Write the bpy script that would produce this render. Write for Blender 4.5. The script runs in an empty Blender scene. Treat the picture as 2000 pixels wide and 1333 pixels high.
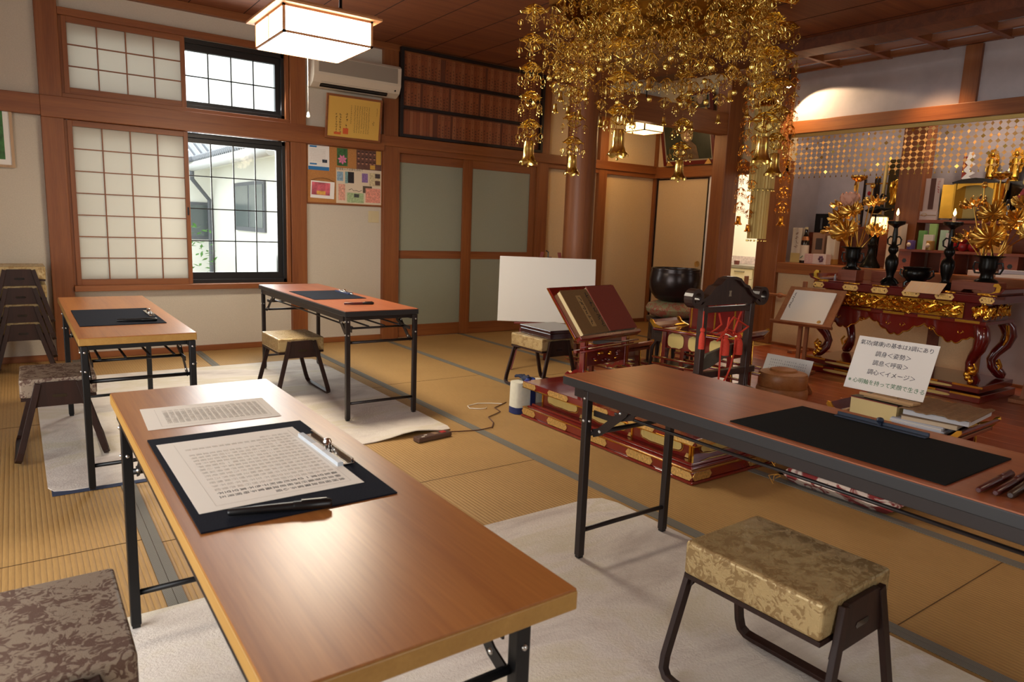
import bpy, bmesh, math, random
from mathutils import Vector, Matrix
PI = math.pi
R = math.radians
random.seed(7)
S = bpy.context.scene
C = bpy.context.scene.collection

# ------------------------------------------------------------------ camera, world, lights, exposure
F_PX, PITCH, ROLL, YAW, CAM_H = 1355.75, 0.1631010, 0.0384040, 0.9488717, 1.24768
fw = Vector((math.cos(YAW)*math.cos(PITCH), math.sin(YAW)*math.cos(PITCH), -math.sin(PITCH)))
rt = Vector((math.sin(YAW), -math.cos(YAW), 0))
up = rt.cross(fw)
r2 = rt*math.cos(ROLL) + up*math.sin(ROLL)
u2 = -rt*math.sin(ROLL) + up*math.cos(ROLL)
cam_d = bpy.data.cameras.new('camera')
cam = bpy.data.objects.new('camera', cam_d)
C.objects.link(cam)
cam.matrix_world = Matrix(((r2.x, u2.x, -fw.x, 0), (r2.y, u2.y, -fw.y, 0), (r2.z, u2.z, -fw.z, CAM_H), (0, 0, 0, 1)))
cam_d.sensor_width = 36
cam_d.lens = 36*F_PX/2000
cam_d.clip_start = 0.02
cam_d.dof.use_dof = True
cam_d.dof.focus_distance = 3.6
cam_d.dof.aperture_fstop = 7.0
S.camera = cam

W = bpy.data.worlds.new('world'); S.world = W
W.use_nodes = True
bg = W.node_tree.nodes['Background']
bg.inputs['Color'].default_value = (0.94, 0.97, 1.0, 1)
bg.inputs['Strength'].default_value = 2.3

S.view_settings.view_transform = 'Standard'
S.view_settings.look = 'None'
S.view_settings.exposure = 0.46
S.view_settings.gamma = 1
S.view_settings.use_curve_mapping = False
S.cycles.use_denoising = True
S.cycles.max_bounces = 8
S.cycles.diffuse_bounces = 4
S.cycles.glossy_bounces = 4
S.cycles.transmission_bounces = 6
S.cycles.transparent_max_bounces = 12
S.cycles.caustics_reflective = False
S.cycles.caustics_refractive = False
S.cycles.sample_clamp_indirect = 6
S.cycles.blur_glossy = 0.5

def area(name, loc, aim, sx, sy, power, col):
    d = bpy.data.lights.new(name, 'AREA'); d.shape = 'RECTANGLE'; d.size = sx; d.size_y = sy
    d.energy = power; d.color = col
    o = bpy.data.objects.new(name, d); C.objects.link(o); o.location = loc
    o.rotation_euler = (Vector(aim)-Vector(loc)).to_track_quat('-Z', 'Y').to_euler()
    return o
def point(name, loc, power, col, rad=0.05):
    d = bpy.data.lights.new(name, 'POINT'); d.energy = power; d.color = col; d.shadow_soft_size = rad
    o = bpy.data.objects.new(name, d); C.objects.link(o); o.location = loc
    return o
def spot(name, loc, aim, power, col, ang, blend=0.3, rad=0.03):
    d = bpy.data.lights.new(name, 'SPOT'); d.energy = power; d.color = col; d.spot_size = R(ang); d.spot_blend = blend
    d.shadow_soft_size = rad
    o = bpy.data.objects.new(name, d); C.objects.link(o); o.location = loc
    o.rotation_euler = (Vector(aim)-Vector(loc)).to_track_quat('-Z', 'Y').to_euler()
    return o
DAY = (1.0, 0.98, 0.95)
WARM = (1.0, 0.62, 0.32)
area('window_daylight_back', (1.72, 7.05, 1.75), (1.72, 3.0, 0.3), 0.8, 1.9, 34, DAY)        # through the open half of the windows
area('window_daylight_left', (-1.78, 1.75, 1.15), (1.2, 2.4, 0.0), 3.0, 1.9, 50, DAY)         # the garden doors on the left
area('window_daylight_front', (1.1, -2.30, 1.45), (1.8, 2.5, 0.4), 1.4, 1.1, 8, DAY)        # added fill from behind the camera, at an unseen wall opening
point('room_lamp_front', (3.6, -0.3, 2.35), 16, (1.0, 0.80, 0.58), 0.2)                      # added warm fill from out of view, no lamp known there
spot('altar_spot', (6.90, 4.66, 2.835), (7.12, 4.46, 2.40), 30, (1.0, 0.72, 0.42), 112, 0.12, 0.02)
point('recess_light', (7.5, 2.9, 2.45), 8, (1.0, 0.82, 0.66), 0.08)  # added to brighten the recess walls, stands for no visible lamp
point('recess_light', (7.45, 4.3, 2.45), 4, (1.0, 0.82, 0.66), 0.08)  # second added fill, evens out the recess left of the inner post
spot('altar_downlight', (6.9, 3.3, 2.95), (6.5, 3.1, 0.9), 60, (1.0, 0.60, 0.30), 110, 0.8, 0.06)
point('alcove_lamp_light', (6.28, 6.2, 2.38), 5, WARM, 0.08)
point('kitchen_light', (8.6, 6.3, 2.3), 60, (1.0, 0.95, 0.86), 0.2)

# ------------------------------------------------------------------ materials
MATS = {}
def s2l(c):
    return tuple((v/12.92 if v <= 0.04045 else ((v+0.055)/1.055)**2.4) for v in [x/255 for x in c])
def base(name):
    m = bpy.data.materials.new(name); m.use_nodes = True
    nt = m.node_tree; b = nt.nodes['Principled BSDF']
    return m, nt, b
def N(nt, t, **kw):
    n = nt.nodes.new(t)
    for k, v in kw.items():
        if k in n.inputs: n.inputs[k].default_value = v
        else: setattr(n, k, v)
    return n
def coords(nt, scale=(1, 1, 1), rot=(0, 0, 0)):
    tc = N(nt, 'ShaderNodeTexCoord'); mp = N(nt, 'ShaderNodeMapping')
    mp.inputs['Scale'].default_value = scale; mp.inputs['Rotation'].default_value = rot
    nt.links.new(tc.outputs['Object'], mp.inputs['Vector'])
    return mp.outputs['Vector']
def ramp(nt, fac, cols):
    r = N(nt, 'ShaderNodeValToRGB'); e = r.color_ramp.elements
    e[0].position = cols[0][0]; e[0].color = (*cols[0][1], 1)
    e[1].position = cols[-1][0]; e[1].color = (*cols[-1][1], 1)
    for p, c in cols[1:-1]:
        x = e.new(p); x.color = (*c, 1)
    nt.links.new(fac, r.inputs['Fac'])
    return r.outputs['Color']
def bump(nt, b, h, strength=0.2, dist=0.005):
    n = N(nt, 'ShaderNodeBump', Strength=strength, Distance=dist)
    nt.links.new(h, n.inputs['Height']); nt.links.new(n.outputs['Normal'], b.inputs['Normal'])
def plain(name, c, rough=0.5, metal=0.0, noise=0.0, nscale=30, bstr=0.0, spec=0.5, coat=0.0, emit=0.0, sheen=0.0, alpha=1):
    if name in MATS: return MATS[name]
    m, nt, b = base(name)
    col = s2l(c)
    b.inputs['Base Color'].default_value = (*col, 1)
    b.inputs['Roughness'].default_value = rough
    b.inputs['Metallic'].default_value = metal
    b.inputs['Specular IOR Level'].default_value = spec
    b.inputs['Coat Weight'].default_value = coat
    b.inputs['Coat Roughness'].default_value = 0.08
    b.inputs['Sheen Weight'].default_value = sheen
    if noise or bstr:
        t = N(nt, 'ShaderNodeTexNoise', Scale=nscale, Detail=5.0, Roughness=0.6)
        nt.links.new(coords(nt), t.inputs['Vector'])
        if noise:
            nt.links.new(ramp(nt, t.outputs['Fac'], [(0.3, tuple(v*(1-noise) for v in col)), (0.7, tuple(min(1, v*(1+noise)) for v in col))]), b.inputs['Base Color'])
        if bstr: bump(nt, b, t.outputs['Fac'], bstr, 0.01)
    if emit:
        b.inputs['Emission Color'].default_value = (*col, 1); b.inputs['Emission Strength'].default_value = emit
    MATS[name] = m
    return m
def wood(name, c1, c2, axis='X', scale=1.0, rough=0.4, coat=0.0, fine=1.0, spec=0.5, bmp=0.06):
    if name in MATS: return MATS[name]
    m, nt, b = base(name)
    k = {'X': (0.35, 9, 9), 'Y': (9, 0.35, 9), 'Z': (9, 9, 0.35)}[axis]
    v = coords(nt, tuple(s*scale for s in k))
    n1 = N(nt, 'ShaderNodeTexNoise', Scale=1.6, Detail=7.0, Roughness=0.62, Distortion=0.8)
    nt.links.new(v, n1.inputs['Vector'])
    v2 = coords(nt, tuple(s*scale*9*fine for s in k))
    n2 = N(nt, 'ShaderNodeTexNoise', Scale=2.0, Detail=3.0)
    nt.links.new(v2, n2.inputs['Vector'])
    mx = N(nt, 'ShaderNodeMix'); mx.data_type = 'FLOAT'; mx.inputs['Factor'].default_value = 0.28
    nt.links.new(n1.outputs['Fac'], mx.inputs['A']); nt.links.new(n2.outputs['Fac'], mx.inputs['B'])
    a, d = s2l(c1), s2l(c2)
    col = ramp(nt, mx.outputs['Result'], [(0.34, d), (0.5, tuple((x+y)/2 for x, y in zip(a, d))), (0.66, a)])
    nt.links.new(col, b.inputs['Base Color'])
    b.inputs['Roughness'].default_value = rough
    b.inputs['Coat Weight'].default_value = coat; b.inputs['Coat Roughness'].default_value = 0.2
    b.inputs['Specular IOR Level'].default_value = spec
    if bmp: bump(nt, b, mx.outputs['Result'], bmp, 0.002)
    MATS[name] = m
    return m

FRAME = {a: wood('frame_wood_'+a.lower(), (152, 92, 46), (118, 63, 28), a, rough=0.45) for a in 'XYZ'}
DARKF = wood('dark_frame_wood', (120, 66, 38), (84, 42, 24), 'X', rough=0.5)
CEIL = wood('ceiling_board', (146, 88, 54), (112, 64, 40), 'X', scale=0.5, rough=0.6)
PLAST = plain('plaster', (202, 192, 175), 0.95, noise=0.05, nscale=120, bstr=0.15)
PLASTG = plain('plaster_grey', (178, 168, 168), 0.95, noise=0.12, nscale=3, bstr=0.1)
CREAM = plain('cream_wallpaper', (216, 190, 148), 0.9, noise=0.05, nscale=80, bstr=0.1)
GOLD = plain('gold_leaf', (226, 172, 66), 0.24, metal=1.0, noise=0.10, nscale=14)
GOLDD = plain('engraved_gold', (222, 182, 110), 0.42, metal=0.85, noise=0.3, nscale=90, bstr=0.5)
GOLDP = plain('gold_cloth', (216, 190, 118), 0.55, metal=0.35)
BRASS = plain('polished_brass', (228, 198, 112), 0.2, metal=1.0)
LACQ = plain('red_lacquer', (112, 22, 16), 0.22, coat=1.0, noise=0.08, nscale=20)
LACQD = plain('dark_red_lacquer', (98, 16, 15), 0.2, coat=1.0)
BLACKL = plain('black_lacquer', (18, 12, 11), 0.2, coat=0.8)
DARKW = wood('dark_carved_wood', (56, 34, 28), (34, 20, 17), 'Z', rough=0.42, coat=0.2)
BRONZE = plain('black_bronze', (26, 26, 24), 0.28, metal=0.6, noise=0.3, nscale=12)
STEELB = plain('brown_black_tube', (40, 32, 31), 0.38, metal=0.25)
STEELK = plain('black_tube', (18, 18, 20), 0.38, metal=0.25)
CHROME = plain('chrome', (225, 222, 218), 0.12, metal=1.0)
RIVET = plain('steel_rivet', (200, 198, 195), 0.3, metal=1.0)
EDGEK = plain('black_table_edge', (34, 33, 35), 0.45)
EDGEW = wood('light_table_edge', (176, 134, 66), (158, 116, 52), 'Y', rough=0.45)
TOPN = wood('oak_laminate_top', (178, 116, 58), (144, 84, 38), 'Y', scale=0.9, rough=0.31, fine=1.3, bmp=0, spec=0.65)
TOPR = wood('reddish_laminate_top', (168, 97, 58), (136, 70, 42), 'Y', scale=0.9, rough=0.34, fine=1.3, bmp=0, spec=0.6)
FELT = plain('navy_felt', (22, 25, 36), 0.95, noise=0.15, nscale=300, bstr=0.3, spec=0.15)
FELTK = plain('charcoal_felt', (22, 23, 23), 0.95, noise=0.15, nscale=300, bstr=0.3, spec=0.15)
PAPER = plain('white_paper', (240, 234, 221), 0.85)
PAPERW = plain('bright_paper', (240, 237, 231), 0.8)
INK = plain('black_ink', (22, 20, 20), 0.7)
INKG = plain('grey_print', (206, 200, 188), 0.8)
INKGR = plain('green_print', (40, 112, 66), 0.7)
INKB = plain('navy_print', (40, 40, 62), 0.7)
WHITEP = plain('white_plastic', (226, 220, 206), 0.4)
BLACKP = plain('black_plastic', (16, 16, 17), 0.35)
STOOLW = wood('stool_bentwood', (54, 32, 25), (36, 21, 16), 'Z', rough=0.5, spec=0.3)
BOARDW = plain('whiteboard_face', (226, 223, 216), 0.35)
ALU = plain('black_aluminium', (30, 29, 30), 0.4, metal=0.2)
KRAFT = plain('cork', (184, 128, 72), 0.9, noise=0.2, nscale=200)

def mat_tatami():
    m, nt, b = base('tatami')
    tc = N(nt, 'ShaderNodeTexCoord'); sp = N(nt, 'ShaderNodeSeparateXYZ'); nt.links.new(tc.outputs['Object'], sp.inputs[0])
    def math_(op, a, bb=None):
        n = N(nt, 'ShaderNodeMath'); n.operation = op
        for i, v in enumerate((a, bb)):
            if v is None: continue
            if isinstance(v, (int, float)): n.inputs[i].default_value = v
            else: nt.links.new(v, n.inputs[i])
        return n.outputs[0]
    rib = math_('ABSOLUTE', math_('SINE', math_('MULTIPLY', sp.outputs['X'], PI/0.0182)))
    ribp = math_('POWER', rib, 0.45)
    n1 = N(nt, 'ShaderNodeTexNoise', Scale=1.0, Detail=6.0, Roughness=0.7)
    nt.links.new(coords(nt, (300, 14, 14)), n1.inputs['Vector'])
    n2 = N(nt, 'ShaderNodeTexNoise', Scale=0.9, Detail=3.0)
    nt.links.new(coords(nt), n2.inputs['Vector'])
    mx = N(nt, 'ShaderNodeMix'); mx.data_type = 'FLOAT'; mx.inputs['Factor'].default_value = 0.5
    nt.links.new(n1.outputs['Fac'], mx.inputs['A']); nt.links.new(n2.outputs['Fac'], mx.inputs['B'])
    c = ramp(nt, mx.outputs['Result'], [(0.36, s2l((158, 121, 68))), (0.64, s2l((188, 149, 90)))])
    mc = N(nt, 'ShaderNodeMix'); mc.data_type = 'RGBA'; mc.blend_type = 'MULTIPLY'
    mc.inputs['Factor'].default_value = 1.0
    g = ramp(nt, ribp, [(0.0, (0.62, 0.57, 0.50)), (0.62, (1, 1, 1))])
    nt.links.new(c, mc.inputs['A']); nt.links.new(g, mc.inputs['B'])
    nt.links.new(mc.outputs['Result'], b.inputs['Base Color'])
    b.inputs['Roughness'].default_value = 0.62
    bump(nt, b, ribp, 0.6, 0.003)
    return m
TATAMI = mat_tatami()
def mat_heri():
    m, nt, b = base('tatami_edging')
    w = N(nt, 'ShaderNodeTexChecker', Scale=260.0); w.inputs['Color1'].default_value = (*s2l((126, 122, 112)), 1); w.inputs['Color2'].default_value = (*s2l((104, 100, 90)), 1)
    nt.links.new(coords(nt, (1, 0.7, 1)), w.inputs['Vector'])
    nt.links.new(w.outputs['Color'], b.inputs['Base Color']); b.inputs['Roughness'].default_value = 0.85
    return m
HERI = mat_heri()
def mat_rug():
    m, nt, b = base('plush_rug')
    n = N(nt, 'ShaderNodeTexNoise', Scale=1.3, Detail=6.0, Roughness=0.65, Distortion=0.7)
    nt.links.new(coords(nt, (1.0, 2.2, 1), (0, 0, 0.5)), n.inputs['Vector'])
    c = ramp(nt, n.outputs['Fac'], [(0.32, s2l((196, 184, 174))), (0.5, s2l((226, 217, 206))), (0.6, s2l((216, 206, 184))), (0.7, s2l((232, 224, 216)))])
    nt.links.new(c, b.inputs['Base Color']); b.inputs['Roughness'].default_value = 0.95
    f = N(nt, 'ShaderNodeTexNoise', Scale=110.0, Detail=4.0, Roughness=0.7)
    nt.links.new(coords(nt), f.inputs['Vector'])
    f2 = N(nt, 'ShaderNodeTexNoise', Scale=7.0, Detail=3.0); nt.links.new(coords(nt), f2.inputs['Vector'])
    ad = N(nt, 'ShaderNodeMath'); ad.operation = 'ADD'; nt.links.new(f.outputs['Fac'], ad.inputs[0]); nt.links.new(f2.outputs['Fac'], ad.inputs[1])
    bump(nt, b, ad.outputs[0], 0.55, 0.006)
    return m
RUG = mat_rug()
def mat_brocade(name, lo, hi, rough_lo=0.28, scale=22):
    m, nt, b = base(name)
    n = N(nt, 'ShaderNodeTexNoise', Scale=scale, Detail=2.0, Roughness=0.5, Distortion=2.6)
    nt.links.new(coords(nt, (1, 1, 1)), n.inputs['Vector'])
    v = N(nt, 'ShaderNodeTexVoronoi', Scale=scale*0.7); v.feature = 'SMOOTH_F1'
    nt.links.new(coords(nt), v.inputs['Vector'])
    mx = N(nt, 'ShaderNodeMix'); mx.data_type = 'FLOAT'; mx.inputs['Factor'].default_value = 0.35
    nt.links.new(n.outputs['Fac'], mx.inputs['A']); nt.links.new(v.outputs['Distance'], mx.inputs['B'])
    fac = N(nt, 'ShaderNodeValToRGB'); fac.color_ramp.elements[0].position = 0.44; fac.color_ramp.elements[1].position = 0.48
    nt.links.new(mx.outputs['Result'], fac.inputs['Fac'])
    c = ramp(nt, mx.outputs['Result'], [(0.42, s2l(lo)), (0.49, s2l(hi))])
    nt.links.new(c, b.inputs['Base Color'])
    rr = N(nt, 'ShaderNodeMapRange'); nt.links.new(fac.outputs['Color'], rr.inputs['Value'])
    rr.inputs['To Min'].default_value = 0.62; rr.inputs['To Max'].default_value = rough_lo
    nt.links.new(rr.outputs['Result'], b.inputs['Roughness'])
    b.inputs['Metallic'].default_value = 0.25
    w = N(nt, 'ShaderNodeTexNoise', Scale=400.0, Detail=2.0); nt.links.new(coords(nt), w.inputs['Vector'])
    ad = N(nt, 'ShaderNodeMath'); ad.operation = 'ADD'; nt.links.new(w.outputs['Fac'], ad.inputs[0]); nt.links.new(fac.outputs['Color'], ad.inputs[1])
    bump(nt, b, ad.outputs[0], 0.25, 0.002)
    return m
BROC = mat_brocade('gold_brocade', (150, 122, 78), (192, 167, 118), 0.26, 34)
BROCD = mat_brocade('taupe_brocade', (104, 80, 68), (156, 140, 122), 0.4, 34)
ZABU = mat_brocade('rose_cloth_white_blossom', (236, 224, 214), (148, 58, 60), 0.6, 9)
CUSH = mat_brocade('green_floral_brocade', (150, 84, 66), (138, 132, 96), 0.5, 26)
def mat_shoji():
    m, nt, b = base('shoji_paper')
    b.inputs['Base Color'].default_value = (*s2l((226, 221, 208)), 1); b.inputs['Roughness'].default_value = 0.9
    t = N(nt, 'ShaderNodeBsdfTranslucent'); t.inputs['Color'].default_value = (*s2l((224, 220, 212)), 1)
    mx = N(nt, 'ShaderNodeMixShader'); mx.inputs[0].default_value = 0.5
    out = nt.nodes['Material Output']
    nt.links.new(b.outputs[0], mx.inputs[1]); nt.links.new(t.outputs[0], mx.inputs[2]); nt.links.new(mx.outputs[0], out.inputs[0])
    n = N(nt, 'ShaderNodeTexNoise', Scale=60.0, Detail=5.0); nt.links.new(coords(nt), n.inputs['Vector'])
    bump(nt, b, n.outputs['Fac'], 0.08, 0.002)
    return m
SHOJI = mat_shoji()
def mat_glass(name, col, rough, mix):
    m, nt, b = base(name)
    nt.nodes.remove(b)
    g = N(nt, 'ShaderNodeBsdfGlossy'); g.inputs['Roughness'].default_value = max(0.03, rough)
    t = N(nt, 'ShaderNodeBsdfTransparent'); t.inputs['Color'].default_value = (*col, 1)
    mx = N(nt, 'ShaderNodeMixShader'); mx.inputs[0].default_value = mix
    nt.links.new(t.outputs[0], mx.inputs[1]); nt.links.new(g.outputs[0], mx.inputs[2]); nt.links.new(mx.outputs[0], nt.nodes['Material Output'].inputs[0])
    return m
GLASS = mat_glass('window_glass', (0.95, 0.98, 0.98), 0.03, 0.018)
GLASSD = plain('dark_window_glass', (96, 104, 104), 0.15)
FROST = plain('frosted_glass', (150, 152, 132), 0.42, noise=0.04, nscale=200, bstr=0.2)
def emitter(name, c, strength):
    return plain(name, c, 0.6, emit=strength)
LAMPE = emitter('lit_lamp_panel', (255, 240, 216), 42)
LAMPS = emitter('lit_lamp_side', (255, 240, 216), 11)
LAMPW = emitter('lit_lamp_panel_warm', (255, 214, 130), 5.0)
FLAME = emitter('candle_flame', (255, 196, 96), 18)
BULB = emitter('lit_bulb', (255, 226, 180), 40)
CANDLE = plain('candle_wax', (236, 190, 150), 0.5)

# ------------------------------------------------------------------ mesh helpers
class MB:
    """collects shapes into one mesh"""
    def __init__(self):
        self.v = []; self.f = []; self.m = []; self.mats = []; self.s = []
    def _mi(self, mat):
        if mat not in self.mats: self.mats.append(mat)
        return self.mats.index(mat)
    def add(self, vs, fs, mat, smooth=False):
        o = len(self.v); self.v += [tuple(p) for p in vs]; k = self._mi(mat)
        for f in fs:
            self.f.append([i+o for i in f]); self.m.append(k); self.s.append(smooth)
        return self
    def box(self, a, b, mat, M=None):
        x0, y0, z0 = a; x1, y1, z1 = b
        vs = [(x0, y0, z0), (x1, y0, z0), (x1, y1, z0), (x0, y1, z0), (x0, y0, z1), (x1, y0, z1), (x1, y1, z1), (x0, y1, z1)]
        if M is not None: vs = [M @ Vector(p) for p in vs]
        return self.add(vs, [(0, 3, 2, 1), (4, 5, 6, 7), (0, 1, 5, 4), (1, 2, 6, 5), (2, 3, 7, 6), (3, 0, 4, 7)], mat)
    def cbox(self, c, s, mat, M=None):
        return self.box([c[i]-s[i]/2 for i in range(3)], [c[i]+s[i]/2 for i in range(3)], mat, M)
    def quad(self, pts, mat): return self.add(pts, [tuple(range(len(pts)))], mat)
    def prism(self, poly, lo, hi, mat, axis='Z', M=None, smooth=False):
        """polygon extruded; poly 2D in the two other axes"""
        def P(a, b, h):
            p = {'Z': (a, b, h), 'Y': (a, h, b), 'X': (h, a, b)}[axis]
            return M @ Vector(p) if M is not None else p
        n = len(poly)
        vs = [P(a, b, lo) for a, b in poly] + [P(a, b, hi) for a, b in poly]
        fs = [tuple(range(n))[::-1], tuple(range(n, 2*n))] + [(i, (i+1) % n, (i+1) % n+n, i+n) for i in range(n)]
        o = len(self.v); self.v += [tuple(p) for p in vs]; k = self._mi(mat)
        for j, f in enumerate(fs):
            self.f.append([i+o for i in f]); self.m.append(k); self.s.append(smooth and j > 1)
        return self
    def tube(self, pts, r, mat, n=8, caps=True, closed=False):
        pts = [Vector(p) for p in pts]; m = len(pts)
        rs = r if isinstance(r, (list, tuple)) else [r]*m
        vs = []; nrm = None
        for i, p in enumerate(pts):
            a = pts[(i-1) % m] if (closed or i > 0) else p
            b = pts[(i+1) % m] if (closed or i < m-1) else p
            t = (b-a).normalized() if (b-a).length > 1e-9 else Vector((0, 0, 1))
            if nrm is None:
                nrm = t.orthogonal().normalized()
            else:
                nrm = (nrm - t*nrm.dot(t))
                nrm = nrm.normalized() if nrm.length > 1e-6 else t.orthogonal().normalized()
            bn = t.cross(nrm)
            for k in range(n):
                ang = 2*PI*(k+0.5)/n
                vs.append(p + (nrm*math.cos(ang)+bn*math.sin(ang))*rs[i])
        fs = []
        for i in range(m if closed else m-1):
            j = (i+1) % m
            for k in range(n):
                fs.append((i*n+k, i*n+(k+1) % n, j*n+(k+1) % n, j*n+k))
        self.add(vs, fs, mat, n > 4)
        if caps and not closed:
            o = len(self.v)-len(vs); kk = self._mi(mat)
            for f in (list(range(n))[::-1], list(range((m-1)*n, m*n))):
                self.f.append([i+o for i in f]); self.m.append(kk); self.s.append(False)
        return self
    def strip(self, pts, wdir, w, t, mat, M=None):
        """flat bar of width w along wdir and thickness t swept along pts"""
        pts = [Vector(p) for p in pts]; wd = Vector(wdir).normalized(); vs = []
        for i, p in enumerate(pts):
            a = pts[max(0, i-1)]; b = pts[min(len(pts)-1, i+1)]
            tg = (b-a).normalized(); nn = wd.cross(tg).normalized()
            for sx, sy in ((-1, -1), (1, -1), (1, 1), (-1, 1)):
                q = p + wd*sx*w/2 + nn*sy*t/2
                vs.append(M @ q if M is not None else q)
        fs = [(0, 1, 2, 3)[::-1]]
        for i in range(len(pts)-1):
            for k in range(4): fs.append((i*4+k, i*4+(k+1) % 4, (i+1)*4+(k+1) % 4, (i+1)*4+k))
        e = (len(pts)-1)*4; fs.append((e, e+1, e+2, e+3))
        return self.add(vs, fs, mat)
    def lathe(self, prof, c, mat, n=24, M=None, sx=1, sy=1, wob=None):
        vs = []
        for r, z in prof:
            for k in range(n):
                a = 2*PI*k/n; rr = r*(wob(a, z) if wob else 1)
                p = Vector((rr*math.cos(a)*sx, rr*math.sin(a)*sy, z))
                if M is not None: p = M @ p
                vs.append(p + Vector(c))
        fs = []
        for i in range(len(prof)-1):
            for k in range(n): fs.append((i*n+k, i*n+(k+1) % n, (i+1)*n+(k+1) % n, (i+1)*n+k))
        self.add(vs, fs, mat, True)
        o = len(self.v)-len(vs); kk = self._mi(mat)
        for r, f in ((prof[0][0], list(range(n))[::-1]), (prof[-1][0], list(range((len(prof)-1)*n, len(prof)*n)))):
            if r > 1e-4: self.f.append([i+o for i in f]); self.m.append(kk); self.s.append(False)
        return self
    def ball(self, c, r, mat, n=8, sz=1.0):
        pr = [(max(1e-5, r*math.sin(PI*i/(n//2+1))), -r*sz*math.cos(PI*i/(n//2+1))) for i in range(n//2+2)]
        return self.lathe(pr, c, mat, n)
    def build(self, name, parent=None, loc=(0, 0, 0), rot=(0, 0, 0), bevel=0, seg=2, sub=0):
        me = bpy.data.meshes.new(name); me.from_pydata(self.v, [], self.f); me.update()
        for m in self.mats: me.materials.append(m)
        me.polygons.foreach_set('material_index', self.m); me.polygons.foreach_set('use_smooth', self.s)
        bm = bmesh.new(); bm.from_mesh(me)
        if bevel: bmesh.ops.remove_doubles(bm, verts=bm.verts, dist=1e-5)
        bmesh.ops.recalc_face_normals(bm, faces=bm.faces)
        for e in bm.edges:
            if len(e.link_faces) == 2 and e.calc_face_angle(0) > 0.75: e.smooth = False
        bm.to_mesh(me); bm.free()
        o = bpy.data.objects.new(name, me); C.objects.link(o)
        o.location = loc; o.rotation_euler = rot
        if parent is not None: o.parent = parent
        if bevel:
            b = o.modifiers.new('bevel', 'BEVEL'); b.width = bevel; b.segments = seg; b.limit_method = 'ANGLE'; b.angle_limit = R(40)
        if sub:
            s = o.modifiers.new('sub', 'SUBSURF'); s.levels = sub; s.render_levels = sub
        return o
def thing(name, label, cat, loc=(0, 0, 0), rz=0, group=None, rot=None):
    o = bpy.data.objects.new(name, None); C.objects.link(o); o.empty_display_size = 0.05
    o.location = loc; o.rotation_euler = rot if rot else (0, 0, rz)
    o['label'] = label; o['category'] = cat
    if group: o['group'] = group
    return o
def tag(o, label, cat, group=None, kind=None):
    o['label'] = label; o['category'] = cat
    if group: o['group'] = group
    if kind: o['kind'] = kind
    return o
def struct(o, label=None):
    o['kind'] = 'structure'
    if label: o['label'] = label
    return o
def dup(root, loc, rz=None, label=None, group=None, rot=None):
    r = root.copy(); C.objects.link(r); r.location = loc
    if rot is not None: r.rotation_euler = rot
    elif rz is not None: r.rotation_euler = (0, 0, rz)
    if label: r['label'] = label
    if group: r['group'] = group
    for ch in [o for o in root.children]:
        c = ch.copy(); C.objects.link(c); c.parent = r
        for g in [o for o in ch.children]:
            d = g.copy(); C.objects.link(d); d.parent = c
    return r
def frame2(o, u, v):
    """matrix whose x is u, y is v and z their cross, at o"""
    u = Vector(u).normalized(); v = Vector(v).normalized(); w = u.cross(v)
    return Matrix(((u.x, v.x, w.x, o[0]), (u.y, v.y, w.y, o[1]), (u.z, v.z, w.z, o[2]), (0, 0, 0, 1)))
def text(name, s, size, mat, M, parent=None, align='CENTER', line=1.0, sx=1.0, extr=0.0, alignv='CENTER', res=2):
    cu = bpy.data.curves.new(name, 'FONT'); cu.body = s; cu.size = size; cu.align_x = align; cu.align_y = alignv
    cu.space_line = line; cu.space_character = sx; cu.resolution_u = res; cu.extrude = extr
    t = bpy.data.objects.new(name+'_curve', cu); C.objects.link(t)
    bpy.context.view_layer.update()
    dg = bpy.context.evaluated_depsgraph_get()
    me = bpy.data.meshes.new_from_object(t.evaluated_get(dg)); me.name = name
    bpy.data.objects.remove(t); bpy.data.curves.remove(cu)
    me.transform(M); me.materials.clear(); me.materials.append(mat)
    o = bpy.data.objects.new(name, me); C.objects.link(o)
    if parent is not None: o.parent = parent
    return o
def marks(mb, M, x0, x1, y0, y1, cols, rows, mat, w=0.5, h=0.55, skip=0.05, rnd=0.3, seed=1):
    """small brush-like marks laid out as illegible writing in the xy plane of M"""
    rg = random.Random(seed); dx = (x1-x0)/cols; dy = (y1-y0)/rows
    for i in range(cols):
        for j in range(rows):
            if rg.random() < skip: continue
            cx = x0+dx*(i+0.5); cy = y0+dy*(j+0.5)
            for k in range(3):
                a = rg.uniform(-0.5, 0.5) + (PI/2 if rg.random() < 0.4 else 0)
                L = rg.uniform(0.6, 1)*min(dx*w, dy*h); t = L*0.22
                ox = cx+rg.uniform(-1, 1)*dx*w*0.25; oy = cy+(k-1)*dy*h*0.28
                ca, sa = math.cos(a)*L/2, math.sin(a)*L/2; na, nb = -math.sin(a)*t/2, math.cos(a)*t/2
                mb.quad([M @ Vector(p) for p in ((ox-ca-na, oy-sa-nb, 0), (ox+ca-na, oy+sa-nb, 0), (ox+ca+na, oy+sa+nb, 0), (ox-ca+na, oy-sa+nb, 0))], mat)
def arc(c, r, a0, a1, n, plane='XZ'):
    out = []
    for i in range(n+1):
        a = R(a0+(a1-a0)*i/n); u, v = r*math.cos(a), r*math.sin(a)
        out.append({'XZ': (c[0]+u, c[1], c[2]+v), 'YZ': (c[0], c[1]+u, c[2]+v), 'XY': (c[0]+u, c[1]+v, c[2])}[plane])
    return out

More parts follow.
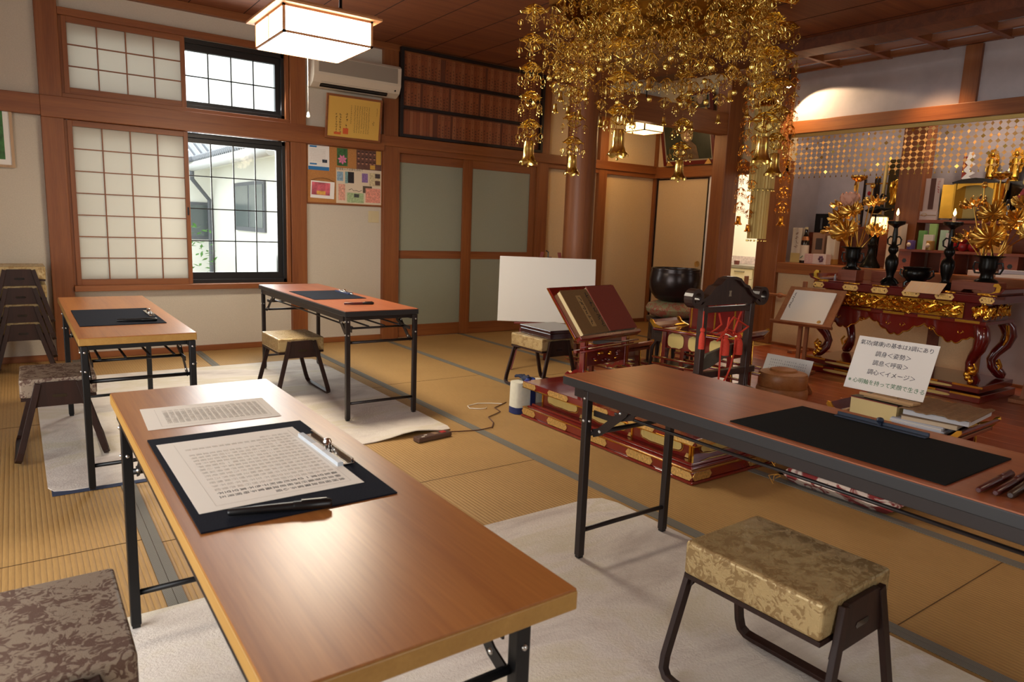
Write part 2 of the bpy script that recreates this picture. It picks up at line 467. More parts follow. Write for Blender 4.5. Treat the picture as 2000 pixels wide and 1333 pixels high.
# ------------------------------------------------------------------ the room
XL, XR, YF, YW, ZC = -1.62, 7.2, -2.12, 6.84, 3.03
TN = [0]
def trim(mb, bevel=0.003, label=None):
    TN[0] += 1
    return struct(mb.build('trim_%d' % TN[0], bevel=bevel), label)
f = MB()
f.box((XL, YF, -0.12), (9.7, 8.2, -0.001), TATAMI)
struct(f.build('floor'), 'straw tatami mat floor')
WOODFL = wood('altar_floor_boards', (176, 92, 50), (136, 62, 32), 'Y', scale=0.7, rough=0.3, coat=0.2)
f = MB()
k = 0
x = 4.20
while x < XR-0.01:
    f.box((x, YF, -0.001), (min(x+0.177, XR), 4.76, 0.004), WOODFL); x += 0.18
struct(f.build('floor', bevel=0.001), 'reddish board floor in front of the altar')
# cloth edgings and mat joints
for i, (xx, y0, y1) in enumerate([(0.357, YF, YW), (1.312, YF, YW), (2.26, YF, YW), (3.165, YF, YW), (4.15, YF, YW), (5.12, 4.9, YW), (6.12, 4.9, YW)]):
    e = MB(); e.box((xx-0.03, y0, 0), (xx-0.0008, y1, 0.0025), HERI); e.box((xx+0.0008, y0, 0), (xx+0.03, y1, 0.0025), HERI)
    trim(e, 0)
    if i == 3: continue
JT = plain('mat_joint_shadow', (84, 60, 34), 0.9)  # dark brown colour of the seam lines between mats
j = MB()
for x0, x1, ys in [(XL, 0.327, (0.94, 2.86, 4.78)), (0.387, 1.282, (-0.97, 2.80, 4.72)), (1.342, 2.23, (0.95, 2.866, 4.78)), (2.29, 3.135, (0.957, 4.83)), (3.195, 4.12, (4.57,)), (4.18, 5.09, (5.32,))]:
    for y in ys: j.box((x0, y-0.0012, -0.0005), (x1, y+0.0012, 0.0006), JT)
trim(j, 0)

WX0, WX1 = 0.40, 2.16
w = MB()
for a, b in [((XL, 0), (WX0, ZC)), ((WX1, 0), (3.33, ZC)), ((3.33, 1.97), (5.15, ZC)), ((5.15, 0), (XR, ZC)), ((WX0, 0), (WX1, 0.60)), ((WX0, 1.98), (WX1, 2.15)), ((WX0, 2.78), (WX1, ZC)), ((3.33, -0.01), (5.15, 0.0))]:
    w.box((a[0], YW, a[1]), (b[0], YW+0.12, b[1]), PLAST if a[0] < 5 else CREAM)
w.box((3.33, YW+0.08, 0), (5.15, YW+0.12, 1.97), PLAST)
struct(w.build('wall_back'), 'plaster wall with the windows')
w = MB()
w.box((XL-0.12, YF, 2.15), (XL, YW, ZC), PLAST); w.box((XL-0.12, YF, 0), (XL, 0.2, 2.15), PLAST); w.box((XL-0.12, 3.36, 0), (XL, YW+0.12, 2.15), PLAST)
w.box((XL-0.12, 0.2, 0), (XL, 3.36, 0.10), FRAME['Y'])
for y in (0.2, 1.22, 2.24, 3.28): w.box((XL-0.10, y, 0.1), (XL-0.02, y+0.08, 2.15), FRAME['Z'])
struct(w.build('wall_left'))
w = MB()
w.box((XL-0.12, YF-0.12, 2.2), (XR, YF, ZC), PLAST); w.box((XL-0.12, YF-0.12, 0), (0.4, YF, 2.2), PLAST); w.box((1.8, YF-0.12, 0), (XR, YF, 2.2), PLAST)
w.box((0.4, YF-0.12, 0), (1.8, YF, 0.9), PLAST)
struct(w.build('wall_front'))
# altar-side wall
w = MB()
w.box((XR, 4.8, 2.11), (XR+0.12, YW+0.12, 3.3), CREAM)
w.box((XR, YF, 2.52), (XR+0.12, 4.8, 3.3), PLASTG); w.box((5.9, YW, ZC), (8.3, YW+0.12, 3.3), PLAST); w.box((6.2, YF-0.12, ZC), (8.3, YF, 3.3), PLAST)
w.box((XR+0.02, YF, 0), (XR+0.12, 4.86, 0.84), CREAM)
w.box((XR, 5.56, 0), (XR+0.12, 5.86, 2.0), CREAM)
w.box((XR+0.08, 5.86, 0), (XR+0.12, YW, 2.0), CREAM)
w.box((8.15, YF, 0.84), (8.27, 5.06, ZC), PLASTG)
w.box((XR+0.1, 4.98, 0), (8.27, 5.10, ZC), PLASTG)
w.box((XR+0.12, YF, 2.62), (8.27, 5.0, 2.7), PLASTG)
struct(w.build('wall_right'), 'wall with the altar recess')
# kitchen beyond
KW = plain('kitchen_white', (232, 226, 208), 0.8)
w = MB()
w.box((9.6, 5.1, 0), (9.7, 8.2, 2.6), KW); w.box((XR+0.12, 8.1, 0), (9.7, 8.2, 2.6), KW); w.box((XR+0.12, 5.0, 2.5), (9.7, 8.2, 2.6), KW)
w.box((8.27, 5.1, 0), (9.7, 5.2, 2.6), KW); w.box((XR+0.12, YW+0.12, 0), (XR+0.14, 8.2, 2.6), KW)
struct(w.build('wall_kitchen'))
# ceiling
c = MB(); c.box((XL, YF, ZC), (6.2, YW, ZC+0.1), CEIL)
CG = plain('ceiling_gap', (40, 22, 14), 0.9)
x = -1.4
while x < 6.1:
    c.box((x, YF, ZC-0.002), (x+0.006, YW, ZC), CG); x += 0.455
c.box((6.2, YF, 3.22), (8.3, YW, 3.3), DARKF)
struct(c.build('ceiling'), 'dark board ceiling')
c = MB()
c.box((5.95, YF, 2.93), (6.2, 5.4, ZC), DARKF); c.box((6.2, YF, 2.99), (7.2, YF+0.1, 3.22), DARKF)
for y in [5.35-i*0.52 for i in range(15)]: c.box((6.2, y-0.025, 3.03), (XR, y+0.025, 3.10), FRAME['X'])
for x in (6.52, 6.86, 7.16): c.box((x-0.022, YF, 3.035), (x+0.022, 5.4, 3.095), FRAME['Y'])
trim(c, label='coffered ceiling over the altar')
c = MB()
c.box((XL, YW-0.06, 2.965), (XR, YW, ZC), FRAME['X'])
trim(c, label='ceiling moulding above the windows')
# posts of the window wall
for x0, x1, z1 in [(0.226, 0.378, ZC), (2.192, 2.343, ZC), (3.150, 3.315, ZC), (5.165, 5.315, ZC), (6.13, 6.27, ZC)]:
    t = MB(); t.box((x0, YW-0.055, 0), (x1, YW+0.01, z1), FRAME['Z']); trim(t, 0.004, 'square wooden post')
t = MB(); t.box((-1.45, YW-0.055, 0), (-1.3, YW+0.01, ZC), FRAME['Z']); trim(t)
# nageshi and sills
t = MB()
t.box((XL, YW-0.075, 1.975), (0.226, YW, 2.13), FRAME['X']); t.box((0.226, YW-0.08, 1.965), (3.15, YW, 2.13), FRAME['X'])
t.box((3.15, YW-0.075, 2.02), (XR, YW, 2.125), FRAME['X']); t.box((3.315, YW-0.05, 1.965), (XR, YW, 2.03), FRAME['X'])
trim(t, 0.004, 'long wooden rail around the wall')
t = MB(); t.box((0.378, YW-0.06, 2.755), (2.192, YW, 2.81), FRAME['X']); trim(t)
t = MB(); t.box((0.378, YW-0.085, 0.58), (2.192, YW+0.1, 0.628), FRAME['X']); trim(t, 0.003, 'wooden window sill')
t = MB(); t.box((0.378, YW-0.05, 2.13), (2.192, YW+0.1, 2.165), FRAME['X']); trim(t)
for x0, x1 in [(XL, 0.226), (0.378, 2.192), (2.343, 3.15), (5.315, 6.13), (6.27, XR)]:
    t = MB(); t.box((x0, YW-0.02, 0), (x1, YW+0.01, 0.052), FRAME['X'])
    struct(t.build('baseboard_back', bevel=0.002))
# altar-side posts and beams
t = MB(); t.box((XR-0.04, 4.81, 0), (XR+0.14, 5.10, ZC), FRAME['Z']); trim(t, 0.006, 'thick post at the corner of the altar recess')
t = MB(); t.box((6.86, 5.41, 0), (7.14, 5.60, ZC), FRAME['Z']); trim(t, 0.006, 'post between the sliding door and the kitchen')
t = MB(); t.lathe([(0.150, 0), (0.150, ZC)], (4.745, 5.53, 0), FRAME['Z'], 40); trim(t, 0, 'thick round wooden column')
t = MB(); t.box((4.80, 5.42, 2.40), (6.88, 5.54, 2.645), FRAME['X']); trim(t, 0.004, 'tie beam between column and post')
t = MB(); t.box((XR-0.06, YF, 2.385), (XR+0.06, 4.81, 2.52), FRAME['Y']); trim(t, 0.004, 'beam over the altar recess')
t = MB(); t.box((XR-0.04, 2.95, 2.52), (XR+0.02, 3.09, ZC), FRAME['Z']); t.box((XR-0.03, 0.9, 2.52), (XR+0.02, 1.04, ZC), FRAME['Z']); trim(t)
t = MB(); t.box((XR-0.03, YF, 0.842), (8.15, 4.86, 0.96), FRAME['Y']); trim(t, 0.004, 'wooden shelf of the altar recess')
t = MB(); t.box((XR-0.055, 4.81, 1.97), (XR+0.02, YW, 2.115), FRAME['Y']); trim(t, 0.003)
t = MB(); t.box((XR-0.01, YF, 0.004), (XR+0.02, 4.81, 0.032), FRAME['Y']); struct(t.build('baseboard_right', bevel=0.002))
t = MB(); t.box((XR-0.012, YF, 2.35), (XR+0.012, 4.80, 2.384), GOLDP); trim(t, 0, 'gold strip under the altar beam')
t = MB(); t.box((7.55, 3.50, 0.96), (7.75, 3.74, 2.62), FRAME['Z']); trim(t, 0.006, 'post inside the altar recess')
t = MB(); t.box((XR+0.01, 1.0, 0.03), (XR+0.03, 2.62, 0.84), PLASTG); t.box((XR, 2.62, 0.03), (XR+0.03, 2.70, 0.84), FRAME['Z']); t.box((XR, 3.0, 0.03), (XR+0.03, 3.1, 0.84), DARKF); trim(t, 0)

# ------------------------------------------------------------------ windows
def sash(n, label, x0, x1, z0, z1, xm, cols, rows, gx0, gx1, gz0, gz1, gcols, grows, srows, sill):
    root = MB()
    root.box((x0-0.02, YW-0.02, z0), (x0, YW+0.12, z1), FRAME['Z']); root.box((x1, YW-0.04, z0), (x1+0.03, YW+0.12, z1), FRAME['Z'])
    W_ = struct(root.build('window_%d' % n), label)
    s = MB()  # wooden frame of the paper screen
    y0, y1 = YW-0.035, YW-0.005
    sx0 = x0; sx1 = xm
    s.box((sx0, y0, z0), (sx0+0.035, y1, z1), FRAME['Z']); s.box((sx1-0.035, y0, z0), (sx1, y1, z1), FRAME['Z'])
    s.box((sx0+0.035, y0, z0), (sx1-0.035, y1, z0+0.05), FRAME['X']); s.box((sx0+0.035, y0, z1-0.045), (sx1-0.035, y1, z1), FRAME['X'])
    s.build('screen_frame', W_, bevel=0.002)
    a0, a1, b0, b1 = sx0+0.035, sx1-0.035, z0+0.05, z1-0.045
    s = MB()
    for i in range(1, cols): xx = a0+(a1-a0)*i/cols; s.box((xx-0.004, y0+0.004, b0), (xx+0.004, y1-0.006, b1), FRAME['Z'])
    for i in range(1, srows): zz = b0+(b1-b0)*i/srows; s.box((a0, y0+0.006, zz-0.004), (a1, y1-0.006, zz+0.004), FRAME['X'])
    s.build('screen_lattice', W_)
    s = MB(); s.box((a0, y1-0.006, b0), (a1, y1-0.004, b1), SHOJI); s.build('screen_paper', W_)
    if n == 2:
        s = MB(); s.box((sx1-0.026, y0-0.002, 1.24), (sx1-0.012, y0+0.001, 1.31), BLACKP); s.build('finger_pull', W_)
    a = MB(); yy0, yy1 = YW+0.03, YW+0.075
    for p, q in [((x0-0.01, z0), (x1, gz0)), ((x0-0.01, gz1), (x1, z1)), ((gx1, gz0), (x1, gz1)), ((xm-0.03, gz0), (gx0, gz1)), ((x0-0.01, gz0), (x0+0.04, gz1))]:
        a.box((p[0], yy0, p[1]), (q[0], yy1, q[1]), ALU)
    a.box((xm-0.02, yy0-0.03, z0), (x1, yy0, z0+0.035), ALU); a.box((xm-0.02, yy0-0.03, z1-0.04), (x1, yy0, z1), ALU); a.box((x1-0.03, yy0-0.03, z0), (x1, yy0, z1), ALU)
    a.build('black_window_frame', W_, bevel=0.002)
    g = MB()
    for i in range(1, gcols): xx = gx0+(gx1-gx0)*i/gcols; g.box((xx-0.005, yy0+0.005, gz0), (xx+0.005, yy0+0.015, gz1), ALU)
    for i in range(1, grows): zz = gz0+(gz1-gz0)*i/grows; g.box((gx0, yy0+0.005, zz-0.005), (gx1, yy0+0.015, zz+0.005), ALU)
    g.build('glazing_bars', W_)
    g = MB(); g.box((gx0, yy0+0.02, gz0), (gx1, yy0+0.024, gz1), GLASS); g.box((x0+0.04, yy0+0.03, gz0), (xm-0.03, yy0+0.034, gz1), GLASS); g.build('glass_pane', W_)
    s = MB(); s.box((x1-0.14, yy0-0.002, z1-0.036), (x1-0.06, yy0, z1-0.026), WHITEP); s.build('maker_sticker', W_)
    return W_
sash(1, 'upper window, paper screen slid to the left', 0.40, 2.155, 2.165, 2.755, 1.295, 4, 3, 1.30, 2.08, 2.235, 2.66, 4, 2, 3, 0)
sash(2, 'lower window, paper screen slid to the left', 0.40, 2.155, 0.628, 1.962, 1.295, 4, 7, 1.30, 2.08, 0.725, 1.88, 4, 4, 7, 0)

# ------------------------------------------------------------------ doors
d = MB()
d.box((3.315, YW-0.05, 0), (3.335, YW+0.08, 1.965), FRAME['Z']); d.box((5.145, YW-0.05, 0), (5.165, YW+0.08, 1.965), FRAME['Z'])
D = struct(d.build('door_1'), 'pair of sliding doors with frosted glass')
for i, (x0, x1, y) in enumerate([(3.335, 4.26, YW+0.0), (4.13, 5.145, YW-0.035)]):
    m = MB(); y0, y1 = y, y+0.03
    lx = 0.012 if i == 0 else 0.115; rx = 0.115 if i == 0 else 0.09
    m.box((x0, y0, 0.004), (x0+lx, y1, 1.965), FRAME['Z']); m.box((x1-rx, y0, 0.004), (x1, y1, 1.965), FRAME['Z'])
    m.box((x0+lx, y0, 0.004), (x1-rx, y1, 0.135), FRAME['X']); m.box((x0+lx, y0, 0.865), (x1-rx, y1, 0.95), FRAME['X']); m.box((x0+lx, y0, 1.875), (x1-rx, y1, 1.965), FRAME['X'])
    p = m.build('door_panel', D, bevel=0.002)
    g = MB(); g.box((x0+lx, y0+0.012, 0.135), (x1-rx, y0+0.018, 0.865), FROST); g.box((x0+lx, y0+0.012, 0.95), (x1-rx, y0+0.018, 1.875), FROST)
    g.build('frosted_glass', p)
d = MB()
d.box((XR+0.01, 5.90, 0.01), (XR+0.04, 6.79, 1.965), CREAM)
D = struct(d.build('door_2'), 'papered sliding door with black rim and round pull')
m = MB()
for a, b in [((5.90, 0.01), (5.925, 1.965)), ((6.765, 0.01), (6.79, 1.965)), ((5.925, 0.01), (6.765, 0.03)), ((5.925, 1.945), (6.765, 1.965))]:
    m.box((XR+0.0, a[0], a[1]), (XR+0.045, b[0], b[1]), BLACKL)
m.build('black_rim', D)
m = MB(); m.lathe([(0.04, 0), (0.04, 0.008), (0.028, 0.008), (0.024, 0.003)], (0, 0, 0), GOLDD, 20, M=Matrix.Rotation(-PI/2, 4, 'Y'))
m.build('round_pull', D, loc=(XR+0.008, 6.00, 0.86))
t = MB(); t.box((XR+0.0, 5.865, 0.0), (XR+0.06, 5.90, 1.965), PAPERW); t.box((XR-0.03, 6.79, 0), (XR+0.05, YW, ZC), FRAME['Z']); trim(t, 0)  # white strip stands in for bright light through the door gap

# ------------------------------------------------------------------ outside: neighbouring house
HW = plain('house_stucco', (238, 236, 226), 0.9)
RT = plain('roof_tile', (150, 152, 158), 0.5)
HG = plain('rain_gutter', (206, 206, 204), 0.5)
HP = plain('grey_pipe', (96, 98, 104), 0.5)
h = thing('house', 'white stucco house with a grey tiled roof seen through the window', 'house', (0, 0, -0.6))
def hb(a, b, mat, mb): mb.box((a[0], a[1], a[2]+0.6), (b[0], b[1], b[2]+0.6), mat)
m = MB(); hb((2.8, 8.4, -0.6), (6.5, 13.0, 2.14), HW, m); hb((-4.0, 13.0, -0.6), (6.5, 17.0, 2.14), HW, m); m.build('wall', h)
hb_ = MB(); hb((4.2, 8.6, 2.14), (6.5, 20, 5.6), HW, hb_); hb_.build('upper_wall', h)
m = MB()
for i in range(56):
    y = 8.3+i*0.112
    m.tube([(2.45, y, 2.74), (4.3, y, 3.35)], 0.05, RT, 6)
m.quad([(2.45, 8.2, 2.72), (2.45, 14.6, 2.72), (4.4, 14.6, 3.36), (4.4, 8.2, 3.36)], RT); m.box((2.46, 8.2, 2.62), (2.80, 14.6, 2.70), HW)
m.build('tiled_roof', h)
m = MB()
for i in range(50):
    m.tube([(-4+i*0.14, 12.62, 2.74), (-4+i*0.14, 14.5, 3.4)], 0.05, RT, 6)
m.quad([(-4, 12.6, 2.72), (2.5, 12.6, 2.72), (2.5, 14.6, 3.4), (-4, 14.6, 3.4)], RT)
m.build('tiled_roof', h)
m = MB(); m.tube([(2.42, 8.2, 2.60), (2.42, 12.6, 2.60)], 0.06, HG, 8); m.build('gutter', h)
m = MB(); m.tube([(2.42, 12.5, 2.56), (2.42, 12.5, 2.42), (2.74, 12.8, 2.1), (2.74, 12.8, 0)], 0.035, HP, 8); m.build('downpipe', h)
for nm, a, b, ax in [('window', (2.77, 9.72, 1.04), (2.80, 11.24, 1.74), 'X'), ('window', (2.05, 12.97, 0.83), (2.78, 13.0, 1.46), 'Y')]:
    m = MB(); hb(a, b, HP, m); w_ = m.build(nm, h)
    m = MB()
    if ax == 'X':
        hb((2.765, 9.78, 1.10), (2.772, 10.44, 1.69), GLASSD, m); hb((2.765, 10.50, 1.10), (2.772, 11.18, 1.69), GLASSD, m)
    else: hb((2.1, 12.965, 0.88), (2.73, 12.972, 1.41), GLASSD, m)
    m.build('pane', w_)
LEAF = plain('shrub_leaf', (96, 150, 70), 0.6, noise=0.3)
sh = MB(); rg = random.Random(3)
sh.tube([(0, 0, -0.6), (0.02, 0, 0.3), (0.0, 0, 0.8)], 0.02, plain('bark', (90, 70, 50), 0.9), 6)
for i in range(160):
    a = rg.uniform(0, 2*PI); rr = rg.uniform(0.05, 0.42); z = rg.uniform(0.1, 1.1)
    c0 = Vector((math.cos(a)*rr, math.sin(a)*rr, z)); u = Vector((rg.uniform(-1, 1), rg.uniform(-1, 1), rg.uniform(-.5, .5))).normalized()*0.06; v = u.cross(Vector((rg.uniform(-1, 1), 0.3, 1))).normalized()*0.022
    sh.quad([c0-u, c0+v, c0+u, c0-v], LEAF)
tag(sh.build('garden_shrub', loc=(2.15, 11.6, 0.0)), 'leafy green shrub outside in front of the white house', 'shrub')
g = MB(); g.box((-8, YW+0.13, -0.7), (9, 22, -0.6), plain('gravel', (190, 186, 176), 0.95, noise=0.2, nscale=60)); struct(g.build('ground'))

# ------------------------------------------------------------------ folding tables
def folding_table(label, x0, x1, y0, y1, top, edge, tube, leg_near, leg_far, thick=0.035, H=0.70):
    """long axis along Y; leg_near, leg_far = y of the leg pairs"""
    cx, cy = (x0+x1)/2, (y0+y1)/2
    t = thing('folding_table', label, 'table', (cx, cy, 0), 0, 'folding tables in the hall')
    hx, hy = (x1-x0)/2, (y1-y0)/2
    m = MB(); m.box((-hx+0.002, -hy+0.002, H-0.004), (hx-0.002, hy-0.002, H), top); m.build('tabletop', t)
    m = MB(); m.box((-hx, -hy, H-thick), (hx, hy, H-0.0035), edge); m.build('edge_band', t, bevel=0.0025)
    m = MB()
    for sx in (-1, 1): m.box((sx*(hx-0.02)-0.011, -hy+0.06, H-thick-0.035), (sx*(hx-0.02)+0.011, hy-0.06, H-thick), tube)
    for yy in (-hy+0.06, hy-0.08): m.box((-hx+0.03, yy, H-thick-0.03), (hx-0.03, yy+0.02, H-thick), tube)
    m.build('under_frame', t, bevel=0.002)
    lx = hx-0.020
    for yw, sg in ((leg_near-cy, 1), (leg_far-cy, -1)):
        for sx in (-1, 1):
            l = MB(); l.box((sx*lx-0.014, yw-0.014, 0.016), (sx*lx+0.014, yw+0.014, H-thick-0.002), tube)
            lo = l.build('leg', t, bevel=0.003)
            c = MB(); c.box((sx*lx-0.011, yw-0.011, 0.0075), (sx*lx+0.011, yw+0.011, 0.017), BLACKP); c.build('foot_cap', lo)
            for zz in (H-0.065, H-0.15):
                c = MB(); c.ball((sx*lx, yw-0.0145, zz), 0.006, RIVET, 8); c.build('rivet', lo)
                c = MB(); c.ball((sx*(lx+0.0145), yw, zz), 0.006, RIVET, 8); c.build('rivet', lo)
        b = MB(); b.tube([(-lx+0.012, yw, 0.115), (lx-0.012, yw, 0.115)], 0.009, tube, 8)
        b.build('crossbar', t); b = MB(); b.tube([(-lx+0.012, yw+sg*0.01, 0.50), (lx-0.012, yw+sg*0.01, 0.50)], 0.009, tube, 8)
        b.build('crossbar', t)
        for sx in (-1, 1):
            q = MB(); xx = sx*(lx-0.022)
            q.strip([(xx, yw+sg*0.012, 0.50), (xx, yw+sg*0.05, 0.515), (xx, yw+sg*0.17, H-thick-0.05), (xx, yw+sg*0.19, H-thick-0.01)], (1, 0, 0), 0.004, 0.03, tube)
            q.strip([(xx-sx*0.008, yw+sg*0.005, 0.575), (xx-sx*0.008, yw+sg*0.10, 0.575), (xx-sx*0.008, yw+sg*0.20, 0.605), (xx-sx*0.008, yw+sg*0.22, H-thick-0.01)], (1, 0, 0), 0.004, 0.022, tube)
            q.ball((xx, yw+sg*0.05, 0.515), 0.007, RIVET, 8); q.ball((xx, yw+sg*0.15, 0.61), 0.007, RIVET, 8)
            q.build('folding_brace', t)
    s = MB(); ya, yb = leg_near-cy+0.10, leg_far-cy-0.10
    for k in range(4):
        xx = -hx+0.085+(2*hx-0.17)*k/3
        s.tube([(xx, ya-0.02, 0.586), (xx, yb+0.02, 0.586)], 0.0055, tube, 8)
    for yy in (ya, yb): s.tube([(-hx+0.05, yy, 0.575), (hx-0.05, yy, 0.575)], 0.007, tube, 8)
    s.build('under_shelf_rods', t)
    return t
folding_table('folding table in the foreground with an oak-coloured top, carrying the sutra sheets', 0.206, 0.676, 0.742, 2.386, TOPN, EDGEW, STEELK, 0.86, 2.215)
folding_table('light-edged folding table by the left post, a bare navy mat on it', 0.195, 0.672, 3.49, 5.20, TOPN, EDGEW, STEELK, 3.475+0.03, 4.885)
folding_table('reddish folding table with a black edge standing in front of the window', 1.612, 2.112, 4.00, 5.86, TOPR, EDGEK, STEELB, 3.985+0.03, 5.80)
folding_table('reddish folding table at the right, cut off by the picture edge, with a black mat', 1.668, 2.168, 0.16, 1.985, TOPR, EDGEK, STEELB, 0.27, 1.86)

# ------------------------------------------------------------------ bentwood stools
def make_stool(label, seat):
    t = thing('stool', label, 'stool', (0, 0, 0))
    m = MB(); m.box((-0.162, -0.1965, 0.325), (0.162, 0.1965, 0.42), seat)
    s = m.build('seat', t, bevel=0.009, seg=3)
    m = MB(); m.box((-0.158, -0.196, 0.312), (0.158, 0.196, 0.325), STOOLW); m.build('seat_board', t)
    for sg in (-1, 1):
        m = MB(); pl = [(-0.118, 0.27), (-0.085, 0.392), (-0.072, 0.402), (0.072, 0.402), (0.085, 0.392), (0.118, 0.27), (0.09, 0.282), (-0.09, 0.282)]
        m.prism(pl, sg*0.205-0.007, sg*0.205+0.007, STOOLW, 'Y')
        p = m.build('side_panel', t, bevel=0.002)
        q = MB(); q.prism([(-0.032, 0.333), (-0.026, 0.341), (0.026, 0.341), (0.032, 0.333), (0.026, 0.325), (-0.026, 0.325)], sg*0.2125-0.001, sg*0.2125+0.001, BLACKL, 'Y')
        q.build('hand_slot', p)
    for sx in (-1, 1):
        path = [(sx*0.085, -0.207, 0.398), (sx*0.105, -0.212, 0.32)]
        path += [(sx*0.172, -0.226, 0.065), (sx*0.181, -0.222, 0.032), (sx*0.187, -0.205, 0.0165), (sx*0.189, -0.18, 0.0135)]
        path += [(a, -b, c) for a, b, c in path[::-1]]
        m = MB(); m.strip(path, (sx*0.96, 0, 0.28), 0.028, 0.017, STOOLW)
        m.build('leg_frame', t, bevel=0.002)
    return t
st = make_stool('gold brocade stool on the pale rug at the lower right', BROC)
st.location = (1.600, 0.962, 0.0075); st.rotation_euler = (0, 0, R(1.5))
G = 'brocade stools'
st['group'] = G
dup(st, (1.585, 4.925, 0.0075), 0, 'gold brocade stool pushed under the table by the window', G)
b = make_stool('taupe brocade stool in the bottom left corner of the picture', BROCD)
b['group'] = G; b.location = (-0.022, 1.565, 0.0075)
dup(b, (0.135, 4.215, 0.0075), R(-1), 'taupe brocade stool beside the table by the left post', G)
dup(st, (3.34, 4.25, 0), R(1), 'gold brocade stool in front of the whiteboard, carrying the dark red box', G)
nth = ['lowest', 'second from the bottom', 'third from the bottom', 'topmost']
for k in range(4):
    dup(st, (0.008, 6.395, 0.135*k), 0, 'brocade stool in the stack left of the window post, %s' % nth[k], 'stacked brocade stools')

# ------------------------------------------------------------------ rugs
def rug(label, x0, x1, y0, y1, rad, mat, lift=None):
    m = MB(); nx, ny = 24, 30; top = []; 
    def clampc(x, y):
        # rounded corners
        cx = min(max(x, x0+rad), x1-rad); cy = min(max(y, y0+rad), y1-rad)
        dx, dy = x-cx, y-cy; d = math.hypot(dx, dy)
        if d > rad and dx and dy: x, y = cx+dx/d*rad, cy+dy/d*rad
        return x, y
    for j in range(ny+1):
        for i in range(nx+1):
            x, y = clampc(x0+(x1-x0)*i/nx, y0+(y1-y0)*j/ny)
            z = 0.006+(lift(x, y) if lift else 0)
            top.append((x, y, z))
    n = len(top)
    vs = top + [(x, y, max(0.0006, z-0.005)) for x, y, z in top]
    fs = []
    for j in range(ny):
        for i in range(nx):
            a = j*(nx+1)+i; fs.append((a, a+1, a+nx+2, a+nx+1)); fs.append((a+n, a+nx+1+n, a+nx+2+n, a+1+n))
    ring = [i for i in range(nx+1)] + [j*(nx+1)+nx for j in range(1, ny+1)] + [ny*(nx+1)+i for i in range(nx-1, -1, -1)] + [j*(nx+1) for j in range(ny-1, 0, -1)]
    for a, b_ in zip(ring, ring[1:]+ring[:1]): fs.append((b_, a, a+n, b_+n))
    m.add(vs, fs, mat, True)
    return tag(m.build('rug'), label, 'rug')
def lift1(x, y):
    d = math.hypot((x-1.86), (y-3.56)); return 0.034*math.exp(-(d/0.16)**2)
rug('pale plush rug under the two far tables, its corner lying over the control box', 0.05, 2.13, 3.54, 6.05, 0.07, RUG, lift1)
rug('pale plush rug under the two near tables', 0.03, 2.20, -0.9, 2.285, 0.09, RUG)
m = MB(); m.box((0.062, 3.505, 0.0005), (0.62, 3.60, 0.004), plain('navy_cloth', (48, 58, 84), 0.9)); tag(m.build('floor_cloth', bevel=0.001), 'edge of a navy cloth sticking out under the far rug', 'cloth')
c = thing('rug_controller', 'brown plastic control box of the heated rug, half under its corner', 'control box', (1.93, 3.455, 0.0), R(8))
m = MB(); m.box((-0.12, -0.03, 0.001), (0.12, 0.03, 0.030), plain('brown_plastic', (92, 70, 62), 0.3)); m.build('case', c, bevel=0.006, seg=3)
m = MB(); m.box((0.055, -0.018, 0.030), (0.085, 0.012, 0.034), plain('red_button', (190, 60, 60), 0.3)); m.build('red_button', c)
m = MB(); m.box((-0.09, -0.02, 0.030), (-0.07, -0.01, 0.0315), WHITEP); m.box((-0.06, 0.0, 0.030), (-0.04, 0.01, 0.0315), WHITEP); m.box((0.0, -0.02, 0.030), (0.03, 0.02, 0.033), plain('brown_slider', (150, 120, 96), 0.3)); m.build('white_marks', c)
CORD = plain('brown_cord', (92, 56, 40), 0.6)
m = MB(); m.tube([(2.04, 3.49, 0.016), (2.14, 3.49, 0.006), (2.25, 3.46, 0.005), (2.36, 3.47, 0.006), (2.43, 3.56, 0.005), (2.47, 3.68, 0.005), (2.55, 3.72, 0.005), (2.62, 3.76, 0.005), (2.64, 3.86, 0.005), (2.8, 3.95, 0.004)], 0.0035, CORD, 6)
tag(m.build('power_cord'), 'brown power cord running from the rug control box over the tatami', 'cord')
m = MB(); m.tube([(2.75, 3.93, 0.004), (2.69, 3.98, 0.004), (2.60, 4.02, 0.004), (2.50, 3.99, 0.004), (2.48, 3.93, 0.004), (2.54, 3.88, 0.004), (2.58, 3.88, 0.004), (2.60, 3.90, 0.004)], 0.003, WHITEP, 6)
tag(m.build('extension_lead'), 'white lead looped on the tatami beside the white bag', 'cord')

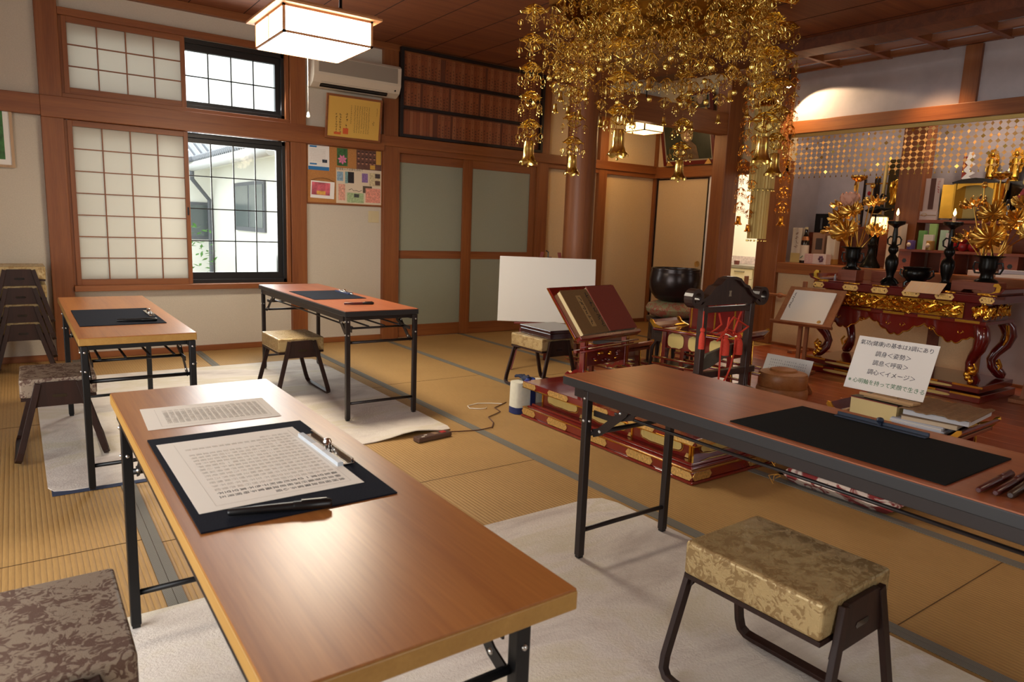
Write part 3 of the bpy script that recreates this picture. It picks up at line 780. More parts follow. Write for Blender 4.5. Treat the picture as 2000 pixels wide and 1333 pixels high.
# ------------------------------------------------------------------ things on the tables
HT = 0.70
def felt_mat(label, x0, x1, y0, y1, mat, rz=0):
    m = MB(); m.box((-(x1-x0)/2, -(y1-y0)/2, 0.0003), ((x1-x0)/2, (y1-y0)/2, 0.0035), mat)
    return tag(m.build('writing_mat', loc=((x0+x1)/2, (y0+y1)/2, HT), rot=(0, 0, rz)), label, 'mat', 'felt writing mats')
felt_mat('navy felt mat under the handwritten sutra sheet on the near table', 0.231, 0.605, 1.226, 1.825, FELT)
felt_mat('empty navy felt mat on the table by the left post', 0.226, 0.600, 3.84, 4.483, FELT)
felt_mat('empty navy felt mat on the table in front of the window', 1.66, 2.036, 4.65, 5.237, FELT, R(-1))
felt_mat('large charcoal felt mat on the right-hand table', 1.701, 2.075, 0.650, 1.245, FELTK)
def paper_clip(label, x, y, rz, L=0.25, mat=CHROME, slab=None, z=0.0036):
    t = thing('magnetic_clip_bar', label, 'clip', (x, y, HT+z), rz)
    m = MB(); m.box((-0.012, -L/2, 0.001), (0.012, L/2, 0.004), mat); m.box((0.006, -L/2, 0.004), (0.012, L/2, 0.014), mat)
    m.build('bar', t, bevel=0.001)
    if slab:
        m = MB(); m.box((-0.026, -L/2, 0.0003), (-0.013, L/2, 0.010), slab); m.build('clear_strip', t)
        m = MB(); m.box((-0.0265, -0.03, 0.0103), (-0.0135, 0.03, 0.0108), PAPERW); m.build('paper_tag', t)
    m = MB(); m.lathe([(0.005, 0), (0.006, 0.008), (0.009, 0.010), (0.011, 0.016), (0.008, 0.022), (0.002, 0.024)], (0, 0, 0.004), mat, 14); m.build('knob', t)
    return t
CLEAR = plain('clear_plastic', (196, 204, 212), 0.15)
paper_clip('chrome clip bar with a knob holding the handwritten sheet on the near table', 0.580, 1.553, R(1), 0.255, CHROME, CLEAR)
paper_clip('chrome clip bar on the navy mat of the table by the left post', 0.572, 4.22, 0, 0.25, CHROME)
paper_clip('chrome clip bar with a blue strip on the mat of the window table', 2.022, 5.03, 0, 0.27, CHROME, plain('blue_strip', (52, 66, 110), 0.4))
t = paper_clip('dark blue clip bar standing at the edge of the charcoal mat', 2.060, 0.985, R(0), 0.27, plain('navy_plastic', (34, 42, 58), 0.35))
SUTRA = ['摩訶般若波羅蜜多心経', '観自在菩薩行深般若波羅蜜多時照見五', '蘊皆空度一切苦厄舎利子色不異空空不', '異色色即是空空即是色受想行識亦復如', '是舎利子是諸法空相不生不滅不垢不浄', '不増不減是故空中無色無受想行識無眼', '耳鼻舌身意無色声香味触法無眼界乃至', '無意識界無無明亦無無明尽乃至無老死', '亦無老死尽無苦集滅道無智亦無得以無', '所得故菩提薩埵依般若波羅蜜多故心無', '罣礙無罣礙故無有恐怖遠離一切顛倒夢', '想究竟涅槃三世諸仏依般若波羅蜜多故', '得阿耨多羅三藐三菩提故知般若波羅蜜', '多是大神呪是大明呪是無上呪是無等等', '呪能除一切苦真実不虚故説般若波羅蜜', '多呪即説呪曰', '羯諦羯諦波羅羯諦波羅僧羯諦菩提薩婆', '訶般若心経']
def sheet(label, cx, cy, w, h, rz, dark, z):
    """sheet whose columns start at +X and run towards -X, first column nearest -Y"""
    t = thing('sutra_sheet', label, 'paper', (cx, cy, HT+z), rz, 'sutra copying sheets')
    m = MB(); m.box((-w/2, -h/2, 0.0002), (w/2, h/2, 0.0008), PAPER); m.build('paper', t)
    # text x (reading down) -> -X, text line direction: columns step +Y
    n = len(SUTRA); step = (h-0.07)/n
    def col(i, cols_, mat, nm):
        pass
    for nm, idx, mat in (('handwriting', [i for i in range(n) if i < dark], INK), ('printed_writing', [i for i in range(n) if i >= dark], INKG)):
        if not idx: continue
        me_all = None; bmx = bmesh.new()
        for i in idx:
            col_s = '\n'.join(SUTRA[i])
            M = Matrix.Translation((w/2-0.028, -h/2+0.04+step*i, 0.0011)) @ Matrix.Rotation(-PI/2, 4, 'Z')
            o = text('c', col_s, 0.0135, mat, M, None, 'CENTER', 1.0*(w-0.075)/17/0.0135, alignv='TOP', res=1)
            bmx.from_mesh(o.data); me = o.data; bpy.data.objects.remove(o); bpy.data.meshes.remove(me)
        me = bpy.data.meshes.new(nm); bmx.to_mesh(me); bmx.free(); me.materials.append(mat)
        o = bpy.data.objects.new(nm, me); C.objects.link(o); o.parent = t
    m = MB()
    for p, q in [((-w/2+0.034, -h/2+0.022), (-w/2+0.0348, h/2-0.02)), ((w/2-0.02, -h/2+0.022), (w/2-0.0192, h/2-0.02)), ((-w/2+0.034, -h/2+0.022), (w/2-0.0192, -h/2+0.0228))]:
        m.box((p[0], p[1], 0.0009), (q[0], q[1], 0.0010), INKG)
    m.build('ruled_line', t)
    return t
sheet('sutra sheet on the navy mat, its nearest lines written in black ink', 0.4055, 1.539, 0.324, 0.462, R(0.3), 3, 0.0036)
sheet('model sutra sheet with pale print lying beyond the navy mat on the near table', 0.4165, 2.02, 0.332, 0.225, R(-2.5), 0, 0.0004)
def brush_pen(label, x, y, rz, L, r, body, capc, z=0.0036, grp=None, hair=False):
    t = thing('brush_pen', label, 'brush pen', (x, y, HT+z+r), rz, grp)
    m = MB(); q = Matrix.Rotation(PI/2, 4, 'Y')
    m.lathe([(r*0.55, -L/2), (r*0.8, -L/2+0.004), (r*0.95, -L*0.1), (r, L*0.12)], (0, 0, 0), body, 14, M=q); m.build('barrel', t)
    m = MB(); m.lathe([(r*1.0, L*0.12), (r*1.08, L*0.13), (r*1.08, L*0.47), (r*0.7, L*0.5)], (0, 0, 0), capc, 14, M=q); m.build('cap', t)
    m = MB(); m.box((L*0.2, -0.002, r), (L*0.45, 0.002, r+0.003), capc); m.build('pen_clip', t)
    return t
brush_pen('black brush pen lying along the near edge of the sutra mat', 0.375, 1.245, R(-15), 0.185, 0.0085, BLACKP, BLACKP)
brush_pen('black brush pen on the navy mat by the left post', 0.478, 3.92, R(-6), 0.18, 0.0085, BLACKP, BLACKP)
brush_pen('dark red brush pen beside the mat on the window table', 1.833, 4.312, R(-7), 0.20, 0.0085, plain('maroon_plastic', (70, 18, 20), 0.3), BLACKP, 0.0004)
MAR = plain('maroon_barrel', (72, 24, 22), 0.3); BRN = plain('dark_bamboo', (52, 34, 24), 0.35)
for i, (x, y, a, mt, lb) in enumerate([(1.815, 0.592, 2, MAR, 'slim maroon brush pen, farthest of the row on the right table'), (1.83, 0.566, 3, MAR, 'maroon brush pen with a white mark, second of the row on the right table'), (1.84, 0.543, 4, BRN, 'thick dark brown brush pen, third of the row on the right table'), (1.86, 0.515, 4, BRN, 'brown brush pen at the picture edge, nearest of the row')]):
    brush_pen(lb, x, y, R(a), 0.205, 0.0085+0.001*(i > 1), mt, mt, 0.0004, 'brush pens in a row on the right-hand table')

# ------------------------------------------------------------------ ceiling lamps
def box_lamp(label, cx, cy, zb, zt, hw, hd, over, panel, cords):
    t = thing('pendant_lamp', label, 'lamp', (cx, cy, zb))
    h = zt-zb; fw_ = 0.014
    for i, (a, b) in enumerate([((-hw, -hd), (-hw+fw_, -hd+fw_)), ((hw-fw_, -hd), (hw, -hd+fw_)), ((-hw, hd-fw_), (-hw+fw_, hd)), ((hw-fw_, hd-fw_), (hw, hd))]):
        m = MB(); m.box((a[0], a[1], 0), (b[0], b[1], h), LAMPWOOD); m.build('corner_strip', t)
    m = MB()
    for zz in (0, h-0.012):
        m.box((-hw, -hd, zz), (hw, -hd+0.01, zz+0.012), LAMPWOOD); m.box((-hw, hd-0.01, zz), (hw, hd, zz+0.012), LAMPWOOD)
        m.box((-hw, -hd, zz), (-hw+0.01, hd, zz+0.012), LAMPWOOD); m.box((hw-0.01, -hd, zz), (hw, hd, zz+0.012), LAMPWOOD)
    for k in (-0.0,):
        m.box((-hw-0.0, -0.005, 0), (-hw+0.006, 0.005, h), LAMPWOOD); m.box((hw-0.006, -0.005, 0), (hw, 0.005, h), LAMPWOOD)
    m.build('frame', t)
    m = MB(); m.box((-hw-over, -hd-over, h), (hw+over, hd+over, h+0.014), LAMPWOOD); m.box((-hw-over*0.5, -hd-over*0.5, h+0.014), (hw+over*0.5, hd+over*0.5, h+0.03), LAMPWOOD)
    m.build('top_rim', t, bevel=0.003)
    m = MB(); g = 0.005
    m.box((-hw+g, -hd+g, 0.003), (hw-g, hd-g, 0.006), panel)
    sd = LAMPS if panel is LAMPE else panel
    m.box((-hw+g, -hd+g, 0.006), (-hw+g+0.002, hd-g, h-0.004), sd); m.box((hw-g-0.002, -hd+g, 0.006), (hw-g, hd-g, h-0.004), sd)
    m.box((-hw+g, -hd+g, 0.006), (hw-g, -hd+g+0.002, h-0.004), sd); m.box((-hw+g, hd-g-0.002, 0.006), (hw-g, hd-g, h-0.004), sd)
    m.build('lit_panel', t)
    if cords:
        for sx in (-0.18, 0.18):
            m = MB()
            m.tube([(sx, 0, ZC-zb), (sx, 0, h+0.12)], 0.010, BLACKP, 8)
            m.tube([(sx-0.09, 0, h+0.03), (sx, 0, h+0.13)], 0.004, BLACKP, 6); m.tube([(sx+0.09, 0, h+0.03), (sx, 0, h+0.13)], 0.004, BLACKP, 6)
            m.build('suspension', t)
        m = MB(); m.tube([(0.02, 0.16, 0.0), (0.02, 0.16, -0.36)], 0.0018, WHITEP, 6); pc = m.build('pull_cord', t)
        m = MB(); m.lathe([(0.004, 0), (0.007, -0.006), (0.012, -0.028), (0.009, -0.036), (0.003, -0.038)], (0.02, 0.16, -0.36), WHITEP, 12); m.build('cord_knob', pc)
    else:
        m = MB(); m.tube([(0, 0, ZC-zb), (0, 0, h+0.03)], 0.008, BLACKP, 8); m.build('suspension', t)
    return t
LAMPWOOD = wood('lamp_wood', (196, 142, 96), (168, 112, 70), 'X', rough=0.5)
box_lamp('large lit square paper lamp hanging over the window tables', 1.60, 4.49, 2.30, 2.455, 0.275, 0.285, 0.045, LAMPE, True)
box_lamp('small lit paper lamp hanging in the far corner by the portraits', 6.29, 6.20, 2.43, 2.545, 0.165, 0.165, 0.012, LAMPW, False)

# ------------------------------------------------------------------ on the window wall
Y0 = YW
t = thing('air_conditioner', 'beige wall air conditioner beside the upper window', 'air conditioner', (2.81, Y0, 2.49))
m = MB(); pr = [(0, 0.02), (-0.02, 0.0), (-0.10, 0.0), (-0.17, 0.035), (-0.205, 0.10), (-0.215, 0.27), (-0.19, 0.295), (0, 0.30)]
ACB = plain('aged_plastic', (214, 202, 180), 0.45)
m.prism([(a, b) for a, b in pr], -0.44, 0.455, ACB, 'X'); m.build('body', t, bevel=0.004)
m = MB(); m.prism([(-0.2165, 0.125), (-0.2195, 0.265), (-0.2155, 0.265), (-0.2125, 0.125)], -0.395, 0.41, plain('grille_grey', (150, 140, 126), 0.6), 'X'); m.build('front_grille', t)
m = MB(); m.prism([(-0.13, 0.003), (-0.176, 0.045), (-0.171, 0.05), (-0.125, 0.008)], -0.36, 0.33, BLACKP, 'X'); a = m.build('air_outlet', t)
m = MB()
for q in (0.35, 0.7): m.box((-0.35, -0.13-0.046*q-0.004, 0.003+0.042*q-0.003), (0.32, -0.13-0.046*q, 0.003+0.042*q+0.002), plain('vane', (70, 66, 60), 0.5))
m.build('vane', a)
m = MB(); m.ball((0.40, -0.182, 0.06), 0.010, BLACKP, 8); m.build('sensor', t)

t = thing('certificate', 'framed yellow certificate leaning from the rail below the air conditioner', 'framed certificate', (2.795, Y0-0.105, 2.035), rot=(R(-7), R(2.0), 0))
t.rotation_euler = (R(8), R(0), 0)
w_, h_ = 0.575, 0.41
m = MB()
for a, b in [((-w_/2, 0), (-w_/2+0.02, h_)), ((w_/2-0.02, 0), (w_/2, h_)), ((-w_/2+0.02, 0), (w_/2-0.02, 0.02)), ((-w_/2+0.02, h_-0.02), (w_/2-0.02, h_))]: m.box((a[0], -0.012, a[1]), (b[0], 0.008, b[1]), FRAME['X'])
m.build('frame', t, bevel=0.002)
m = MB(); m.box((-w_/2+0.02, -0.002, 0.02), (w_/2-0.02, 0.004, h_-0.02), plain('yellow_paper', (222, 178, 84), 0.8)); sh_ = m.build('sheet', t)
MX = Matrix.Translation((0, -0.0028, 0)) @ Matrix.Rotation(PI/2, 4, 'X')
m = MB()
for x0, x1, y0, y1, c_, r_, k in [(0.19, 0.22, 0.14, 0.29, 1, 2, 1), (0.23, 0.242, 0.25, 0.33, 1, 6, 2), (-0.005, 0.165, 0.07, 0.33, 7, 18, 3), (-0.04, -0.025, 0.15, 0.33, 1, 10, 4), (-0.09, -0.06, 0.09, 0.28, 1, 7, 5), (-0.20, -0.12, 0.05, 0.24, 2, 8, 6)]:
    marks(m, MX, x0, x1, y0, y1, c_, r_, INK, 0.7, 0.7, 0.03, seed=k)
m.build('brush_writing', t)
SEAL = plain('vermilion_seal', (214, 96, 48), 0.8)
for a, b in [((-0.11, 0.05), (-0.055, 0.105)), ((-0.20, 0.04), (-0.13, 0.062))]:
    m = MB(); m.box((a[0], -0.0030, a[1]), (b[0], -0.0024, b[1]), SEAL); m.build('seal', t)

t = thing('cork_board', 'cork notice board on the wall between window and sliding doors', 'notice board', (2.755, Y0-0.012, 1.40))
m = MB(); m.box((-0.395, -0.002, 0), (0.395, 0.01, 0.565), KRAFT); m.build('cork', t)
m = MB()
for a, b in [((-0.405, 0), (-0.39, 0.575)), ((0.39, 0), (0.405, 0.575)), ((-0.39, 0), (0.39, 0.014)), ((-0.39, 0.56), (0.39, 0.575))]: m.box((a[0], -0.006, a[1]), (b[0], 0.01, b[1]), FRAME['X'])
m.build('frame', t, bevel=0.002)
BY = Y0-0.0165
BLUE = plain('print_blue', (46, 120, 180), 0.7)
def sheet_on_wall(name, label, cat, x0, x1, z0, z1, mat, y=BY):
    t = thing(name, label, cat, ((x0+x1)/2, y, z0)); m = MB(); m.box((x0-(x0+x1)/2, -0.0006, 0), (x1-(x0+x1)/2, 0.0006, z1-z0), mat); m.build('paper', t); return t
def patch(t, nm, x0, x1, z0, z1, mat, y=-0.0009):
    m = MB(); m.box((x0, y-0.0003, z0), (x1, y, z1), mat); return m.build(nm, t)
t = sheet_on_wall('flyer', 'white flyer with blue bands at the upper left of the cork board', 'flyer', 2.372, 2.585, 1.725, 1.99, PAPERW)
patch(t, 'blue_band', -0.105, 0.105, 0.24, 0.265, BLUE); patch(t, 'blue_band', -0.105, 0.105, 0.0, 0.035, BLUE); patch(t, 'blue_heading', -0.09, -0.02, 0.215, 0.23, BLUE); patch(t, 'blue_heading', -0.09, -0.02, 0.05, 0.065, BLUE)
m = MB(); marks(m, Matrix.Translation((0, -0.0012, 0)) @ Matrix.Rotation(PI/2, 4, 'X'), -0.09, 0.07, 0.08, 0.205, 16, 8, INKG, 0.8, 0.6, seed=11); m.build('writing', t)
patch(t, 'small_picture', 0.035, 0.085, 0.075, 0.105, plain('print_dark', (58, 66, 80), 0.8))
t = sheet_on_wall('postcard', 'photo card of a pink lotus pinned on the cork board', 'postcard', 2.665, 2.775, 1.785, 1.955, plain('leaf_print', (62, 104, 60), 0.7, noise=0.5, nscale=30))
m = MB(); PK = plain('lotus_pink_print', (226, 128, 170), 0.7)
for i in range(7):
    a = 2*PI*i/7+0.3; u = Vector((math.cos(a), 0, math.sin(a))); v = Vector((-math.sin(a), 0, math.cos(a))); o_ = Vector((0, -0.0012, 0.062))
    m.quad([o_, o_+u*0.03+v*0.012, o_+u*0.05, o_+u*0.03-v*0.012], PK)
m.build('lotus_print', t)
t = sheet_on_wall('poster', 'brown and gold poster with rows of portraits at the top right of the cork board', 'poster', 2.87, 3.145, 1.765, 1.975, plain('brown_print', (104, 70, 58), 0.7, noise=0.3, nscale=20))
m = MB(); GP = plain('print_gold', (206, 160, 70), 0.7); SK = plain('print_skin', (170, 120, 96), 0.7); DK = plain('print_shadow', (52, 36, 34), 0.7)  # last one is a very dark brown print colour
m.box((0.075, -0.0011, 0.06), (0.13, -0.0008, 0.205), GP); m.box((0.01, -0.0012, 0.008), (0.065, -0.0009, 0.05), GP)
for i in range(5):
    for j in range(3):
        xx = -0.115+i*0.043; zz = 0.06+j*0.05
        m.prism([(xx+0.011*math.cos(k*PI/4), zz+0.013*math.sin(k*PI/4)) for k in range(8)], -0.0014, -0.0012, SK, 'Y')
        m.box((xx-0.012, -0.0015, zz+0.006), (xx+0.012, -0.0013, zz+0.017), DK)
m.build('portrait_print', t)
t = sheet_on_wall('poster', 'collage poster of small photographs titled in black across its top', 'poster', 2.655, 3.142, 1.417, 1.765, plain('cream_print', (222, 206, 180), 0.8))
text('title_writing', '日蓮聖人の足跡を訪ねて', 0.026, INK, Matrix.Translation((-0.242, -0.0012, 0.337)) @ Matrix.Rotation(PI/2, 4, 'X'), t, 'LEFT')
for i, (x0, x1, z0, z1, cc) in enumerate([(-0.235, -0.17, 0.22, 0.31, (140, 170, 190)), (-0.15, -0.12, 0.20, 0.315, (120, 160, 160)), (-0.12, -0.055, 0.205, 0.315, (40, 36, 38)), (0.03, 0.095, 0.22, 0.31, (140, 110, 160)), (0.11, 0.235, 0.19, 0.32, (206, 190, 150)), (0.175, 0.23, 0.27, 0.315, (74, 60, 60)), (0.175, 0.23, 0.20, 0.245, (96, 72, 62)), (-0.22, -0.15, 0.03, 0.19, (222, 164, 142)), (-0.205, -0.165, 0.12, 0.155, (60, 60, 66)), (-0.21, -0.16, 0.045, 0.085, (90, 80, 84)), (-0.13, 0.05, 0.01, 0.11, (166, 186, 140)), (-0.055, 0.0, 0.065, 0.10, (70, 74, 70)), (-0.12, -0.07, 0.02, 0.055, (80, 76, 76)), (-0.055, 0.0, 0.02, 0.055, (80, 70, 66)), (0.04, 0.14, 0.115, 0.185, (92, 80, 66)), (0.07, 0.235, 0.02, 0.165, (224, 150, 130)), (0.175, 0.225, 0.11, 0.145, (80, 66, 70)), (0.175, 0.225, 0.035, 0.06, (86, 70, 74))]):
    patch(t, 'photo_print', x0, x1, z0, z1, plain('print_%d' % i, cc, 0.8, noise=0.35, nscale=60), -0.0009-0.0002*(i % 4))
m = MB(); m.tube([(-0.11, -0.0015, 0.135), (-0.08, -0.0015, 0.15), (-0.06, -0.0015, 0.13), (-0.03, -0.0015, 0.135), (0.0, -0.0015, 0.125), (0.03, -0.0015, 0.14)], 0.0022, DK, 5); m.build('drawn_route', t)
t = thing('hanging_calendar', 'small picture calendar of a pink sunset hanging by a cord on the cork board', 'calendar', (2.51, BY-0.004, 1.455), rot=(R(3), R(1.5), 0))
m = MB(); m.box((-0.12, -0.002, 0), (0.12, 0.002, 0.165), PAPERW); m.build('sheet', t)
m = MB(); m.box((-0.11, -0.0025, 0.03), (0.075, -0.0021, 0.152), plain('sunset_print', (206, 96, 110), 0.7, noise=0.7, nscale=9)); m.build('sunset_print', t)
m = MB(); m.box((-0.06, -0.0027, 0.035), (0.03, -0.0024, 0.07), plain('sun_print', (236, 170, 80), 0.7, noise=0.4, nscale=20)); m.build('sunset_print', t)
m = MB(); m.tube([(-0.12, 0, 0.165), (-0.06, 0, 0.19), (0, 0, 0.198), (0.06, 0, 0.19), (0.12, 0, 0.165)], 0.0015, INK, 5); m.build('cord', t)
t = thing('light_switch', 'beige double light switch on the wall beside the sliding doors', 'switch', (3.065, Y0, 1.235))
m = MB(); m.box((-0.06, -0.008, 0), (0.06, 0, 0.12), plain('beige_switch', (206, 190, 150), 0.5)); m.build('plate', t, bevel=0.003)
for q in (0.028, 0.068):
    m = MB(); m.box((-0.03, -0.011, q), (0.03, -0.008, q+0.028), plain('beige_switch', (206, 190, 150), 0.5)); m.build('rocker', t, bevel=0.001)

# the rack of wooden name tablets
NB = plain('name_rack_black', (26, 19, 17), 0.4)
RX0, RX1, RZ0, RZ1, LEANR = 3.318, 5.18, 2.128, 3.012, 0.8
t = thing('name_tablet_rack', 'black-framed wall rack with three rows of wooden name tablets above the doors', 'rack', ((RX0+RX1)/2, Y0-0.078, RZ0), rot=(R(LEANR), 0, 0))
wd = (RX1-RX0)/2; hh = (RZ1-RZ0)
rows = [0.0, 0.284, 0.568, hh-0.03]
m = MB(); m.box((-wd, 0.032, 0), (wd, 0.04, hh), plain('rack_back', (110, 62, 40), 0.6)); m.build('back_board', t)
for q in (-wd, wd-0.035):
    m = MB(); m.box((q, -0.01, 0), (q+0.035, 0.04, hh), NB); m.build('side_frame', t, bevel=0.002)
for z in rows:
    m = MB(); m.box((-wd+0.035, -0.01, z), (wd-0.035, 0.035, z+0.03), NB); m.build('shelf', t, bevel=0.002)
PLW = [wood('tablet_wood_%d' % i, c1, c2, 'Z', scale=1.5+i) for i, (c1, c2) in enumerate([((158, 92, 54), (138, 76, 42)), ((148, 84, 48), (128, 68, 38)), ((170, 108, 68), (152, 90, 54))])]
RM = Matrix.Translation(((RX0+RX1)/2, Y0-0.078, RZ0)) @ Matrix.Rotation(R(LEANR), 4, 'X')
kinds = []
def make_plate(v):
    rg = random.Random(v); h = 0.24 if v < 6 else 0.238
    m = MB(); m.box((-0.0185, 0, 0), (0.0185, 0.009, h), PLW[v % 3])
    M = Matrix.Translation((0, -0.0006, 0)) @ Matrix.Rotation(PI/2, 4, 'X')
    if v < 6: marks(m, M, -0.012, 0.012, 0.012, 0.13 + 0.02*(v % 2), 1, 4, INK, 0.75, 0.6, 0, seed=v); marks(m, M, -0.009, 0.009, 0.185, 0.225, 1, 2, INK, 0.6, 0.6, 0, seed=v+20)
    return m
protos = []
ONES = ['', 'first', 'second', 'third', 'fourth', 'fifth', 'sixth', 'seventh', 'eighth', 'ninth', 'tenth', 'eleventh', 'twelfth', 'thirteenth', 'fourteenth', 'fifteenth', 'sixteenth', 'seventeenth', 'eighteenth', 'nineteenth']
TENS = {2: 'twent', 3: 'thirt', 4: 'fort'}
def ordinal(n):
    if n < 20: return ONES[n]
    return TENS[n//10] + ('ieth' if n % 10 == 0 else 'y-'+ONES[n % 10])
rw = ['top', 'middle', 'bottom']
gaps = {2: {11: 2, 24: 1}, 1: {5: 1, 13: 1, 22: 1}, 0: {9: 2, 13: 1, 29: 1}}
for r_ in (2, 1, 0):
    x = -wd+0.045+0.02; i = 0
    while x < wd-0.06:
        blank = (r_ == 0 and i < 9)
        v = 6+(i % 3) if blank else (i*5+r_*3) % 6
        lab = ('%s tablet from the left in the bottom row of the name rack, blank' % ordinal(i+1)) if blank else ('%s name tablet from the left in the %s row of the name rack' % (ordinal(i+1), rw[2-r_]))
        grp = 'blank tablets in the name rack' if blank else 'name tablets in the %s row' % rw[2-r_]
        loc = RM @ Vector((x, 0.0225, rows[r_]+0.0305))
        key = v
        pr_ = next((p for kk, p in protos if kk == key), None)
        if pr_ is None:
            o = make_plate(v).build('name_tablet'); protos.append((key, o))
        else:
            o = pr_.copy(); C.objects.link(o)
        o.location = loc; o.rotation_euler = (R(LEANR), 0, 0); tag(o, lab, 'name tablet', grp)
        x += 0.039; i += 1
        if i in gaps[r_]: x += 0.03*gaps[r_][i]
# framed picture at the left edge
t = thing('framed_picture', 'light-framed green picture hanging on the plaster at the left edge', 'framed picture', (-0.17, Y0-0.02, 1.555), rot=(R(2), 0, 0))
m = MB()
for a, b in [((-0.21, 0), (-0.19, 0.54)), ((0.19, 0), (0.21, 0.54)), ((-0.19, 0), (0.19, 0.02)), ((-0.19, 0.52), (0.19, 0.54))]: m.box((a[0], -0.012, a[1]), (b[0], 0.01, b[1]), wood('pale_frame', (190, 156, 116), (170, 134, 96), 'Z'))
m.build('frame', t)
m = MB(); m.box((-0.19, -0.002, 0.02), (0.19, 0.004, 0.52), PAPERW); m.build('mount', t)
m = MB(); m.box((-0.15, -0.004, 0.06), (0.15, -0.002, 0.48), plain('green_print_picture', (60, 112, 54), 0.6, noise=0.6, nscale=14)); m.build('print', t)

# portraits leaning out over the corner
def portrait(label, yc, z0, w, h, lean):
    t = thing('framed_portrait', label, 'framed portrait', (XR-0.085, yc, z0), rot=(0, 0, 0))
    t.rotation_euler = (Matrix.Rotation(R(-lean), 4, 'Y')).to_euler()
    RF = plain('portrait_red_frame', (92, 20, 18), 0.35)
    m = MB()
    for a, b in [((-w/2, 0), (-w/2+0.05, h)), ((w/2-0.05, 0), (w/2, h)), ((-w/2+0.05, 0), (w/2-0.05, 0.05)), ((-w/2+0.05, h-0.05), (w/2-0.05, h))]: m.box((-0.015, a[0], a[1]), (0.015, b[0], b[1]), RF)
    m.build('frame', t, bevel=0.004)
    m = MB()
    e = w/2-0.05
    for a, b in [((-e, 0.05), (-e+0.015, h-0.05)), ((e-0.015, 0.05), (e, h-0.05)), ((-e+0.015, 0.05), (e-0.015, 0.065)), ((-e+0.015, h-0.065), (e-0.015, h-0.05))]: m.box((-0.012, a[0], a[1]), (0.008, b[0], b[1]), plain('grey_inner_frame', (150, 140, 120), 0.5))
    m.build('inner_frame', t)
    m = MB(); m.box((-0.006, -e+0.015, 0.065), (0.004, e-0.015, h-0.065), plain('dark_print', (44, 50, 38), 0.4, noise=0.4, nscale=5))
    m.prism([(0.0+0.10*math.cos(k*PI/5), h*0.66+0.10*math.sin(k*PI/5)) for k in range(10)], -0.009, -0.006, plain('halo_print', (150, 124, 84), 0.6), 'X')
    m.prism([(-0.17, 0.07), (-0.14, h*0.40), (-0.05, h*0.55), (0.05, h*0.55), (0.15, h*0.38), (0.18, 0.07)], -0.0105, -0.006, plain('robe_print', (92, 70, 48), 0.6, noise=0.5, nscale=9), 'X')
    m.prism([(0.045*math.cos(k*PI/5), h*0.62+0.06*math.sin(k*PI/5)) for k in range(10)], -0.012, -0.010, plain('face_print', (184, 150, 120), 0.6), 'X')
    m.build('figure_print', t)
    for sg in (-1, 1):
        m = MB(); m.prism([(sg*(w/2-0.06), 0.0), (sg*(w/2-0.17), 0.0), (sg*(w/2-0.10), 0.07)], -0.03, -0.016, GOLDD, 'X'); m.build('gilt_corner', t)
portrait('red-framed portrait of a robed person above the papered sliding door', 6.17, 2.12, 0.86, 0.56, 14)
portrait('second red-framed portrait, seen above the tie beam', 6.05, 2.745, 0.40, 0.27, 10)

# ------------------------------------------------------------------ whiteboard on its easel
t = thing('whiteboard', 'blank white board leaning on a red-brown easel before the sliding doors', 'whiteboard', (3.80, 4.80, 0))
Mw = Matrix.Rotation(R(-51.4+15), 4, 'Z')
EZ = plain('red_brown_easel', (104, 36, 24), 0.45)
def wp(x, y, z): return tuple(Mw @ Vector((x, y, z)))
# local x along the board (to the right), y away from the viewer
lean = R(14); bz = 0.42
def bp(x, h, off=0): return Vector((x, off*math.cos(lean)+h*math.sin(lean), bz+h*math.cos(lean)-off*math.sin(lean)))
m = MB(); q = [bp(x, h, o_) for o_ in (0, 0.012) for x, h in ((-0.43, 0), (0.43, 0), (0.43, 0.585), (-0.43, 0.585))]
m.add([Mw @ v for v in q], [(0, 1, 2, 3), (7, 6, 5, 4), (0, 4, 5, 1), (1, 5, 6, 2), (2, 6, 7, 3), (3, 7, 4, 0)], BOARDW); m.build('board', t, bevel=0.003)
for x0, x1, nm in ((-0.30, -0.05, 'easel_leg'), (0.30, 0.10, 'easel_leg')):
    m = MB(); a = Vector((x0, -0.10, 0.0)); b_ = bp(x1, 0.64, 0.035); m.strip([Mw @ a, Mw @ b_], Mw @ Vector((1, 0, 0)), 0.03, 0.018, EZ); m.build(nm, t)
m = MB(); m.strip([Mw @ Vector((0.02, 0.42, 0)), Mw @ bp(0.02, 0.60, 0.05)], Mw @ Vector((1, 0, 0)), 0.03, 0.018, EZ); m.build('easel_leg', t)
m = MB(); m.tube([Mw @ bp(-0.28, -0.015, 0.0), Mw @ bp(0.28, -0.015, 0.0)], 0.012, EZ, 6); m.build('ledge', t)
m = MB(); m.tube([Mw @ bp(0.0, 0.57, 0.03), Mw @ bp(0.0, 0.64, 0.02), Mw @ bp(-0.02, 0.645, -0.01)], 0.006, BLACKP, 6); m.build('clamp', t)
t = thing('lacquer_box', 'dark red lacquered box lying on the stool in front of the whiteboard', 'box', (3.40, 4.20, 0.421), R(-2))
MRN = plain('maroon_lacquer', (44, 14, 18), 0.22, coat=0.6)
m = MB(); m.box((-0.17, -0.20, 0), (0.17, 0.20, 0.044), MRN); m.build('body', t, bevel=0.004)
m = MB(); m.box((-0.175, -0.205, 0.045), (0.175, 0.205, 0.068), MRN); m.build('lid', t, bevel=0.004)

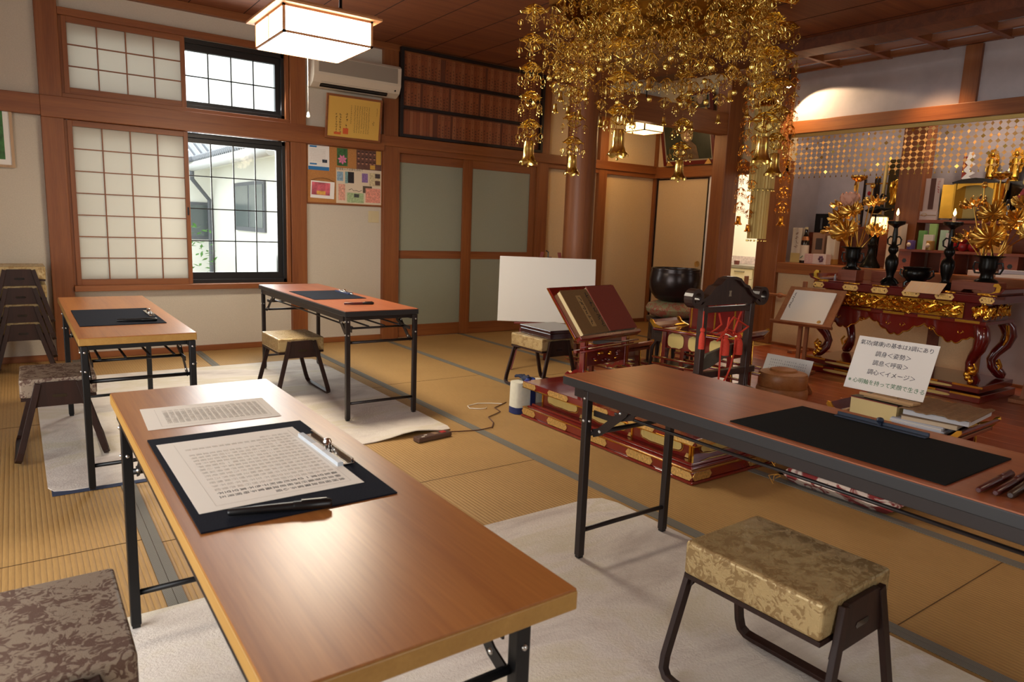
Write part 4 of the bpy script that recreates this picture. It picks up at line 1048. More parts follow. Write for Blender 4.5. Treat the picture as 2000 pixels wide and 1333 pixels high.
# ------------------------------------------------------------------ priest's platform
def cap_plate(m, M, x0, x1, h, mat=GOLDD, t=0.004, both=True):
    """gilt plate with pointed ends lying in the xz plane of M"""
    e = min(h*0.35, (x1-x0)*0.2)
    pl = [(x0+e, 0), (x1-e, 0), (x1, h*0.5), (x1-e, h), (x0+e, h), (x0, h*0.5)] if both else [(x0, 0), (x1-e, 0), (x1, h*0.5), (x1-e, h), (x0, h)]
    m.prism(pl, -t, 0.0005, mat, 'Y', M)
def cloud(x0, x1, z0, z1, n=22, lobes=5):
    """scalloped oval outline"""
    cx, cz = (x0+x1)/2, (z0+z1)/2; out = []
    for i in range(n*2):
        a = 2*PI*i/(n*2); rx = (x1-x0)/2; rz = (z1-z0)/2
        c_, s_ = math.cos(a), math.sin(a)
        sgn = lambda v: 1 if v >= 0 else -1
        x = cx+rx*sgn(c_)*abs(c_)**0.6; z = cz+rz*sgn(s_)*abs(s_)**0.6*(1-0.10*abs(math.sin(lobes*a)))
        out.append((x, z))
    return out
PX0, PX1, PY0, PY1 = 2.685, 3.80, 2.154, 3.612
pcx, pcy = (PX0+PX1)/2, (PY0+PY1)/2; pw, pl_ = (PX1-PX0)/2, (PY1-PY0)/2
t = thing('priest_platform', 'low red lacquered platform with gilt plates on the tatami', 'platform', (pcx, pcy, 0))
m = MB(); m.box((-pw, -pl_, 0.001), (pw, pl_, 0.018), LACQ); m.box((-pw+0.008, -pl_+0.008, 0.018), (pw-0.008, pl_-0.008, 0.066), LACQ); m.box((-pw+0.03, -pl_+0.03, 0.066), (pw-0.03, pl_-0.03, 0.078), LACQ); m.box((-pw+0.05, -pl_+0.05, 0.078), (pw-0.05, pl_-0.05, 0.094), LACQ)
m.build('base', t, bevel=0.004)
m = MB()
for a, b in [((-pw+0.006, -pl_+0.006), (pw-0.006, -pl_+0.026)), ((-pw+0.006, pl_-0.026), (pw-0.006, pl_-0.006)), ((-pw+0.006, -pl_+0.026), (-pw+0.026, pl_-0.026)), ((pw-0.026, -pl_+0.026), (pw-0.006, pl_-0.026))]:
    m.box((a[0], a[1], 0.066), (b[0], b[1], 0.070), GOLD)
m.build('gilt_ledge', t)
m = MB(); m.box((-pw+0.10, -pl_+0.10, 0.094), (pw-0.10, pl_-0.10, 0.20), LACQ); m.build('body', t)
m = MB(); m.box((-pw+0.03, -pl_+0.03, 0.196), (pw-0.03, pl_-0.03, 0.203), LACQD); m.box((-pw+0.004, -pl_+0.004, 0.203), (pw-0.004, pl_-0.004, 0.242), LACQ); m.build('top_board', t, bevel=0.003)
m = MB()
for a, b in [((-pw+0.002, -pl_+0.002), (pw-0.002, -pl_+0.012)), ((-pw+0.002, pl_-0.012), (pw-0.002, pl_-0.002)), ((-pw+0.002, -pl_+0.012), (-pw+0.012, pl_-0.012)), ((pw-0.012, -pl_+0.012), (pw-0.002, pl_-0.012))]:
    m.box((a[0], a[1], 0.199), (b[0], b[1], 0.204), GOLD)
m.build('gilt_line', t)
# faces: local frames with x along the face, y outward negative
faces = [(Matrix.Translation((-pw, 0, 0)) @ Matrix.Rotation(-PI/2, 4, 'Z'), pl_), (Matrix.Translation((0, -pl_, 0)), pw)]
for M, half in faces:
    for (z, h) in ((0.022, 0.042), (0.206, 0.034)):
        off = Matrix.Translation((0, 0.006 if z < 0.1 else 0.002, z))
        n = 5 if half > 0.6 else 3
        for i in range(n):
            c_ = -half+0.02+(2*half-0.04)*i/(n-1)
            a, b = c_-0.10, c_+0.10
            if i == 0: a, b = -half+0.006, -half+0.15
            if i == n-1: a, b = half-0.15, half-0.006
            q = MB(); cap_plate(q, M @ off, a, b, h); q.build('gilt_plate', t)
    npan = 3 if half > 0.6 else 2
    inner = half-0.10
    for i in range(npan):
        a = -inner+2*inner*i/npan; b = -inner+2*inner*(i+1)/npan
        q = MB(); Mi = M @ Matrix.Translation((0, 0.10, 0))
        q.prism(cloud(a+0.055, b-0.055, 0.105, 0.185), -0.004, 0.001, BRASS, 'Y', Mi)
        q.prism(cloud(a+0.060, b-0.060, 0.110, 0.180), -0.007, -0.003, LACQD, 'Y', Mi)
        po = q.build('cartouche', t)
        q = MB(); q.prism(cloud(a+0.066, b-0.062, 0.116, 0.178), -0.009, -0.006, GOLDP, 'Y', Mi)
        nx = int((b-a-0.16)/0.009)
        for k in range(nx):
            xx = a+0.08+k*0.009; q.box((xx, -0.0105, 0.124), (xx+0.004, -0.008, 0.171), GOLDP, Mi)
        q.build('ribbed_inlay', po)
        q = MB(); q.box((b-0.014, -0.006, 0.094), (b-0.002, 0.002, 0.199), GOLD, Mi); q.build('gilt_upright', t)
        for zz in (0.098, 0.175):
            q = MB(); q.prism([(b-0.04, zz), (b-0.008, zz), (b-0.008, zz+0.022), (b-0.03, zz+0.022)], -0.005, 0.0, GOLDD, 'Y', Mi); q.build('gilt_corner', t)
    q = MB(); q.box((-inner, -0.006, 0.094), (-inner+0.012, 0.002, 0.199), GOLD, M @ Matrix.Translation((0, 0.10, 0))); q.build('gilt_upright', t)

# white bag against the platform
t = thing('tote_bag', 'white and navy tote bag with blue gloves on top, against the red platform', 'bag', (2.80, 3.70, 0), R(90))
BAG = plain('bag_canvas', (216, 212, 192), 0.9, noise=0.05, nscale=40, bstr=0.1); NV = plain('bag_navy', (30, 40, 92), 0.8)
m = MB(); n = 16
def bagring(z, k): return [(0.06*k*math.copysign(abs(math.cos(a))**0.5, math.cos(a)), 0.13*k*math.copysign(abs(math.sin(a))**0.5, math.sin(a)), z) for a in [2*PI*i/n for i in range(n)]]
def bagwall(z0, z1, k0, k1, mat, name):
    m = MB(); r0, r1 = bagring(z0, k0), bagring(z1, k1); m.add(r0+r1, [(i, (i+1) % n, (i+1) % n+n, i+n) for i in range(n)]+[tuple(range(n))[::-1], tuple(range(n, 2*n))], mat, True); return m.build(name, t)
bagwall(0.001, 0.045, 1.0, 1.0, NV, 'navy_bottom'); bagwall(0.045, 0.215, 1.0, 0.97, BAG, 'canvas')
m = MB(); m.box((-0.062, -0.02, 0.05), (-0.059, 0.02, 0.2), NV); m.build('navy_stripe', t)
g = thing('work_gloves', 'pair of blue work gloves lying on the white tote bag', 'gloves', (2.78, 3.70, 0.218), R(10))
GL = plain('glove_blue', (44, 70, 150), 0.8); GLD = plain('glove_dark', (26, 34, 60), 0.8)
for k, (ox, a0, mm) in enumerate([(0.0, 0.2, GL), (0.02, 0.9, GLD)]):
    m = MB(); base_ = Vector((ox-0.03, -0.05+0.05*k, 0.008+0.008*k))
    m.ball(base_, 0.028, mm, 10, 0.35)
    for j in range(4):
        a = a0+0.28*j; L = 0.07+0.012*(j in (1, 2))
        m.tube([base_+Vector((math.cos(a)*0.02, math.sin(a)*0.02, 0)), base_+Vector((math.cos(a)*0.05, math.sin(a)*0.05, 0.01)), base_+Vector((math.cos(a)*L*1.15, math.sin(a)*L*1.15, 0.002))], [0.010, 0.010, 0.008], mm, 8)
    a = a0-0.7; m.tube([base_, base_+Vector((math.cos(a)*0.045, math.sin(a)*0.045, 0.008))], 0.010, mm, 8)
    m.tube([base_, base_-Vector((math.cos(a0+0.4)*0.06, math.sin(a0+0.4)*0.06, -0.002))], 0.022, mm, 10)
    m.build('glove', g)

# ------------------------------------------------------------------ reading stand with the open book
t = thing('book_stand', 'red lacquered reading stand with a tilted board on the platform', 'reading stand', (3.31, 3.50, 0.2425), R(10))
m = MB()
Mb = Matrix.Translation((-0.03, -0.03, 0.295)) @ Matrix.Rotation(R(50), 4, 'X')
m.box((-0.35, 0, 0), (0.35, 0.40, 0.016), LACQ, Mb); m.build('board', t, bevel=0.003)
m = MB()
for a, b in [((-0.354, -0.004), (0.354, 0.004)), ((-0.354, 0.396), (0.354, 0.404)), ((-0.354, 0.004), (-0.349, 0.396)), ((0.349, 0.004), (0.354, 0.396))]: m.box((a[0], a[1], -0.001), (b[0], b[1], 0.006), GOLD, Mb)
m.build('gilt_rim', t)
m = MB(); m.box((-0.34, -0.03, 0.0), (0.34, -0.005, 0.045), LACQ, Mb); m.build('book_ledge', t, bevel=0.003)
m = MB(); m.box((-0.345, -0.032, 0.0), (0.345, -0.0305, 0.006), GOLD, Mb); m.build('gilt_ledge_line', t)
for x in (-0.235, 0.235):
    m = MB(); m.box((x-0.022, -0.02, 0.05), (x+0.022, 0.02, 0.30), LACQ); pst = m.build('post', t, bevel=0.003)
    m = MB(); m.box((x-0.003, -0.0215, 0.06), (x+0.003, -0.0195, 0.295), GOLD); m.build('gilt_line', pst)
    m = MB(); m.strip([(x, -0.14, 0.012), (x, -0.12, 0.03), (x, -0.09, 0.022), (x, -0.06, 0.05), (x, -0.0, 0.062), (x, 0.06, 0.05), (x, 0.09, 0.022), (x, 0.12, 0.03), (x, 0.14, 0.012)], (1, 0, 0), 0.03, 0.022, LACQ); ft = m.build('curved_foot', t)
    m = MB(); m.tube([(x-0.0, -0.14, 0.024), (x, -0.12, 0.042), (x, -0.09, 0.034), (x, -0.06, 0.062), (x, 0, 0.074)], 0.003, GOLD, 6); m.build('gilt_line', ft)
for z, h in ((0.19, 0.022), (0.09, 0.10)):
    m = MB(); m.box((-0.33 if h < 0.05 else -0.215, -0.012, z), (0.33 if h < 0.05 else 0.215, 0.012, z+h), LACQD if h > 0.05 else LACQ); m.build('cross_rail', t, bevel=0.003)
m = MB(); rg = random.Random(5)
for i in range(16): m.ball((-0.14+0.28*rg.random(), -0.016, 0.105+0.07*rg.random()), 0.010+0.008*rg.random(), GOLD if i % 3 == 0 else LACQD, 8, 0.7)
m.build('carved_relief', t)
for z in (0.235, 0.205):
    m = MB(); m.tube([(-0.33, -0.045, z), (0.33, -0.045, z)], 0.007, LACQ, 8); m.build('thin_rail', t)
Mt = Matrix.Translation((3.31, 3.50, 0.2425)) @ Matrix.Rotation(R(10), 4, 'Z') @ Mb
bk = thing('open_book', 'thick folding sutra book with a brown cover and title slip, on the reading stand', 'book', (0, 0, 0)); bk.matrix_world = Mt @ Matrix.Translation((0, 0.002, 0.0165))
m = MB(); m.box((-0.30, 0, 0), (-0.03, 0.345, 0.030), plain('page_block', (214, 196, 150), 0.9)); m.build('page_block', bk)
m = MB(); m.box((-0.305, -0.002, 0.030), (-0.025, 0.348, 0.034), plain('brown_cloth_cover', (122, 92, 54), 0.85, noise=0.15, nscale=200)); m.build('cover', bk)
m = MB(); m.box((-0.175, 0.05, 0.034), (-0.125, 0.30, 0.0346), plain('title_slip', (168, 136, 86), 0.85)); m.build('title_slip', bk)
m = MB(); marks(m, Matrix.Translation((0, 0, 0.0350)), -0.168, -0.132, 0.07, 0.29, 1, 6, INK, 0.85, 0.8, 0, seed=9); marks(m, Matrix.Translation((0, 0, 0.0350)), -0.075, -0.035, 0.03, 0.32, 1, 5, INK, 0.9, 0.9, 0, seed=10); m.build('brush_writing', bk)
bk2 = thing('red_book', 'red cloth-covered book lying on the far half of the reading stand', 'book', (0, 0, 0)); bk2.matrix_world = Mt @ Matrix.Translation((0, 0.002, 0.0165))
m = MB(); m.box((-0.018, 0, 0), (0.29, 0.36, 0.036), plain('grey_pages', (158, 146, 120), 0.9)); m.build('page_block', bk2)
m = MB(); m.box((-0.022, -0.002, 0.036), (0.295, 0.365, 0.042), plain('red_cloth_cover', (128, 52, 38), 0.8, noise=0.12, nscale=200)); m.build('cover', bk2, bevel=0.001)

# ------------------------------------------------------------------ sutra desks (red, gilt-edged, upturned ends)
def desk(name, label, cx, cy, rz, L, D, H, z0=0.0, deep=0.11, rails=True, grp=None):
    """long axis along local x"""
    t = thing(name, label, 'desk', (cx, cy, z0), rz, grp)
    m = MB(); m.box((-L/2, -D/2, H-0.022), (L/2, D/2, H), LACQD); m.build('desk_top', t, bevel=0.004)
    for sy in (-1, 1):
        m = MB(); m.tube([(-L/2, sy*D/2, H-0.012), (L/2, sy*D/2, H-0.012)], 0.012, LACQ, 8); e = m.build('edge_rail', t)
        m = MB(); m.tube([(-L/2, sy*(D/2+0.006), H+0.001), (L/2, sy*(D/2+0.006), H+0.001)], 0.0035, GOLD, 6); m.build('gilt_line', e)
    for sx in (-1, 1):
        m = MB(); m.strip([(sx*(L/2-0.05), 0, H), (sx*(L/2-0.01), 0, H+0.005), (sx*(L/2+0.015), 0, H+0.03), (sx*(L/2+0.03), 0, H+0.05)], (0, 1, 0), D+0.01, 0.012, LACQ); u = m.build('upturned_end', t)
        for sy in (-1, 1):
            m = MB(); m.prism([(sx*(L/2-0.09), H+0.0), (sx*(L/2+0.0), H+0.0), (sx*(L/2+0.035), H+0.045), (sx*(L/2+0.03), H+0.062), (sx*(L/2+0.012), H+0.058), (sx*(L/2-0.012), H+0.028), (sx*(L/2-0.04), H+0.018)], sy*(D/2+0.008)-0.006, sy*(D/2+0.008)+0.006, GOLD, 'Y'); m.build('gilt_horn', u)
    if deep:
        m = MB(); m.box((-L/2+0.07, -D/2+0.04, H-0.022-deep), (L/2-0.07, D/2-0.04, H-0.022), LACQ); b = m.build('drawer_box', t, bevel=0.003)
        for sy in (-1, 1):
            n = 3; w_ = (L-0.18)/n
            for i in range(n):
                a = -L/2+0.09+w_*i
                q = MB(); q.prism(cloud(a+0.02, a+w_-0.02, H-0.016-deep, H-0.03), min(sy*(D/2-0.04), sy*(D/2-0.034)), max(sy*(D/2-0.04), sy*(D/2-0.034)), GOLDP, 'Y'); q.build('gilt_cartouche', b)
    if rails:
        for zz in (H*0.56, H*0.47):
            for sy in (-1, 1):
                m = MB(); m.tube([(-L/2-0.01, sy*(D/2-0.02), zz), (L/2+0.01, sy*(D/2-0.02), zz)], 0.009, LACQ, 8); rr_ = m.build('side_rail', t)
                m = MB(); m.tube([(-L/2-0.01, sy*(D/2-0.012), zz+0.008), (L/2+0.01, sy*(D/2-0.012), zz+0.008)], 0.003, BRASS, 6); m.build('gilt_line', rr_)
    for sx in (-1, 1):
        for sy in (-1, 1):
            xl = sx*(L/2-0.07); yl = sy*(D/2-0.04)
            m = MB(); m.strip([(xl, yl, 0.002), (xl, yl, H*0.3), (xl-sx*0.01, yl, H*0.6), (xl-sx*0.01, yl, H-0.02)], (1, 0, 0), 0.035, 0.03, LACQD); lg = m.build('leg', t)
            m = MB(); m.tube([(xl+sx*0.016, yl+sy*0.012, 0.004), (xl+sx*0.016, yl+sy*0.012, H*0.3), (xl+sx*0.006, yl+sy*0.012, H-0.03)], 0.0035, GOLD, 6); m.build('gilt_line', lg)
    return t
desk('sutra_desk', 'red lacquered sutra desk with gilt panels behind the dark bell frame', 4.18, 3.33, R(97), 0.72, 0.34, 0.53, 0, 0.13)
desk('side_desk', 'red lacquered side desk beyond the reading stand, heaped with small books', 3.95, 4.16, R(100), 0.62, 0.32, 0.33, 0, 0.0)
desk('side_desk', 'red lacquered side desk with gilt horns, carrying the sign and papers', 4.09, 1.79, R(92), 0.64, 0.52, 0.25, 0.005, 0.05, False)
t = thing('lacquer_screen', 'upright dark red lacquered screen with gilt lines behind the chime frame', 'screen', (4.19, 3.27, 0.535), R(97))
m = MB(); m.box((-0.22, -0.012, 0), (0.22, 0.012, 0.24), LACQD); m.build('panel', t, bevel=0.003)
for x in (-0.16, 0.0, 0.2):
    m = MB(); m.box((x-0.006, 0.012, 0.01), (x+0.006, 0.015, 0.23), GOLD); m.build('gilt_line', t)
# small books on the far side desk
for i, (x, y, z, a, sz, cc, lb) in enumerate([(3.90, 4.10, 0.336, 40, (0.16, 0.22, 0.035), (44, 34, 30), 'dark book at the bottom of the heap on the far side desk'), (3.91, 4.11, 0.372, 62, (0.15, 0.21, 0.03), (94, 62, 44), 'brown book in the middle of the heap on the far side desk'), (3.93, 4.12, 0.403, 48, (0.12, 0.18, 0.02), (34, 30, 30), 'small black book on top of the heap on the far side desk')]):
    b = thing('book', lb, 'book', (x, y, z), R(a), 'books heaped on the far side desk')
    m = MB(); m.box((-sz[0]/2, -sz[1]/2, 0), (sz[0]/2, sz[1]/2, sz[2]), plain('book_cover_%d' % i, cc, 0.6)); m.build('cover', b, bevel=0.003)
    m = MB(); m.box((-sz[0]/2+0.004, -sz[1]/2-0.0008, 0.005), (sz[0]/2+0.0008, sz[1]/2+0.0008, sz[2]-0.005), PAPER); m.build('pages', b)
m = MB(); m.box((-0.03, -0.07, 0), (0.03, 0.07, 0.004), PAPERW); tag(m.build('paper_slip', loc=(3.94, 4.11, 0.4235), rot=(0, 0, R(20))), 'white paper slip on the heap of books on the far side desk', 'paper')

# ------------------------------------------------------------------ chime frame with red tassels
t = thing('chime_frame', 'dark carved standing frame with scrolled ends and red tassels, on the platform', 'chime frame', (3.60, 2.73, 0.2425), R(1))
def scroll(sx):
    pts = []
    for i in range(30):
        a = R(-100+sx*0+i*14); r = 0.058-0.0011*i
        pts.append((sx*(0.255)+sx*r*math.cos(a), 0, 0.595+r*math.sin(a)))
    return pts
hw = 0.235
for sx in (-1, 1):
    m = MB(); m.box((sx*hw-0.022, -0.022, 0.02), (sx*hw+0.022, 0.022, 0.58), DARKW); m.build('upright', t, bevel=0.004)
    m = MB(); m.box((sx*hw-0.025, -0.13, 0.001), (sx*hw+0.025, 0.13, 0.03), DARKW); m.prism([(-0.10, 0.03), (-0.03, 0.045), (-0.022, 0.12), (0.022, 0.12), (0.03, 0.045), (0.10, 0.03)], sx*hw-0.012, sx*hw+0.012, DARKW, 'X'); m.build('foot', t, bevel=0.003)
m = MB(); m.box((-0.32, -0.02, 0.125), (0.32, 0.02, 0.165), DARKW); m.build('lower_bar', t, bevel=0.003)
m = MB(); m.box((-0.25, -0.018, 0.535), (0.25, 0.018, 0.57), DARKW); m.build('upper_bar', t, bevel=0.003)
cr = [(x*1.28, z+0.035) for x, z in [(-0.20, 0.545), (0.20, 0.545), (0.215, 0.57), (0.16, 0.60), (0.125, 0.645), (0.09, 0.655), (0.055, 0.69), (0.02, 0.70), (-0.02, 0.70), (-0.055, 0.69), (-0.09, 0.655), (-0.125, 0.645), (-0.16, 0.60), (-0.215, 0.57)]]
m = MB(); m.prism(cr, -0.012, 0.012, DARKW, 'Y'); m.build('carved_crest', t)
m = MB(); m.strip([(x*1.02, 0, 0.006+0.58+(z-0.58)*1.02) for x, z in cr[2:]], (0, 1, 0), 0.062, 0.018, DARKW); m.build('crest_moulding', t)
m = MB(); m.prism([(-0.012, 0.665), (0.012, 0.665), (0.008, 0.65), (0.012, 0.63), (-0.012, 0.63), (-0.008, 0.65)], -0.0135, 0.0135, plain('pierced_hole', (150, 140, 120), 0.8), 'Y'); m.build('pierced_mark', t)
for sx in (-1, 1):
    pts = [(sx*0.25, 0, 0.60), (sx*0.285, 0, 0.578)] + [(sx*(0.325+0.052*math.cos(a)*k), 0, 0.63+0.052*math.sin(a)*k) for a, k in [(R(-90+20*i), 1-0.018*i) for i in range(21)]]
    m = MB(); m.strip(pts, (0, 1, 0), 0.062, 0.022, DARKW); m.build('scrolled_end', t)
RC = plain('vermilion_cord', (206, 62, 40), 0.75, noise=0.15, nscale=150)
m = MB()
def cord(p): m.tube([(x*1.3, y, z+0.03) for x, y, z in p], 0.006, RC, 6)
Z0 = 0.50
cord([(-0.08, -0.02, Z0), (-0.06, -0.025, 0.43), (-0.10, -0.025, 0.40), (-0.14, -0.025, 0.385), (-0.10, -0.03, 0.37), (-0.03, -0.025, 0.385), (0.0, -0.03, 0.44), (0.03, -0.025, 0.47), (0.08, -0.025, 0.44), (0.13, -0.03, 0.41), (0.15, -0.03, 0.405), (0.10, -0.025, 0.37), (0.04, -0.025, 0.35), (-0.03, -0.025, 0.38), (-0.06, -0.025, 0.36)])
cord([(0.09, -0.02, Z0), (0.05, -0.03, 0.42), (0.03, -0.03, 0.36), (-0.02, -0.03, 0.39), (-0.06, -0.03, 0.35), (-0.09, -0.03, 0.33)])
cord([(0.0, -0.02, 0.47), (-0.02, -0.03, 0.40), (0.03, -0.03, 0.38), (0.07, -0.03, 0.35)])
cord([(-0.05, -0.03, 0.35), (-0.055, -0.03, 0.25), (-0.05, -0.03, 0.02)]); cord([(0.055, -0.03, 0.34), (0.05, -0.03, 0.24), (0.03, -0.03, 0.14), (0.0, -0.035, 0.09), (-0.02, -0.035, 0.06)])
cd = m.build('knotted_cord', t)
def tassel(x, z, y=-0.035, h=0.13, r=0.026):
    m = MB(); m.lathe([(0.006, 0.0), (0.014, -0.006), (0.015, -0.022), (0.010, -0.026), (r*0.7, -0.036), (r, -0.06), (r*1.05, -h), (0.004, -h)], (x, y, z), RC, 18, wob=lambda a, zz: 1+0.07*math.sin(9*a)*(zz < -0.03)); return m.build('tassel', t)
tassel(-0.262, 0.45, -0.03, 0.13, 0.018); tassel(-0.035, 0.395); tassel(0.10, 0.39)
m = MB(); m.tube([(-0.262, -0.028, 0.55), (-0.262, -0.03, 0.445)], 0.004, RC, 6); m.build('tassel_cord', t)
st_ = plain('grey_chime_stone', (82, 82, 72), 0.6, noise=0.15, nscale=14)
m = MB(); m.prism([(x*1.22, z) for x, z in [(-0.165, 0.175), (-0.10, 0.19), (0.0, 0.235), (0.10, 0.255), (0.155, 0.265), (0.16, 0.30), (0.10, 0.325), (0.02, 0.315), (-0.06, 0.295), (-0.14, 0.275), (-0.17, 0.23)]], -0.006, 0.018, st_, 'Y'); m.build('chime_stone', t, bevel=0.003)

# ------------------------------------------------------------------ bronze bell on its cushion and stand
bx, by = 5.02, 4.42
t = thing('bell_stand', 'dark octagonal wooden stand with arched openings under the bowl bell', 'stand', (bx, by, 0.0052), R(10))
def octo(r, z): return [(r*math.cos(PI/8+i*PI/4), r*math.sin(PI/8+i*PI/4), z) for i in range(8)]
def ring8(m, r0, z0, r1, z1, mat): m.add(octo(r0, z0)+octo(r1, z1), [(i, (i+1) % 8, (i+1) % 8+8, i+8) for i in range(8)]+[tuple(range(8))[::-1], tuple(range(8, 16))], mat)
m = MB(); ring8(m, 0.245, 0.42, 0.25, 0.455, DARKW); ring8(m, 0.215, 0.39, 0.235, 0.42, DARKW); m.build('stand_top', t, bevel=0.003)
m = MB(); ring8(m, 0.22, 0.29, 0.22, 0.39, DARKW); fb = m.build('frieze', t)
for i in range(8):
    a = PI/4*i+PI/4; rr = 0.22*math.cos(PI/8)+0.001
    Mf = Matrix.Rotation(a+PI/2, 4, 'Z') @ Matrix.Translation((0, -rr, 0))
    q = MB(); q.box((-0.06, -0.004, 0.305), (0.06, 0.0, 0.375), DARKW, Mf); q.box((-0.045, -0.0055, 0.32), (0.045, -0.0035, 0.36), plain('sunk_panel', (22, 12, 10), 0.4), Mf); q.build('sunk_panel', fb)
    q = MB(); outl = [(-0.086, 0.02), (-0.086, 0.29), (0.086, 0.29), (0.086, 0.02), (0.066, 0.02), (0.058, 0.16), (0.046, 0.21), (0.02, 0.245), (-0.02, 0.245), (-0.046, 0.21), (-0.058, 0.16), (-0.066, 0.02)]
    q.prism(outl, 0.0, 0.018, DARKW, 'Y', Mf); q.build('arched_leg', t)
m = MB(); ring8(m, 0.245, 0.0, 0.24, 0.025, DARKW); m.build('base_ring', t, bevel=0.003)
m = MB(); m.lathe([(0.02, 0.0), (0.14, 0.0), (0.205, 0.02), (0.245, 0.055), (0.255, 0.085), (0.235, 0.125), (0.18, 0.15), (0.10, 0.155), (0.02, 0.15)], (bx, by, 0.4615), CUSH, 40, wob=lambda a, z: 1+0.015*math.sin(10*a))
tag(m.build('bell_cushion'), 'round green floral brocade cushion under the bowl bell', 'cushion')
BOWL = plain('dark_bronze_bowl', (44, 34, 32), 0.26, metal=0.55, noise=0.12, nscale=10)
m = MB(); m.lathe([(0.02, 0.002), (0.12, 0.0), (0.17, 0.02), (0.212, 0.07), (0.234, 0.14), (0.238, 0.20), (0.228, 0.262), (0.222, 0.285), (0.226, 0.30), (0.222, 0.308), (0.206, 0.308), (0.202, 0.296), (0.210, 0.26), (0.216, 0.2), (0.21, 0.14), (0.18, 0.07), (0.10, 0.03), (0.002, 0.025)], (bx, by, 0.616), BOWL, 56)
tag(m.build('bowl_bell'), 'large dark bronze bowl bell on the floral cushion', 'bell')
def round_box(name, label, x, y, z, r, h, c1, c2, cat='box'):
    WD = wood('turned_wood_%s' % name + str(int(r*100)), c1, c2, 'X', scale=2, rough=0.4)
    t = thing(name, label, cat, (x, y, z))
    m = MB(); m.lathe([(r*0.96, 0), (r, 0.01), (r, h*0.42), (r*0.97, h*0.46), (r*0.97, h*0.5)], (0, 0, 0), WD, 44); m.build('body', t)
    m = MB(); m.lathe([(r*0.93, h*0.5), (r*0.95, h*0.52), (r*0.95, h*0.82), (r*0.90, h*0.88), (r*0.55, h*0.92), (r*0.5, h*0.97), (r*0.3, h), (0.001, h)], (0, 0, 0), WD, 44); m.build('lid', t)
    return t
round_box('round_wooden_box', 'light turned wooden box beside the chime frame', 4.64, 2.965, 0.0055, 0.185, 0.275, (190, 132, 78), (164, 104, 56))
round_box('round_wooden_box', 'dark turned wooden box on the tatami beyond the reading stand', 4.60, 4.62, 0.0055, 0.15, 0.18, (120, 86, 68), (96, 64, 50))
t = thing('leaning_sheet', 'handwritten white sheet leaning behind the light round box', 'paper', (4.92, 3.17, 0.02), R(-90+3))
m = MB(); Ml = Matrix.Rotation(R(-24), 4, 'X'); m.box((-0.20, 0, 0.01), (0.20, 0.003, 0.30), plain('blueish_sheet', (214, 216, 214), 0.8), Ml); m.build('paper', t)
m = MB(); marks(m, Ml @ Matrix.Translation((0, -0.0006, 0)) @ Matrix.Rotation(PI/2, 4, 'X'), -0.16, 0.16, 0.10, 0.27, 18, 7, plain('grey_handwriting', (120, 124, 134), 0.8), 0.6, 0.5, 0.1, seed=31); m.build('handwriting', t)
m = MB(); m.prism([(-0.08, 0), (0.10, 0), (0.10, 0.02), (0.0, 0.12), (-0.02, 0.12)], -0.12, 0.12, FRAME['X'], 'Y'); tag(m.build('sheet_rest', loc=(5.07, 3.15, 0.0055)), 'small wooden rest holding up the handwritten sheet', 'rest')

# ------------------------------------------------------------------ sign, books and papers on the near side desk
ZS = 0.2565
t = thing('sign_stand', 'small wooden stand holding the white sign on the side desk', 'stand', (3.90, 1.835, ZS+0.1125), R(-92))
m = MB(); m.box((-0.13, -0.02, 0.0), (0.13, 0.09, 0.012), wood('pale_wood', (206, 170, 124), (184, 146, 100), 'X')); m.build('base', t, bevel=0.002)
m = MB(); m.box((-0.15, -0.035, 0.012), (0.15, -0.02, 0.028), wood('pale_wood', (206, 170, 124), (184, 146, 100), 'X')); m.build('lip', t, bevel=0.002)
m = MB(); m.box((-0.02, 0.045, 0.012), (0.02, 0.06, 0.18), wood('pale_wood', (206, 170, 124), (184, 146, 100), 'X'), Matrix.Rotation(R(-15), 4, 'X')); m.build('prop', t)
t = thing('sign', 'white sign with black and green Japanese lines about breathing, on the side desk', 'sign', (3.895, 1.815, ZS+0.13), rot=(0, 0, 0))
Ms = Matrix.Translation((3.905, 1.88, ZS+0.1455)) @ Matrix.Rotation(R(-92), 4, 'Z') @ Matrix.Rotation(R(-1), 4, 'Y') @ Matrix.Rotation(R(-22), 4, 'X')
t.matrix_world = Ms
m = MB(); m.box((-0.225, 0.0, 0.0), (0.225, 0.003, 0.318), PAPERW); m.build('card', t)
U = Matrix.Rotation(PI/2, 4, 'X')
def st(s, x, z, size, mat, al='CENTER'): return text('writing', s, size, mat, Matrix.Translation((x, -0.0006, z)) @ U, t, al, extr=0.0003, res=2)
st('氣功（健康）の基本は３調にあり'.replace('（', '(').replace('）', ')').replace('３', '3'), 0.0, 0.281, 0.0315, INKB)
st('調身＜姿勢＞', 0.0, 0.222, 0.034, INKB); st('調息＜呼吸＞', 0.0, 0.168, 0.034, INKB); st('調心＜イメージ＞', 0.02, 0.112, 0.034, INKB)
st('※ 心明軸を持って笑顔で生きる', 0.006, 0.050, 0.0312, INKGR)
t = thing('thick_book', 'thick black book with cream page edges and red trim under the sign stand', 'book', (3.975, 1.83, ZS), R(-91))
m = MB(); m.box((-0.19, -0.12, 0.005), (0.07, 0.13, 0.105), plain('cream_pages', (222, 200, 142), 0.85)); m.build('page_block', t)
for z in (0.0, 0.105):
    m = MB(); m.box((-0.195, -0.124, z), (0.075, 0.134, z+0.005), plain('black_cover', (32, 26, 26), 0.5)); c_ = m.build('cover', t)
    m = MB(); m.box((-0.195, -0.1255, z+0.001), (0.075, -0.124, z+0.004), plain('red_trim', (150, 26, 28), 0.5)); m.build('red_trim', c_)
t = thing('paper_stack', 'loose white papers at the bottom of the pile on the side desk', 'papers', (4.035, 1.665, ZS+0.006), R(-86))
